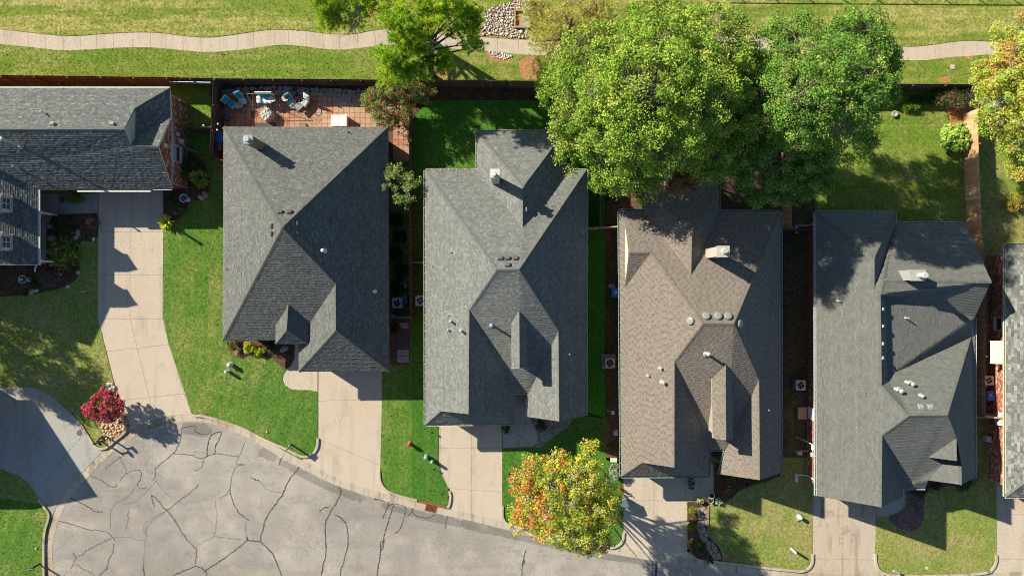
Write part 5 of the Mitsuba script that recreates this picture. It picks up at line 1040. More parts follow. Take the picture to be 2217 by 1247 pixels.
def spiky(key, label, cat, px, py, h, n, length, width, cols, w, seed, arch=0.5, flower=None, r=0.08):
    """A tuft of long arching leaves."""
    rs = np.random.default_rng(seed); k = thing(key, label, cat); b = P(px, py, h * .4); b[2] = 0; m = M(); C = np.asarray(cols, float)
    for i in range(n):
        aa, q0 = rs.uniform(0, 2 * np.pi), r * rs.uniform() ** .5; b = P(px, py, h * .4) * [1, 1, 0] + np.array([q0 * math.cos(aa), q0 * math.sin(aa), 0]) * .6
        a = rs.uniform(0, 2 * np.pi); o = np.array([math.cos(a), math.sin(a), 0]); up = rs.uniform(.5, 1.3); L = length * rs.uniform(.7, 1.1); pts = []
        for t in np.linspace(0, 1, 5): pts.append(b + o * (0.02 + L * t * (1 - .3 * up)) + np.array([0, 0, h * (up * t - arch * t * t)]))
        pts = np.array(pts); s = np.cross(o, [0, 0, 1.0]); ww = width * np.array([.6, 1, .9, .6, .05]) / 2
        v = np.stack([pts - s * ww[:, None], pts + s * ww[:, None]], 1).reshape(-1, 3); f = [[2 * j, 2 * j + 1, 2 * j + 3, 2 * j + 2] for j in range(4)]
        m.add(v, f, C[rs.choice(len(C), p=np.asarray(w) / np.sum(w))] * (1 + rs.normal(0, .12)))
    put(f'{k}__leaves', m, 'mat_leaf'); return k
GR = [(0.16, 0.23, 0.05), (0.21, 0.28, 0.06), (0.12, 0.18, 0.04)]; YG = [(0.56, 0.58, 0.06), (0.42, 0.52, 0.05), (0.66, 0.62, 0.09)]; DK = [(0.075, 0.12, 0.04), (0.10, 0.15, 0.05), (0.055, 0.095, 0.035)]
spiky('yellow_shrub', 'bright yellow-green leafy plant at the edge of the driveway by the brick gable', 'shrub', 358, 481, .9, 130, .80, .17, YG, [3, 2, 2], 1, .55)
spiky('leafy_plant', 'tall plant with broad light green leaves beside the brick gable wall', 'plant', 430, 385, 1.5, 90, 1.05, .20, [(0.30, 0.38, .05), (.19, .27, .05), (.42, .46, .07)], [3, 3, 1], 2, .6)
shrub('dark_shrub', 'dark bushy shrub close against the brick gable wall', 'shrub', 404, 362, 1.0, 1.4, 90, 44, .10, DK, [3, 2, 2], 3)
shrub('dark_shrub', 'dark shrub between the driveway top and the white birdbath', 'shrub', 371, 432, .55, .7, 40, 30, .08, DK, [3, 2, 2], 4)
shrub('speckled_shrub', 'low shrub with small pale leaves just below the birdbath by the gable', 'shrub', 388, 455, .62, .6, 50, 30, .07, [(.15, .18, .06), (.10, .13, .05), (.30, .31, .16)], [3, 3, 1], 5)
spiky('lily_clump', 'large leafy clump with orange flowers in the shaded front bed', 'plant', 135, 548, 1.1, 320, .95, .11, [(.19, .27, .06), (.27, .32, .08), (.13, .20, .05)], [3, 2, 2], 6, .6, r=1.7)
m = M(); rs = np.random.default_rng(3)
for px, py in ((118, 528), (141, 553), (137, 559), (128, 583), (131, 594), (152, 553), (163, 555), (110, 574), (122, 541)): leaves(m, P(px, py, 1.05)[None], .10, 26, .09, (.85, .30, .06), rs)
put('lily_clump__flower_heads', m, 'mat_leaf')
shrub('purple_shrub', 'low purplish brown shrub at the tip of the shaded front bed', 'shrub', 110, 602, 1.35, .75, 150, 40, .08, [(.22, .15, .15), (.17, .13, .12), (.20, .19, .12)], [3, 2, 2], 7, ry=.75)
spiky('pink_grass', 'pinkish red ornamental grass beside the driveway in the shade', 'plant', 201, 484, .8, 170, .75, .04, [(.55, .20, .18), (.32, .16, .13), (.42, .25, .18)], [2, 2, 1], 8, .4)
shrub('dark_shrub', 'dark evergreen mound in the middle of the shaded front bed', 'shrub', 136, 490, 1.1, .8, 110, 38, .09, DK, [3, 2, 2], 9)
shrub('dark_shrub', 'dark shrub below the white gutter beside the grey walk', 'shrub', 163, 430, .8, .8, 80, 36, .09, GR, [2, 2, 3], 10, ry=.4)
spiky('grass_clump', 'grey green grass clump beside the grey walk', 'plant', 134, 432, .5, 50, .5, .03, [(.16, .18, .10), (.11, .14, .07)], [2, 2], 11, .5)
shrub('dark_shrub', 'dark shrub behind the lower left white birdbath', 'shrub', 75, 612, .6, .6, 44, 34, .08, DK, [3, 2, 2], 12)
spiky('grass_clump', 'dark spiky clump below the lower left birdbath', 'plant', 52, 634, .45, 40, .45, .035, [(.10, .13, .06), (.07, .10, .04)], [2, 2], 13, .5)
spiky('pale_grass', 'straw coloured spiky grass at the front corner of the dark grey house', 'plant', 507, 757, .8, 90, .75, .028, [(.36, .32, .13), (.25, .26, .08), (.44, .34, .20)], [3, 2, 2], 14, .4)
shrub('low_shrub', 'reddish green shrub under the front corner eave of the dark grey house', 'shrub', 505, 744, .55, .6, 40, 26, .09, [(.20, .20, .06), (.30, .17, .09), (.14, .17, .05)], [3, 2, 2], 15)
shrub('yellow_shrub', 'bright yellow-green shrub in the front bed of the dark grey house', 'shrub', 538, 752, .6, .65, 50, 30, .10, YG, [3, 3, 2], 16)
shrub('yellow_shrub', 'trailing yellow-green shrub end nearest the entry walk', 'shrub', 560, 762, .55, .5, 42, 28, .10, YG, [3, 3, 1], 17, ry=.35)
shrub('dark_shrub', 'dark shrub under the eave beside the little porch roof', 'shrub', 583, 750, .6, .7, 40, 30, .09, DK, [3, 2, 2], 18)
for i, (x, y) in enumerate(((858, 475), (866, 512), (856, 548), (868, 585), (860, 618))): shrub('ground_vine', f'dark leafy mound in the side yard strip, {["topmost", "second from top", "middle", "second lowest", "lowest"][i]} of five', 'shrub', x, y, .75, .5, 60, 30, .10, [(.045, .085, .03), (.06, .10, .035), (.03, .06, .02)], [3, 2, 2], 20 + i, stem=False)
shrub('clipped_shrub', 'dark clipped shrub at the garage corner by the pale walk', 'shrub', 1095, 928, .42, .6, 50, 34, .06, DK, [3, 2, 2], 30, ry=.55, clip=True)
shrub('low_shrub', 'grey green shrub under the eave in the gravel bed', 'shrub', 1172, 922, .6, .6, 44, 30, .08, [(.09, .12, .06), (.06, .09, .04)], [2, 2], 31)
spiky('grass_clump', 'green grass clump against the left wall of the brown roofed house', 'plant', 1327, 965, .55, 70, .5, .03, [(.09, .16, .03), (.13, .19, .04)], [2, 2], 32, .5)
shrub('silver_shrub', 'silvery grey shrub at the garage corner under the autumn tree', 'shrub', 1333, 1022, .75, .9, 70, 26, .12, [(.34, .38, .30), (.26, .31, .22), (.42, .44, .37)], [3, 2, 1], 33)
shrub('clipped_shrub', 'dark clipped shrub at the garage corner of the brown roofed house', 'shrub', 1496, 1046, .36, .55, 44, 34, .06, DK, [3, 2, 2], 34, ry=.6, clip=True)
shrub('round_shrub', 'round yellow-green ball shrub in the flagstone garden, upper of two', 'shrub', 1500, 1106, .42, .75, 90, 30, .05, [(.22, .29, .035), (.15, .23, .03), (.30, .33, .05)], [3, 2, 1], 35, clip=True)
shrub('round_shrub', 'round green ball shrub in the flagstone garden, lower of two', 'shrub', 1500, 1139, .46, .75, 90, 30, .05, [(.15, .23, .03), (.11, .18, .03), (.22, .28, .04)], [3, 2, 1], 36, clip=True)
shrub('yellow_flowers', 'yellow flowering plant beside the driveway in the flagstone garden', 'flowers', 1495, 1173, .24, .35, 24, 16, .06, [(.60, .50, .04), (.20, .24, .04)], [3, 1], 37, stem=False)
shrub('yellow_flowers', 'lower yellow flowering plant next to the orange pot', 'flowers', 1491, 1181, .2, .35, 20, 16, .06, [(.60, .50, .04), (.20, .24, .04)], [3, 1], 38, stem=False)
shrub('red_flowers', 'small red flowering plant beside the orange pot', 'flowers', 1500, 1194, .18, .3, 18, 16, .06, [(.55, .05, .10), (.16, .20, .05)], [2, 1], 39, stem=False)
shrub('low_shrub', 'dark low plant in the flagstone garden near the kerb', 'shrub', 1520, 1190, .5, .4, 44, 26, .07, DK, [3, 2, 2], 40)
shrub('low_shrub', 'olive plant in the middle of the flagstone garden bed', 'shrub', 1513, 1178, .36, .35, 34, 22, .06, GR, [3, 2, 2], 41)
shrub('pale_plant', 'pale lime plant in a pot at the head of the flagstone garden', 'plant', 1516, 1083, .32, .5, 40, 22, .10, [(.38, .43, .13), (.46, .48, .24)], [3, 2], 42)
shrub('red_flowers', 'bright red flower pot plant in the dark front bed, upper one', 'flowers', 1567, 1048, .22, .45, 24, 18, .07, [(.55, .02, .02), (.45, .02, .02)], [3, 2], 43, z0=.25, stem=False)
shrub('red_flowers', 'bright red flower pot plant in the dark front bed, lower one', 'flowers', 1568, 1060, .2, .45, 22, 18, .07, [(.55, .03, .03), (.40, .10, .04)], [3, 2], 44, z0=.25, stem=False)
shrub('mixed_flowers', 'cluster of orange, white and green flowers in the dark front bed', 'flowers', 1578, 1058, .34, .45, 40, 18, .07, [(.50, .16, .07), (.55, .52, .48), (.10, .16, .06), (.50, .08, .06)], [2, 2, 2, 1], 45, z0=.2, stem=False)
shrub('low_shrub', 'olive shrub under the front eave of the brown roofed house', 'shrub', 1582, 1036, .42, .5, 30, 26, .08, GR, [2, 2, 2], 46)
shrub('round_shrub', 'large dark clipped round shrub under the eave by the violet mulch', 'shrub', 1990, 1058, .85, .9, 190, 34, .055, [(.075, .11, .045), (.055, .085, .035), (.10, .13, .05)], [3, 2, 1], 47, clip=True)
spiky('yellow_shrub', 'sunlit yellow sprig on the dark round shrub by the violet mulch', 'shrub', 2001, 1069, 1.0, 40, .3, .07, YG, [3, 2, 2], 48, .2)
shrub('round_shrub', 'large dark clipped round shrub at the right front corner', 'shrub', 2085, 1043, .92, .95, 200, 34, .055, [(.075, .11, .045), (.055, .085, .035), (.10, .13, .05)], [3, 2, 1], 49, clip=True)
shrub('low_shrub', 'dark shrub between the two round clipped shrubs', 'shrub', 2030, 1052, .6, .5, 50, 30, .08, DK, [3, 2, 2], 50, ry=.35)
shrub('broadleaf_shrub', 'bright green shrub with big leaves against the sunlit fence', 'shrub', 2070, 298, 1.35, 1.3, 120, 16, .30, [(.34, .48, .09), (.26, .40, .07), (.44, .54, .13)], [3, 2, 1.5], 51, aspect=.75, up=.9)
shrub('rose_bush', 'rose bush with red and pink blooms in the fence corner', 'shrub', 2062, 212, 1.55, 1.6, 150, 34, .085, [(.17, .20, .07), (.12, .15, .06), (.26, .17, .09)], [3, 2, 1.5], 52, ry=1.1, flower=(60, .09, .08, [(.55, .06, .10), (.62, .30, .28), (.60, .10, .12)], 12))
shrub('white_bush', 'grey leaved bush with whitish blooms beside the rose bush', 'shrub', 2100, 207, 1.15, 1.5, 110, 30, .085, [(.15, .18, .11), (.11, .14, .09)], [2, 2], 53, flower=(46, .08, .075, [(.66, .60, .58), (.62, .40, .36)], 12))
shrub('pink_flowers', 'low pink flowering plant below the rose bush', 'flowers', 2072, 238, .8, .6, 60, 24, .07, [(.45, .10, .12), (.20, .19, .07), (.38, .16, .13)], [3, 2, 1], 54, ry=.45)
shrub('low_shrub', 'bright green low hedge tuft in the right back lawn', 'shrub', 1973, 232, 1.0, .5, 70, 30, .08, [(.17, .26, .03), (.11, .19, .025)], [3, 2], 55, ry=.35)
shrub('low_shrub', 'dark shrub strip along the sunlit fence in the right back lawn', 'shrub', 2000, 216, 1.4, .5, 80, 30, .08, DK, [3, 2, 2], 56, ry=.3)
shrub('yellow_shrub', 'round yellow and orange shrub at the right edge', 'shrub', 2195, 436, .95, .9, 90, 26, .09, [(.50, .42, .07), (.52, .30, .08), (.34, .34, .06)], [3, 2, 2], 57)
shrub('round_shrub', 'small bright green round shrub at the right edge', 'shrub', 2207, 413, .45, .6, 50, 24, .07, [(.25, .36, .03), (.17, .28, .03)], [3, 2], 58)
shrub('dark_shrub', 'dark trailing plant at the head of the grey paver strip', 'shrub', 856, 712, .55, .4, 44, 26, .08, DK, [3, 2, 2], 59)

# ================================================================ THE TILED PATIO AND ITS FURNITURE
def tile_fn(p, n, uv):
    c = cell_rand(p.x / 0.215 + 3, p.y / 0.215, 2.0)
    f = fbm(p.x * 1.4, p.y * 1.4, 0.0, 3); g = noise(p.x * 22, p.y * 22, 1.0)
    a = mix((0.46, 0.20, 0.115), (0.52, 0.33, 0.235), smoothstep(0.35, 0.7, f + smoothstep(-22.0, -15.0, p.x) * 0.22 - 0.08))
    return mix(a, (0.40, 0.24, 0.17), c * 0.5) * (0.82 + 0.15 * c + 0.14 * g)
scene['mat_tile'] = {'type': 'diffuse', 'reflectance': proc(tile_fn)}
def stone_fn(a, b, c3):
    def fn(p, n, uv):
        c = noise(p.x * 2.7, p.y * 2.7, 3.0); g = fbm(p.x * 9, p.y * 9, p.z * 9, 3)
        return mix(mix(a, b, smoothstep(0.25, 0.75, c)), c3, smoothstep(0.6, 0.8, g) * 0.6) * (0.85 + 0.3 * g)
    return fn
scene['mat_white_rock'] = {'type': 'diffuse', 'reflectance': proc(stone_fn((0.46, 0.43, 0.40), (0.60, 0.58, 0.55), (0.28, 0.25, 0.23)))}
scene['mat_tan_rock'] = {'type': 'diffuse', 'reflectance': proc(stone_fn((0.50, 0.36, 0.24), (0.60, 0.50, 0.38), (0.36, 0.24, 0.15)))}
scene['mat_flagstone'] = {'type': 'diffuse', 'reflectance': proc(stone_fn((0.34, 0.25, 0.185), (0.30, 0.265, 0.235), (0.40, 0.22, 0.13)))}
scene['mat_grey_stone'] = {'type': 'diffuse', 'reflectance': proc(stone_fn((0.27, 0.25, 0.23), (0.34, 0.32, 0.30), (0.20, 0.18, 0.16)))}
rs = np.random.default_rng(91); pitch = 11.75 / FPX * CAM_H
pz = P2(490, 205); n_x, n_y = 31, 7
patio_key = thing('patio', None, None); labels[patio_key] = {'kind': 'structure'}
house2_foot = h2.foot
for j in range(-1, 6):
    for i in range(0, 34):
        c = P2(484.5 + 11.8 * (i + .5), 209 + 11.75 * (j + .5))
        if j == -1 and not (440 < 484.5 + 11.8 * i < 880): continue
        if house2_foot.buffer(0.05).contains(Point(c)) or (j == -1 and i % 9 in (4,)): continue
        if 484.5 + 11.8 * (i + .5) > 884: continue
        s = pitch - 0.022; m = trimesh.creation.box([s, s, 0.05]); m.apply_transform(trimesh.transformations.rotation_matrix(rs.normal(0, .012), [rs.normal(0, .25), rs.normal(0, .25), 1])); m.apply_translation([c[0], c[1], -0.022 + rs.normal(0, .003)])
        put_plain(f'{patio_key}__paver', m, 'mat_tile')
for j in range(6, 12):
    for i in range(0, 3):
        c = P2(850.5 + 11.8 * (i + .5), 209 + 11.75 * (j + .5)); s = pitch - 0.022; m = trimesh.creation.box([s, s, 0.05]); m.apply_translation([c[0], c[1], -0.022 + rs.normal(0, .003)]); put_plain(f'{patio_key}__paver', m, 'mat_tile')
# raised border of rough stones along the back
def rock(c, r, seed, squash=0.6, ang=None):
    r3 = np.random.default_rng(seed); m = trimesh.creation.icosphere(1, 1.0); v = m.vertices
    v *= (1 + 0.28 * (meshkit.noise(v * 1.3 + seed * 3.1, seed) - 0.5) * 2)[:, None]; v *= np.array([1, r3.uniform(.6, 1), squash]) * r
    m.vertices = v; m.apply_transform(trimesh.transformations.rotation_matrix(r3.uniform(0, 6.28) if ang is None else ang, [0, 0, 1])); m.apply_translation(c); return m
sb = numbered('stone_border'); labels[sb] = {'kind': 'structure'}
for q, (x, y) in enumerate(zip(np.linspace(486, 786, 31), np.interp(np.linspace(486, 786, 31), [486, 520, 600, 680, 740, 790], [207, 203, 199, 202, 206, 209]))):
    for row in range(2):
        c = P(x + rs.normal(0, 1), y - 8 * row + rs.normal(0, .8), 0.1); m = trimesh.creation.box([rs.uniform(.28, .42), rs.uniform(.2, .3), .22]); m.apply_transform(trimesh.transformations.rotation_matrix(rs.normal(0, .3), [0, 0, 1])); m.apply_translation([c[0], c[1], 0.06 + 0.02 * row])
        put_plain(f'{sb}__stone', m, 'mat_grey_stone')
for q in range(10): shrub('bed_plant', f'small dark plant in the shaded stone bed behind the patio, number {q} from the left' if False else ['', '', 'leftmost small plant in the shaded stone bed behind the patio', '', '', 'second small plant from the left in the stone bed behind the patio', '', 'third small plant from the left in the stone bed behind the patio', '', 'rightmost small plant in the shaded stone bed behind the patio'][q], 'plant', 500 + 28 * q, 190 + 2 * (q % 3), .3, .35, 14, 22, .08, DK, [3, 2, 2], 300 + q, stem=False, group='plants in the stone bed behind the patio') if q in (2, 5, 7, 9) else None
def slab_thing(key, label, cat, px, py, size, col, rz=0, z=0.0, mat='mat_matte'):
    m = M(); c = P(px, py, z + size[2]); m.box([c[0], c[1], z + size[2] / 2], size, col, rz); k = numbered(key); v, f, cc = m.arrays(); scene[k] = mikit.ply((v, f), mat, color=cc); tag(k, label, cat); return k
slab_thing('stone_step', 'upper grey stone step slab by the patio border', 'step', 745, 208, (1.1, .34, .16), (0.24, .25, .26), -.05)
slab_thing('stone_step', 'lower grey stone step slab on the patio edge', 'step', 743, 217, (1.25, .36, .10), (0.28, .29, .30), -.08)
TQ, WHT, BRZ = (0.012, 0.34, 0.50), (0.66, 0.67, 0.66), (0.10, 0.075, 0.055)
def lounge_chair(label, px, py, face, seatc, backc, white=True):
    """A cushioned patio armchair; face is the direction it looks, in degrees."""
    k = thing('patio_chair', label, 'chair', 'cushioned patio chairs'); c = P(px, py, 0.5); o = np.array([c[0], c[1], 0.0]); a = math.radians(face); f = np.array([math.cos(a), math.sin(a), 0]); s = np.array([-f[1], f[0], 0]); up = np.array([0, 0, 1.0])
    fr = M()
    for sg in (-1, 1):
        e = o + s * sg * .31
        fr.tube([e + f * .32, e + f * .30 + up * .6, e - f * .05 + up * .62, e - f * .34 + up * .5, e - f * .42], .017, BRZ, 6); fr.tube([e - f * .25 + up * .36, e - f * .42 + up * .7, e - f * .60 + up * 1.02], .017, BRZ, 6); fr.tube([e + f * .30 + up * .36, e - f * .28 + up * .34], .015, BRZ, 6)
    fr.tube([o - f * .60 + up * 1.02 + s * .31, o - f * .60 + up * 1.02 - s * .31], .017, BRZ, 6); put(f'{k}__frame', fr)
    def cushion(p0, d, n, L, W, t, col, tuft):
        m = M(); nu, nv = 9, 7; u, v = np.meshgrid(np.linspace(-1, 1, nu), np.linspace(-1, 1, nv), indexing='ij')
        h = t * (1 - np.abs(u) ** 4 * .55) * (1 - np.abs(v) ** 4 * .55) - tuft * (np.cos(u * 6.28 * 1.0) * .5 + .5) * .25 * t
        pt = p0 + d * ((u + 1) / 2 * L)[..., None] + s * (v * W / 2)[..., None] + n * h[..., None]; pt = pt.reshape(-1, 3); lo = (p0 + d * ((u + 1) / 2 * L)[..., None] + s * (v * W / 2)[..., None]).reshape(-1, 3)
        q = [[i * nv + j, (i + 1) * nv + j, (i + 1) * nv + j + 1, i * nv + j + 1] for i in range(nu - 1) for j in range(nv - 1)]
        edge = [i * nv for i in range(nu)] + [(nu - 1) * nv + j for j in range(1, nv)] + [i * nv + nv - 1 for i in range(nu - 2, -1, -1)] + [j for j in range(nv - 2, 0, -1)]
        cc = np.tile(col, (len(pt) * 2, 1)); b = ((np.abs(u) > .9) | (np.abs(v) > .9)).ravel()
        if white: cc[:len(pt)][b] = WHT
        cc[len(pt):] = WHT if white else col
        m.add(np.vstack([pt, lo]), [*q, *[[edge[i], len(pt) + edge[i], len(pt) + edge[(i + 1) % len(edge)], edge[(i + 1) % len(edge)]] for i in range(len(edge))]], cc); return m
    put(f'{k}__seat_cushion', cushion(o - f * .26 + up * .36, f, up, .58, .56, .13, np.asarray(seatc), 1))
    bd = unit(up * .66 - f * .36); put(f'{k}__back_cushion', cushion(o - f * .27 + up * .44, bd, unit(f * .66 + up * .36), .66, .56, .12, np.asarray(backc), 1)); return k
lounge_chair('leftmost turquoise cushioned chair on the patio, half in shade', 500, 225, -38, TQ, TQ)
lounge_chair('turquoise and white cushioned chair, second from the patio left end', 523, 217, -66, (.40, .55, .58), TQ)
lounge_chair('turquoise cushioned chair right of the swing seat', 631, 221, -62, (.35, .5, .55), TQ)
lounge_chair('white and pale blue patterned chair, rightmost of the patio chairs', 659, 222, 238, (.55, .62, .62), (.50, .60, .62))
def round_top(key, label, cat, px, py, r, h, col, sides=20, square=False, rz=0, legs=True):
    k = thing(key, label, cat); c = P(px, py, h); m = M()
    if square: m.box([c[0], c[1], h - .02], [r * 2, r * 1.7, .035], col, rz)
    else: m.cyl([c[0], c[1], h - .035], r, .035, col, sides=sides)
    put(f'{k}__top', m)
    for i in range(4):
        a = rz + math.pi / 4 + i * math.pi / 2; m = M(); q = np.array([c[0] + .75 * r * math.cos(a), c[1] + .75 * r * math.sin(a), 0]); m.tube([q, q + [0, 0, h - .03]], .015, BRZ, 6); put(f'{k}__leg', m)
    return k
round_top('side_table', 'mottled grey side table between the two left patio chairs', 'table', 516.5, 227.5, .30, .5, (.36, .37, .38), square=True, rz=.25)
round_top('side_table', 'glass grey square side table between the two right patio chairs', 'table', 646, 230.5, .30, .5, (.30, .29, .29), square=True, rz=.75)
# swing seat
k = thing('swing_seat', 'patio swing seat with white frame, turquoise back and white pillows', 'swing'); c = P(575, 216, .55); o = np.array([c[0], c[1], 0.0]); fr = M(); up = np.array([0, 0, 1.])
for sg in (-1, 1):
    e = o + [sg * .98, 0, 0]; fr.tube([e + [sg * .12, .55, 0], e + [sg * .02, .12, 1.72]], .022, (.30, .24, .16), 6); fr.tube([e + [sg * .12, -.75, 0], e + [sg * .02, .05, 1.72]], .022, (.30, .24, .16), 6); fr.tube([e + [sg * .09, -.5, .45], e + [sg * .09, .4, .45]], .016, (.30, .24, .16), 6)
fr.tube([o + [-1.0, .1, 1.72], o + [1.0, .1, 1.72]], .025, (.30, .24, .16), 6); put(f'{k}__frame', fr)
m = M(); m.box(o + [0, .42, 1.12], [1.3, .10, .1], (.62, .60, .55)); m.box(o + [0, .15, .42], [1.34, .62, .05], (.5, .5, .48)); put(f'{k}__bench', m)
m = M(); m.ball(o + [0, .30, .75], [.52, .09, .34], TQ, 3); put(f'{k}__back_cushion', m, 'mat_matte', True)
m = M(); m.ball(o + [0, .02, .48], [.58, .34, .10], (.42, .60, .64), 3); put(f'{k}__seat_cushion', m, 'mat_matte', True)
for dx, dy, rz, cc in ((-.52, .12, .4, WHT), (.42, .10, .8, WHT), (.1, -.14, .2, (.5, .66, .68)), (.35, -.16, -.3, (.60, .66, .66)), (.64, -.05, .3, WHT), (-.5, -.15, .2, WHT)):
    m = M(); b = trimesh.creation.icosphere(2, 1.0); b.vertices = np.sign(b.vertices) * np.abs(b.vertices) ** [.62, .62, 1]; b.apply_scale([.19, .17, .075]); b.apply_transform(trimesh.transformations.rotation_matrix(rz, [0, 0, 1])); b.apply_translation(o + [dx, dy, .62]); m.mesh(b, cc); put(f'{k}__pillow', m, 'mat_matte', True)
# covered fire pit
k = thing('covered_table', 'round fire table under a crumpled grey-white cover', 'table'); c = P(576, 246.5, .6); m = M(); n = 40; g = np.arange(n) * 2 * np.pi / n; prof = [(.02, .60), (.2, .605), (.34, .59), (.43, .55), (.48, .46), (.50, .3), (.52, .12), (.53, 0.0)]; v = []
for i, (r, z) in enumerate(prof):
    fold = (0.035 * np.sin(g * 9 + 1.3 * i) + 0.03 * np.sin(g * 4 + 2)) * (r / .5)
    v.append(np.stack([c[0] + (r + fold) * np.cos(g), c[1] + (r + fold) * np.sin(g), np.full(n, z) + (0.03 * np.sin(g * 3 + i * 2) + .02 * np.sin(g * 7)) * (r > .1) * (z > .4)], -1))
v = np.vstack(v); i, j = np.meshgrid(np.arange(len(prof) - 1), np.arange(n), indexing='ij'); m.add(v, np.stack([i * n + j, (i + 1) * n + j, (i + 1) * n + (j + 1) % n, i * n + (j + 1) % n], -1).reshape(-1, 4), (.46, .45, .43)); put(f'{k}__cover', m)
# stone pot table, kettle grill, mat, bench, door mat
k = round_top('round_table', 'round white metal table behind a turquoise chair', 'table', 617, 212.5, .27, .68, (.60, .60, .58)); m = M(); c = P(620, 211, .74); m.lathe([c[0], c[1], .68], [(0, 0), (.09, 0), (.12, .12), (.10, .14), (0, .10)], (.12, .12, .12), 12); key = put('black_pot', m); tag(key, 'black pot standing on the round white patio table', 'pot')
k = thing('kettle_grill', 'round black kettle grill in the patio corner', 'grill'); c = P(489.5, 255, .8); m = M(); m.lathe([c[0], c[1], .5], [(0, 0), (.18, .04), (.29, .16), (.30, .22)], (.02, .022, .025), 20); put(f'{k}__bowl', m, 'mat_plastic', True)
m = M(); m.lathe([c[0], c[1], .72], [(.305, 0), (.28, .1), (.18, .2), (.05, .24), (0, .245)], (.022, .03, .036), 20); m.box([c[0], c[1], .985], [.1, .03, .03], (.3, .3, .3)); put(f'{k}__lid', m, 'mat_plastic', True)
for i in range(3):
    a = i * 2.094; m = M(); m.tube([[c[0] + .1 * math.cos(a), c[1] + .1 * math.sin(a), .55], [c[0] + .3 * math.cos(a), c[1] + .3 * math.sin(a), 0]], .015, (.2, .2, .2), 6); put(f'{k}__leg', m)
slab_thing('floor_mat', 'brown square mat on the orange tiles below the swing seat', 'mat', 551, 246.5, (.55, .50, .014), (.20, .085, .055), .3, z=.005)
slab_thing('door_mat', 'dark grey door mat at the back wall of the tiled patio', 'mat', 574, 271, (1.75, .36, .018), (.10, .10, .10), 0, z=.005)
slab_thing('floor_mat', 'grey rectangular mat in the shaded patio corner', 'mat', 484, 243, (.55, .42, .012), (.16, .16, .17), 0, z=.005)
slab_thing('floor_mat', 'tan folded mat lying on the tiles right of the chairs', 'mat', 688, 257, (.55, .52, .012), (.34, .22, .17), .9, z=.005)
k = thing('storage_bench', 'white two-seat storage box with lid on the tiled patio', 'box'); c = P(734, 262, .6); m = M(); m.box([c[0], c[1], .3], [1.2, .86, .58], (.60, .62, .62)); put(f'{k}__body', m, 'mat_plastic')
for sx in (-1, 1): m = M(); m.box([c[0] + sx * .31, c[1] + .02, .615], [.59, .88, .05], (.70, .71, .71)); put(f'{k}__lid', m, 'mat_plastic')
m = M(); m.box([c[0] - .1, c[1] - .52, .32], [1.2, .12, .5], (.42, .55, .57)); put(f'{k}__front_panel', m, 'mat_plastic')
slab_thing('flat_crate', 'tan wooden hatch by the patio house wall', 'crate', 655, 272, (.55, .3, .12), (.34, .20, .12), 0)
# string of bulbs posts: lamp globes on the left fence line
for i, (x, y) in enumerate(((472, 269), (470.5, 282), (441, 272), (388, 217))):
    m = M(); c = P(x, y, 2.0); m.tube([[c[0], c[1], 0], [c[0], c[1], 1.95]], .02, (.15, .12, .1), 6); m.ball([c[0], c[1], 2.0], .075, (.72, .72, .70), 2); key = put('garden_globe', m, 'mat_plastic'); tag(key, ['white globe lamp on a post at the patio corner, upper one', 'white globe lamp on a post above the blue bin', 'white globe lamp on the low fence between gable and patio', 'white globe lamp at the brick gable corner'][i], 'lamp')
# ladder hung on the fence
k = thing('ladder', 'long aluminium ladder hanging on the back fence, tinted blue for reflected sky', 'ladder'); a, b = P(368.5, 171, 1.45), P(456, 173, 1.5); sl_ = np.array([0, .10, .42])
for s in (0, 1): m = M(); m.bar(a + [0, -.22, -.40 * s], b + [0, -.22, -.40 * s], .05, .07, (.45, .50, .58)); put(f'{k}__rail', m, 'mat_metal')  # rails and rungs tinted blue, sky reflection put into the metal colour
for t in np.linspace(.03, .97, 11): m = M(); q = a + (b - a) * t + [0, -.22, 0]; m.bar(q, q - [0, -.0, .4], .05, .09, (.50, .55, .62)); put(f'{k}__rung', m, 'mat_metal')

# ================================================================ BINS, AIR CONDITIONERS, POSTS AND OTHER YARD THINGS
def bin_(label, px, py, col, lid, rz=0, h=1.05, lab=True):
    k = thing('wheelie_bin', label, 'bin'); c = P(px, py, h); b = M(); R = trimesh.transformations.rotation_matrix(rz, [0, 0, 1])[:3, :3]; o = np.array([c[0], c[1], 0.0])
    v = [[sx * w, sy * d, z] for w, d, z in ((.24, .28, .06), (.30, .36, h - .06)) for sx, sy in ((-1, -1), (1, -1), (1, 1), (-1, 1))]
    b.add(np.array(v) @ R.T + o, [[3, 2, 1, 0], [0, 1, 5, 4], [1, 2, 6, 5], [2, 3, 7, 6], [3, 0, 4, 7]], col); put(f'{k}__body', b, 'mat_plastic')
    l = M(); lv = [[sx * (.33 - t), sy * (.39 - t), z] for t, z in ((0, h - .07), (.01, h - .02), (.07, h + .03)) for sx, sy in ((-1, -1), (1, -1), (1, 1), (-1, 1))]; f = [[8, 9, 10, 11]] + [[r * 4 + i, r * 4 + (i + 1) % 4, r * 4 + 4 + (i + 1) % 4, r * 4 + 4 + i] for r in (0, 1) for i in range(4)]
    l.add(np.array(lv) @ R.T + o, f, lid); lk = put(f'{k}__lid', l, 'mat_plastic')
    if lab: m = M(); m.box(np.array([.0, .05, h + .034]) @ R.T + o, [.24, .28, .006], np.clip(np.asarray(lid) * 2 + .15, 0, .6), rz); put(f'{lk}__label', m)
    w = M()
    for sx in (-1, 1): q = np.array([sx * .27, .30, .1]) @ R.T + o; w.tube([q - R @ [.03, 0, 0], q + R @ [.03, 0, 0]], .1, (.02, .02, .02), 12)
    put(f'{k}__wheels', w)
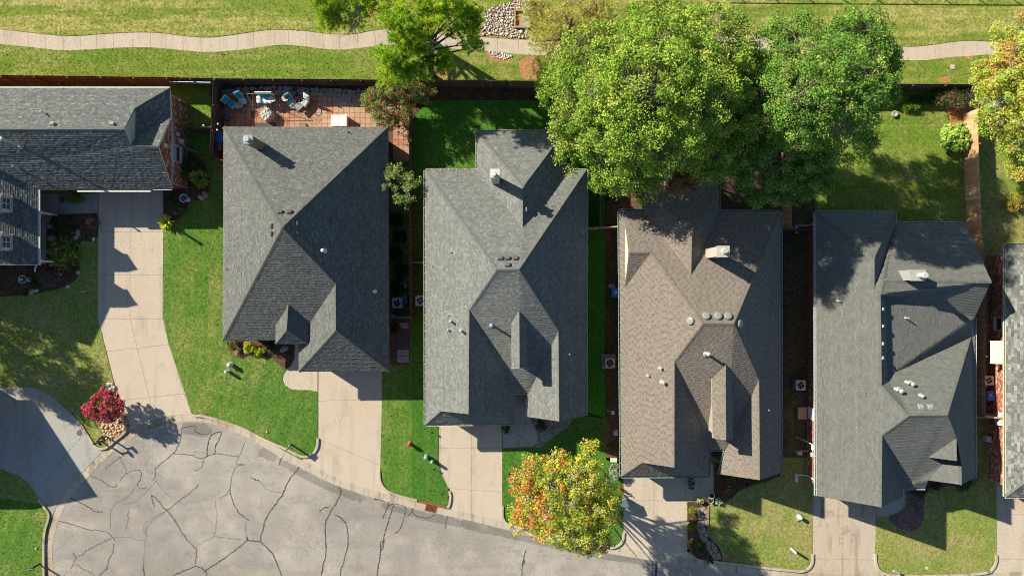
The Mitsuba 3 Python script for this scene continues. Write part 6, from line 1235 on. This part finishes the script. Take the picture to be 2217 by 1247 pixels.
bin_('blue wheelie bin in the fenced nook beside the dark grey house', 470.5, 297, (.02, .075, .30), (.02, .085, .34), 0, lab=False)
bin_('black wheelie bin below the blue one in the fenced nook', 470, 317, (.02, .025, .03), (.03, .04, .05), 0, lab=False)
bin_('blue bin with white label against the brown roofed house', 1333, 634, (.01, .10, .36), (.02, .13, .42), 0)
bin_('blue bin at the right edge beside the brick wall', 2144.5, 857, (.02, .06, .28), (.025, .075, .34), .15)
bin_('dark teal bin tucked under the autumn tree by the driveway', 1352, 1091, (.05, .10, .11), (.10, .16, .16), .4, lab=False)
def ac_unit(label, px, py, col, rz=0, pad=None, h=.82, s=.78):
    k = thing('air_conditioner', label, 'air conditioner'); c = P(px, py, h); o = np.array([c[0], c[1], 0.0]); m = M(); pg = sbox(-s / 2, -s / 2, s / 2, s / 2).buffer(-.1).buffer(.1)
    from shapely import affinity
    pg = affinity.translate(affinity.rotate(pg, math.degrees(rz), origin=(0, 0)), o[0], o[1]); ring = pg.difference(Point(o[0], o[1]).buffer(s * .36, 16)); m.prism(pg.buffer(-.015), .06, h - .06, np.asarray(col) * .55); put(f'{k}__case', m)
    t = M(); t.prism(ring, h - .06, h, col); put(f'{k}__top', t, 'mat_plastic'); f = M(); f.cyl([o[0], o[1], h - .055], s * .36, .004, (.012, .013, .015), sides=24)
    for i in range(4):
        a = rz + i * math.pi / 2 + .5; q = [[o[0] + .07 * math.cos(a), o[1] + .07 * math.sin(a), h - .045], [o[0] + s * .34 * math.cos(a - .32), o[1] + s * .34 * math.sin(a - .32), h - .05], [o[0] + s * .34 * math.cos(a + .32), o[1] + s * .34 * math.sin(a + .32), h - .025]]; f.add(q, [[0, 1, 2]], np.asarray(col) * .8)
    f.cyl([o[0], o[1], h - .05], .07, .03, np.asarray(col) * .5, sides=12); put(f'{k}__fan', f, 'mat_metal')
    g = M()
    for r in (.12, .2, .28): g.tube([[o[0] + r * s / .78 * math.cos(a), o[1] + r * s / .78 * math.sin(a), h - .008] for a in np.linspace(0, 6.2832, 25)], .004, (.2, .2, .2), 3)
    put(f'{k}__grille', g)
    if pad: m = M(); m.box([o[0] + pad[0], o[1] + pad[1], .03], [pad[2], pad[3], .12], (.34, .32, .30)); put(f'{k}__pad', m)
ac_unit('bluish grey air conditioner inside the little side fence', 860, 656, (.30, .38, .40), pad=(0, 0, .9, .9))
ac_unit('pale air conditioner half under the eave of the pale grey roof', 910, 651, (.42, .43, .44), pad=(0, 0, .9, .9))
ac_unit('air conditioner on a concrete slab beside the brown roofed house', 1320.5, 786, (.40, .40, .38), pad=(0, 0.05, 1.1, 1.15))
ac_unit('white air conditioner beside a dark slab at the olive roofed house', 1734, 834, (.50, .52, .54))
slab_thing('dark_slab', 'dark equipment pad left of the white air conditioner', 'pad', 1719, 831, (.5, .95, .1), (.05, .08, .10))
ac_unit('white air conditioner at the right edge above the blue bin', 2142, 823.5, (.56, .54, .50), s=.72)
slab_thing('stepping_slab', 'reddish square slab on the grass by the short board fence', 'slab', 1317, 509, (.55, .75, .05), (.16, .11, .11))
for i, (x, y) in enumerate(((1325, 619.5),)): slab_thing('splash_block', 'grey splash block at a downspout of the brown roofed house', 'splash block', x, y, (.5, .3, .08), (.36, .36, .37))
slab_thing('splash_block', 'white access box at the garage corner of the brown roofed house', 'box', 1329, 996, (.5, .3, .2), (.60, .57, .53), -.05)
m = M(); c = P(1327, 893, 1.3); m.box(c, [.2, .25, .35], (.6, .6, .58)); m.tube([c, c - [.4, -.1, .4], c - [.45, -.1, 1.28]], .03, (.5, .5, .5)); key = put('meter_box', m); tag(key, 'white meter box on the left wall of the brown roofed house', 'meter box')
m = M(); c = P(1334, 938, .5); m.box([c[0], c[1], .3], [.28, .34, .45], (.5, .52, .54)); m.tube([[c[0], c[1] + .3, 0], [c[0], c[1] + .3, .6], [c[0] + .2, c[1] + .3, .7]], .03, (.5, .5, .5)); key = put('gas_meter', m); tag(key, 'pale gas meter low on the left wall of the brown roofed house', 'gas meter')
slab_thing('blue_tarp', 'blue folded sheet standing behind the side yard air conditioner', 'tarp', 878, 648, (.28, .75, .55), (.04, .13, .24), .1)
slab_thing('plywood_sheet', 'pale flat sheet lying in the dark side yard vines', 'board', 869, 621, (.8, .5, .06), (.30, .36, .36), .5)
# paving slabs in the side strip
pk = numbered('stepping_path'); labels[pk] = {'kind': 'structure'}
for r in range(6):
    for cidx in range(2):
        if r == 0 and cidx == 9: continue
        x, y = 866.2 + 12.6 * cidx, 705 + 14.6 * r + (0 if r < 4 else 0); c = P2(x, y); m = M(); m.box([c[0], c[1], .0], [.44, .48, .06], (.30, .285, .29) if r in (0, 4, 5) or (r == 3 and False) else (.105, .095, .10)); put(f'{pk}__slab', m)
# ladder and boards by the fence at the right
k = thing('ladder', 'pale ladder lying along the brick wall at the right edge', 'ladder'); a, b = P(2141, 572, 1.0), P(2148, 636, 1.0)
for dx in (-.16, .16): m = M(); m.bar(a + [dx, 0, 0], b + [dx, 0, 0], .04, .07, (.40, .42, .45)); put(f'{k}__rail', m, 'mat_metal')
for t in np.linspace(.05, .95, 8): m = M(); q = a + (b - a) * t; m.bar(q - [.16, 0, 0], q + [.16, 0, 0], .03, .03, (.40, .42, .45)); put(f'{k}__rung', m, 'mat_metal')

# birdbaths
def birdbath(label, px, py, figure=None):
    k = thing('birdbath', label, 'birdbath'); c = P(px, py, .75); m = M(); m.lathe([c[0], c[1], 0], [(0, 0), (.2, 0), (.17, .06), (.07, .16), (.06, .5), (.1, .62), (.30, .70), (.34, .76), (.31, .77), (.27, .72), (0, .68)], (.56, .57, .58), 28); put(f'{k}__bowl', m)
    w = M(); w.cyl([c[0], c[1], .72], .285, .012, (.05, .07, .08), sides=24); put(f'{k}__water', w, 'mat_plastic')
    if figure is not None: f = M(); q = c + figure; f.ball(q, [.11, .07, .09], (.58, .58, .58), 2); f.ball(q + [.1, .03, .07], .045, (.6, .6, .6), 2); f.tube([q - [.08, 0, 0], q - [.2, .02, .03]], [.03, .012], (.55, .55, .55), 5); put(f'{k}__bird_figure', f)
birdbath('white birdbath in the planted bed by the brick gable', 397.5, 429.5, np.array([.30, -.18, .08])); birdbath('white birdbath with a bird figure at the lower left of the shaded bed', 49, 605, np.array([-.05, 0, .08]))
k = thing('garden_stake', 'red and green parrot shaped garden stake in the shaded lawn', 'ornament'); c = P(183, 629, .8); m = M(); m.tube([[c[0], c[1], 0], [c[0], c[1], .8]], .012, (.2, .2, .2), 5); m.ball(c, [.16, .06, .07], (.50, .10, .06), 2); m.ball(c + [.22, .07, .04], [.10, .045, .05], (.55, .08, .06), 2); m.ball(c - [.2, .09, 0], [.16, .07, .03], (.42, .38, .10), 2); m.ball(c + [.05, -.02, .05], [.09, .03, .03], (.6, .6, .58), 1); put(f'{k}__bird', m)
# mailboxes
def mailbox(label, px, py, ang, base_px, col=(.025, .027, .03), h=1.15, arm=True):
    """Mailbox on a post; px, py: the middle of the box, base_px: the post's foot on the ground."""
    k = thing('mailbox', label, 'mailbox', 'kerbside mailboxes'); c = P(px, py, h); b = P(*base_px, 0); a = math.radians(ang); u = np.array([math.cos(a), math.sin(a), 0]); s = np.array([-u[1], u[0], 0]); m = M(); n = 8; prof = [(-.085, -.1), (.085, -.1)] + [(.085 * math.cos(t), .085 * math.sin(t) * 1.0) for t in np.linspace(0, math.pi, n)]
    v = [c + u * e + s * x + np.array([0, 0, z]) for e in (-.24, .24) for x, z in prof]; q = len(prof); m.add(v, [[i, (i + 1) % q, q + (i + 1) % q, q + i] for i in range(q)], col); m.add(v[:q], [[0, i, i + 1] for i in range(1, q - 1)], col); m.add(v[q:], [[0, i, i + 1] for i in range(1, q - 1)], col); put(f'{k}__box', m, 'mat_plastic')
    p = M(); p.bar(b - [0, 0, .2], b + [0, 0, h - .08], .10, .10, (.03, .03, .032)); p.bar(b + [0, 0, h - .16], np.array([c[0], c[1], h - .14]), .08, .08, (.03, .03, .032)); put(f'{k}__post', p)
    fl = M(); fl.box(c + s * .1 + [0, 0, .06], [.03, .03, .16], (.4, .05, .04)); put(f'{k}__flag', fl); return k
mailbox('left one of two black mailboxes at the rock bed tip', 214, 959, -52, (220, 955)); mailbox('right one of two black mailboxes at the rock bed tip', 223, 950, -52, (231, 944))
mailbox('black mailbox on the lawn at the lower left corner', 66, 1232.5, 10, (86, 1220)); mailbox('pale topped mailbox at the kerb below the second driveway lawn', 624, 968.5, 50, (631.5, 962), (.16, .16, .165))
mailbox('black mailbox by the flagstone garden at the kerb', 1533, 1212, 95, (1535, 1207)); mailbox('grey mailbox at the bottom edge of the olive house lawn', 1941, 1238, 155, (1953, 1243), (.30, .31, .33)); mailbox('white mailbox under the autumn tree at the kerb', 1186, 1166, 70, (1186, 1158), (.5, .5, .5))
# hydrant, pedestals, lids, lights
k = thing('fire_hydrant', 'small red fire hydrant on the lawn strip', 'hydrant'); c = P(885, 964, .7); o = [c[0], c[1], 0]; m = M(); m.lathe(o, [(0, 0), (.17, 0), (.17, .05), (.12, .07), (.12, .46), (.15, .48), (.15, .52), (.12, .56), (.07, .66), (.03, .70), (.03, .74), (0, .75)], (.46, .055, .045), 16); put(f'{k}__body', m, 'mat_plastic')
for d in ((.16, 0), (-.16, 0), (0, -.17)): m = M(); q = np.array([c[0], c[1], .40]); m.tube([q, q + [d[0] * 1.2, d[1] * 1.2, 0]], .055, (.48, .07, .05), 10); put(f'{k}__nozzle', m, 'mat_plastic')
def pedestal(label, px, py, r, h, col, dome=True):
    k = thing('utility_pedestal', label, 'pedestal', 'utility pedestals on the lawns'); c = P(px, py, h); m = M(); m.lathe([c[0], c[1], -.05], [(0, 0), (r * 1.05, 0), (r, .1), (r, h - .06), (r * .8, h), (r * .4, h + .04), (0, h + .05)], col, 18); put(f'{k}__body', m, 'mat_plastic', False)
    b = M(); b.lathe([c[0], c[1], 0], [(r * 1.25, -.02), (r * 1.2, .05), (r, .06)], np.asarray(col) * .7, 18); put(f'{k}__collar', b)
pedestal('white domed pedestal on the lawn before the dark grey house, upper', 494, 791, .17, .62, (.56, .56, .56)); pedestal('white domed pedestal on the lawn before the dark grey house, lower', 487.5, 806, .13, .66, (.54, .55, .54))
pedestal('grey green pedestal near the fire hydrant, left one', 921.5, 991.5, .17, .62, (.24, .32, .29)); pedestal('grey green pedestal near the fire hydrant, right one', 934.5, 1001.5, .13, .75, (.24, .32, .29))
pedestal('white pedestal with grey base beside the worn driveway', 1735.5, 1122.5, .15, .55, (.56, .56, .57)); pedestal('tall white marker post on the lawn near the bottom right driveway', 1724, 1197.5, .09, .95, (.68, .68, .66))
m = M(); c = P(1729, 1120, 0); m.box([c[0], c[1], .05], [.4, .35, .12], (.34, .34, .34), .3); key = put('utility_box', m); tag(key, 'flat grey utility box beside the white pedestal', 'box')
def lid(label, px, py, r, col, z=.02, cap=None):
    k = thing('ground_hatch', label, 'lid'); c = P(px, py, z); m = M(); m.cyl([c[0], c[1], -.05], r, .05 + z, col, sides=18); put(f'{k}__disc', m)
    if cap is not None: q = M(); q.ball([c[0] + cap[0], c[1] + cap[1], z + .03], .06, (.72, .70, .68), 2); put(f'{k}__knob', q, 'mat_plastic')
lid('round brown meter lid in the lawn by the kerb', 577.5, 934.5, .14, (.26, .13, .09), .03, (.02, -.01)); lid('round rusty cover on the grey driveway', 170.5, 937, .2, (.20, .13, .10), .0); lid('small rusty lid in the lower left lawn', 78, 1187, .14, (.24, .15, .10), .02, (.02, .03)); lid('pale round lid near the bottom edge of the lawn', 2007, 1229, .13, (.50, .45, .42), .02)
slab_thing('ground_hatch', 'square pale lid in the grass near the upper right path', 'lid', 2063, 145, (.28, .36, .06), (.50, .42, .36))
k = thing('gazing_ball', 'shiny reddish gazing ball in the lawn by the kerb', 'ornament'); c = P(1588.5, 1210, .45); m = M(); m.ball(c, .15, (.40, .14, .12), 3); put(f'{k}__ball', m, 'mat_metal', True); m = M(); m.cyl([c[0], c[1], 0], .09, .33, (.2, .2, .2), .05, sides=10); put(f'{k}__stand', m)
def path_light(label, px, py):
    k = thing('path_light', label, 'lamp', 'small black lights along the driveway'); c = P(px, py, .42); m = M(); m.cyl([c[0], c[1], 0], .012, .36, (.03, .03, .03), sides=6); m.lathe([c[0], c[1], .33], [(.03, 0), (.085, .02), (.05, .09), (0, .11)], (.03, .035, .035), 10); put(f'{k}__light', m)
for x, y, w in ((935, 937, 'topmost on the left of the pale driveway'), (939.5, 1017, 'middle on the left of the pale driveway'), (956, 1070, 'lowest on the left of the pale driveway'), (1103, 1026, 'on the lawn right of the pale driveway')): path_light('small black path light ' + w, x, y)
# storm drain
k = thing('storm_drain', 'rust red storm drain grate and kerb plate by the street', 'drain'); a, b = P2(906, 1083.5), P2(967, 1098); u = (b - a) / np.linalg.norm(b - a); rz = math.atan2(u[1], u[0]); mid = (a + b) / 2; m = M(); m.box([*mid, -.02], [np.linalg.norm(b - a), .17, .16], (.24, .095, .06), rz); put(f'{k}__kerb_plate', m)
g0, g1 = P2(922, 1097), P2(943, 1102.5); mid = (g0 + g1) / 2 + np.array([.01, .0]); m = M(); m.box([*mid, -.052], [.84, .58, .012], (.03, .02, .018), rz); put(f'{k}__pit', m)
nrm = np.array([-u[1], u[0]])
for i in range(9): q = mid + u * (-.38 + .095 * i); m = M(); m.bar([*(q - nrm * .27), -.034], [*(q + nrm * .27), -.034], .045, .03, (.27, .10, .06)); put(f'{k}__bar', m)
m = M()
for sg in (-1, 1): m.bar([*(mid - u * .42 + nrm * sg * .28), -.033], [*(mid + u * .42 + nrm * sg * .28), -.033], .05, .034, (.27, .10, .06)); m.bar([*(mid + u * sg * .42 - nrm * .28), -.033], [*(mid + u * sg * .42 + nrm * .28), -.033], .05, .034, (.27, .10, .06))
put(f'{k}__frame', m)
# concrete culvert box in the rock bank
k = thing('culvert_box', 'square concrete drain box among the white rocks', 'drain box'); c = P2(1130, 43); m = M(); pg = sbox(c[0] - .62, c[1] - .72, c[0] + .62, c[1] + .72); m.prism(pg.difference(sbox(c[0] - .5, c[1] - .58, c[0] + .08, c[1] + .58)), -.2, .22, (.36, .26, .18)); put(f'{k}__wall', m); m = M(); m.box([c[0] - .2, c[1], .0], [.62, 1.2, .05], (.40, .24, .13)); put(f'{k}__floor', m); m = M(); m.box([c[0] + .36, c[1], .26], [.56, 1.5, .09], (.38, .33, .27)); put(f'{k}__lid', m)
# white rocks of the bank, tan and white rocks of the bed, border stones
def scatter(holder, pg, n, r, mat, seed, dens=0.8, part='stone', squash=.6):
    r3 = np.random.default_rng(seed); x0, y0, x1, y1 = pg.bounds; done = []; tries = 0
    while len(done) < n and tries < n * 60:
        tries += 1; q = np.array([r3.uniform(x0, x1), r3.uniform(y0, y1)]); rr = r3.uniform(*r)
        if not pg.contains(Point(q)) or any((q[0] - d[0]) ** 2 + (q[1] - d[1]) ** 2 < (dens * (rr + d[2])) ** 2 for d in done): continue
        done.append((*q, rr)); put_plain(f'{holder}__{part}', rock([q[0], q[1], rr * .18], rr, seed * 1000 + len(done), squash), mat)
box_ = sbox(c[0] - .68, c[1] - .8, c[0] + .72, c[1] + .8)
scatter('rock_bank', poly([(1046, 26), (1070, 16), (1110, 6), (1150, -14), (1158, 84), (1100, 80), (1045, 76), (1042, 62), (1054, 48)]).difference(box_), 250, (.06, .17), 'mat_white_rock', 3, .86)
for px in ([(1058, 112), (1085, 116), (1108, 122), (1090, 130), (1064, 122)],): scatter('rock_bank', poly(px), 28, (.06, .12), 'mat_white_rock', 4, .8)
scatter('rock_bed', rock_bed.buffer(-.08), 120, (.06, .15), 'mat_tan_rock', 5, .75); scatter('rock_bed', poly([(228, 834), (246, 828), (250, 848), (230, 846)]), 16, (.12, .22), 'mat_white_rock', 6, .8)
for x, y, r, mt, lab in (
    (110, 490, 0.3, 'grey', 'uppermost rock beside the porch at the left edge'),
    (113, 516, 0.32, 'grey', 'second rock down beside the porch at the left edge'),
    (157, 504, 0.22, 'grey', 'left rock of three in the middle of the shaded front bed'),
    (170, 504, 0.25, 'grey', 'upper right rock of three in the shaded front bed'),
    (165, 515, 0.3, 'grey', 'lowest rock of three in the middle of the shaded front bed'),
    (70, 632, 0.3, 'grey', 'larger rock on the lower rim of the shaded front bed'),
    (79, 629, 0.2, 'white', 'small whitish rock on the lower rim of the shaded front bed'),
    (170, 590, 0.2, 'grey', 'rock at the right tip of the shaded front bed'),
    (147, 620, 0.14, 'tan', 'small tan rock at the bottom rim of the shaded front bed'),
    (445, 421, 0.3, 'grey', 'grey rock on the rim of the bed by the brick gable'),
    (436, 428, 0.26, 'tan', 'reddish tan rock on the rim of the bed by the brick gable'),
    (616, 754, 0.38, 'grey', 'long grey rock in the bed under the little porch roof'),
    (203, 518, 0.16, 'white', 'small white rock at the driveway edge in the shade')):
    q = P2(x, y); key = put_plain('garden_rock', rock([q[0], q[1], r * .25], r, int(x + y)), f'mat_{mt}_' + ('stone' if mt == 'grey' else 'rock')); tag(key, lab, 'rock', 'rocks in the garden beds')
# flagstones of the garden beside the brown house's driveway
vr = np.random.default_rng(12); garden = poly([(1507, 1100), (1532, 1094), (1531, 1119), (1532, 1152), (1537, 1166), (1548, 1178), (1558, 1190), (1562, 1211), (1545, 1211), (1530, 1190), (1516, 1165), (1508, 1140), (1512, 1120)])
pts = []
x0, y0, x1, y1 = garden.bounds
while len(pts) < 46:
    q = vr.uniform([x0, y0], [x1, y1])
    if garden.buffer(.2).contains(Point(q)) and all(np.hypot(*(q - p)) > .36 for p in pts): pts.append(q)
    elif vr.uniform() < .0005: break
cells = shapely.voronoi_polygons(shapely.MultiPoint(pts), extend_to=garden.buffer(1))
fk = numbered('flagstone_path'); labels[fk] = {'kind': 'structure'}
for g in cells.geoms:
    s = g.intersection(garden).buffer(-.03).buffer(-.03).buffer(.03)
    if s.area > .03 and s.geom_type == 'Polygon': put_plain(f'{fk}__flagstone', solid_mesh(s, -.05, .02 + vr.uniform(0, .012)), 'mat_flagstone')
m = M(); ln = [P(x, y, .07) for x, y in ((1534, 1094), (1533, 1119), (1534, 1152))]
for a, b in zip(ln, ln[1:]):
    for t in np.linspace(0, .86, 6): m2 = M(); m2.bar(a + (b - a) * t - [0, 0, .04], a + (b - a) * (t + .13) - [0, 0, .04], .13, .1, (.34, .24, .18)); put(f'{fk}__edging_stone', m2)
# pots
def pot(key, label, px, py, r, h, col, inner=(.05, .035, .025), mat='mat_plastic'):
    k = thing(key, label, 'pot'); c = P(px, py, h); m = M(); m.lathe([c[0], c[1], 0], [(0, 0), (r * .65, 0), (r, h - .03), (r * 1.06, h), (r * .9, h), (r * .85, h - .05)], col, 20); put(f'{k}__body', m, mat); s = M(); s.cyl([c[0], c[1], h - .08], r * .85, .02, inner, sides=16); put(f'{k}__soil', s)
pot('glazed_pot', 'white blue glazed pot with a dark opening by the grey walk', 1541, 1073, .24, .5, (.50, .58, .66)); pot('clay_pot', 'tan clay pot under the white glazed pot', 1539, 1083, .24, .35, (.40, .29, .19)); pot('pumpkin_pot', 'orange round pot beside the driveway garden', 1492.5, 1191, .2, .34, (.58, .22, .08)); pot('clay_pot', 'dark red pot standing in the shaded front bed', 1617, 1047, .24, .3, (.13, .06, .05))
shrub('pale_flowers', 'pale cream flowers at the lawn corner by the glazed pot', 'flowers', 1555, 1083, .42, .4, 40, 20, .09, [(.56, .58, .44), (.30, .42, .40), (.18, .26, .12)], [2, 1, 1], 500, stem=False)
shrub('orange_flower', 'single orange red bloom beside the autumn tree', 'flowers', 1341, 1058, .2, 1.0, 20, 20, .08, [(.66, .10, .03)], [1], 501)
shrub('orange_flower', 'pale orange flower cluster above the dark teal bin', 'flowers', 1350, 1080, .3, 1.1, 26, 20, .08, [(.60, .32, .14), (.5, .24, .1)], [2, 1], 502)
for x, y, lab in ((1490, 1131, 'upper'), (1497, 1166, 'lower')): m = M(); q = P2(x, y); m.ball([q[0], q[1], .08], [.09, .09, .08], (.55, .55, .56), 2); key = put('garden_ornament', m); tag(key, f'small white garden ornament beside the driveway, {lab} one', 'ornament')
# faint letters on the second driveway, a bleached print in the concrete
t = meshkit.text_mesh('A&L', .62, .001); t.apply_scale([.75, 1, 1]); q = P2(719.5, 925); t.apply_translation([q[0], q[1], -.0295]); m = M(); m.mesh(t, (.44, .36, .275)); key = put('driveway_letters', m); tag(key, 'faint letters stained into the pale second driveway', 'lettering')
# garden things in the right back lawn
m = M(); q = P2(1935, 248); m.lathe([q[0], q[1], 0], [(0, 0), (.22, 0), (.25, .2), (.18, .22), (0, .15)], (.36, .34, .33), 14); key = put('stone_basin', m); tag(key, 'small grey stone basin at the edge of the big tree', 'basin')
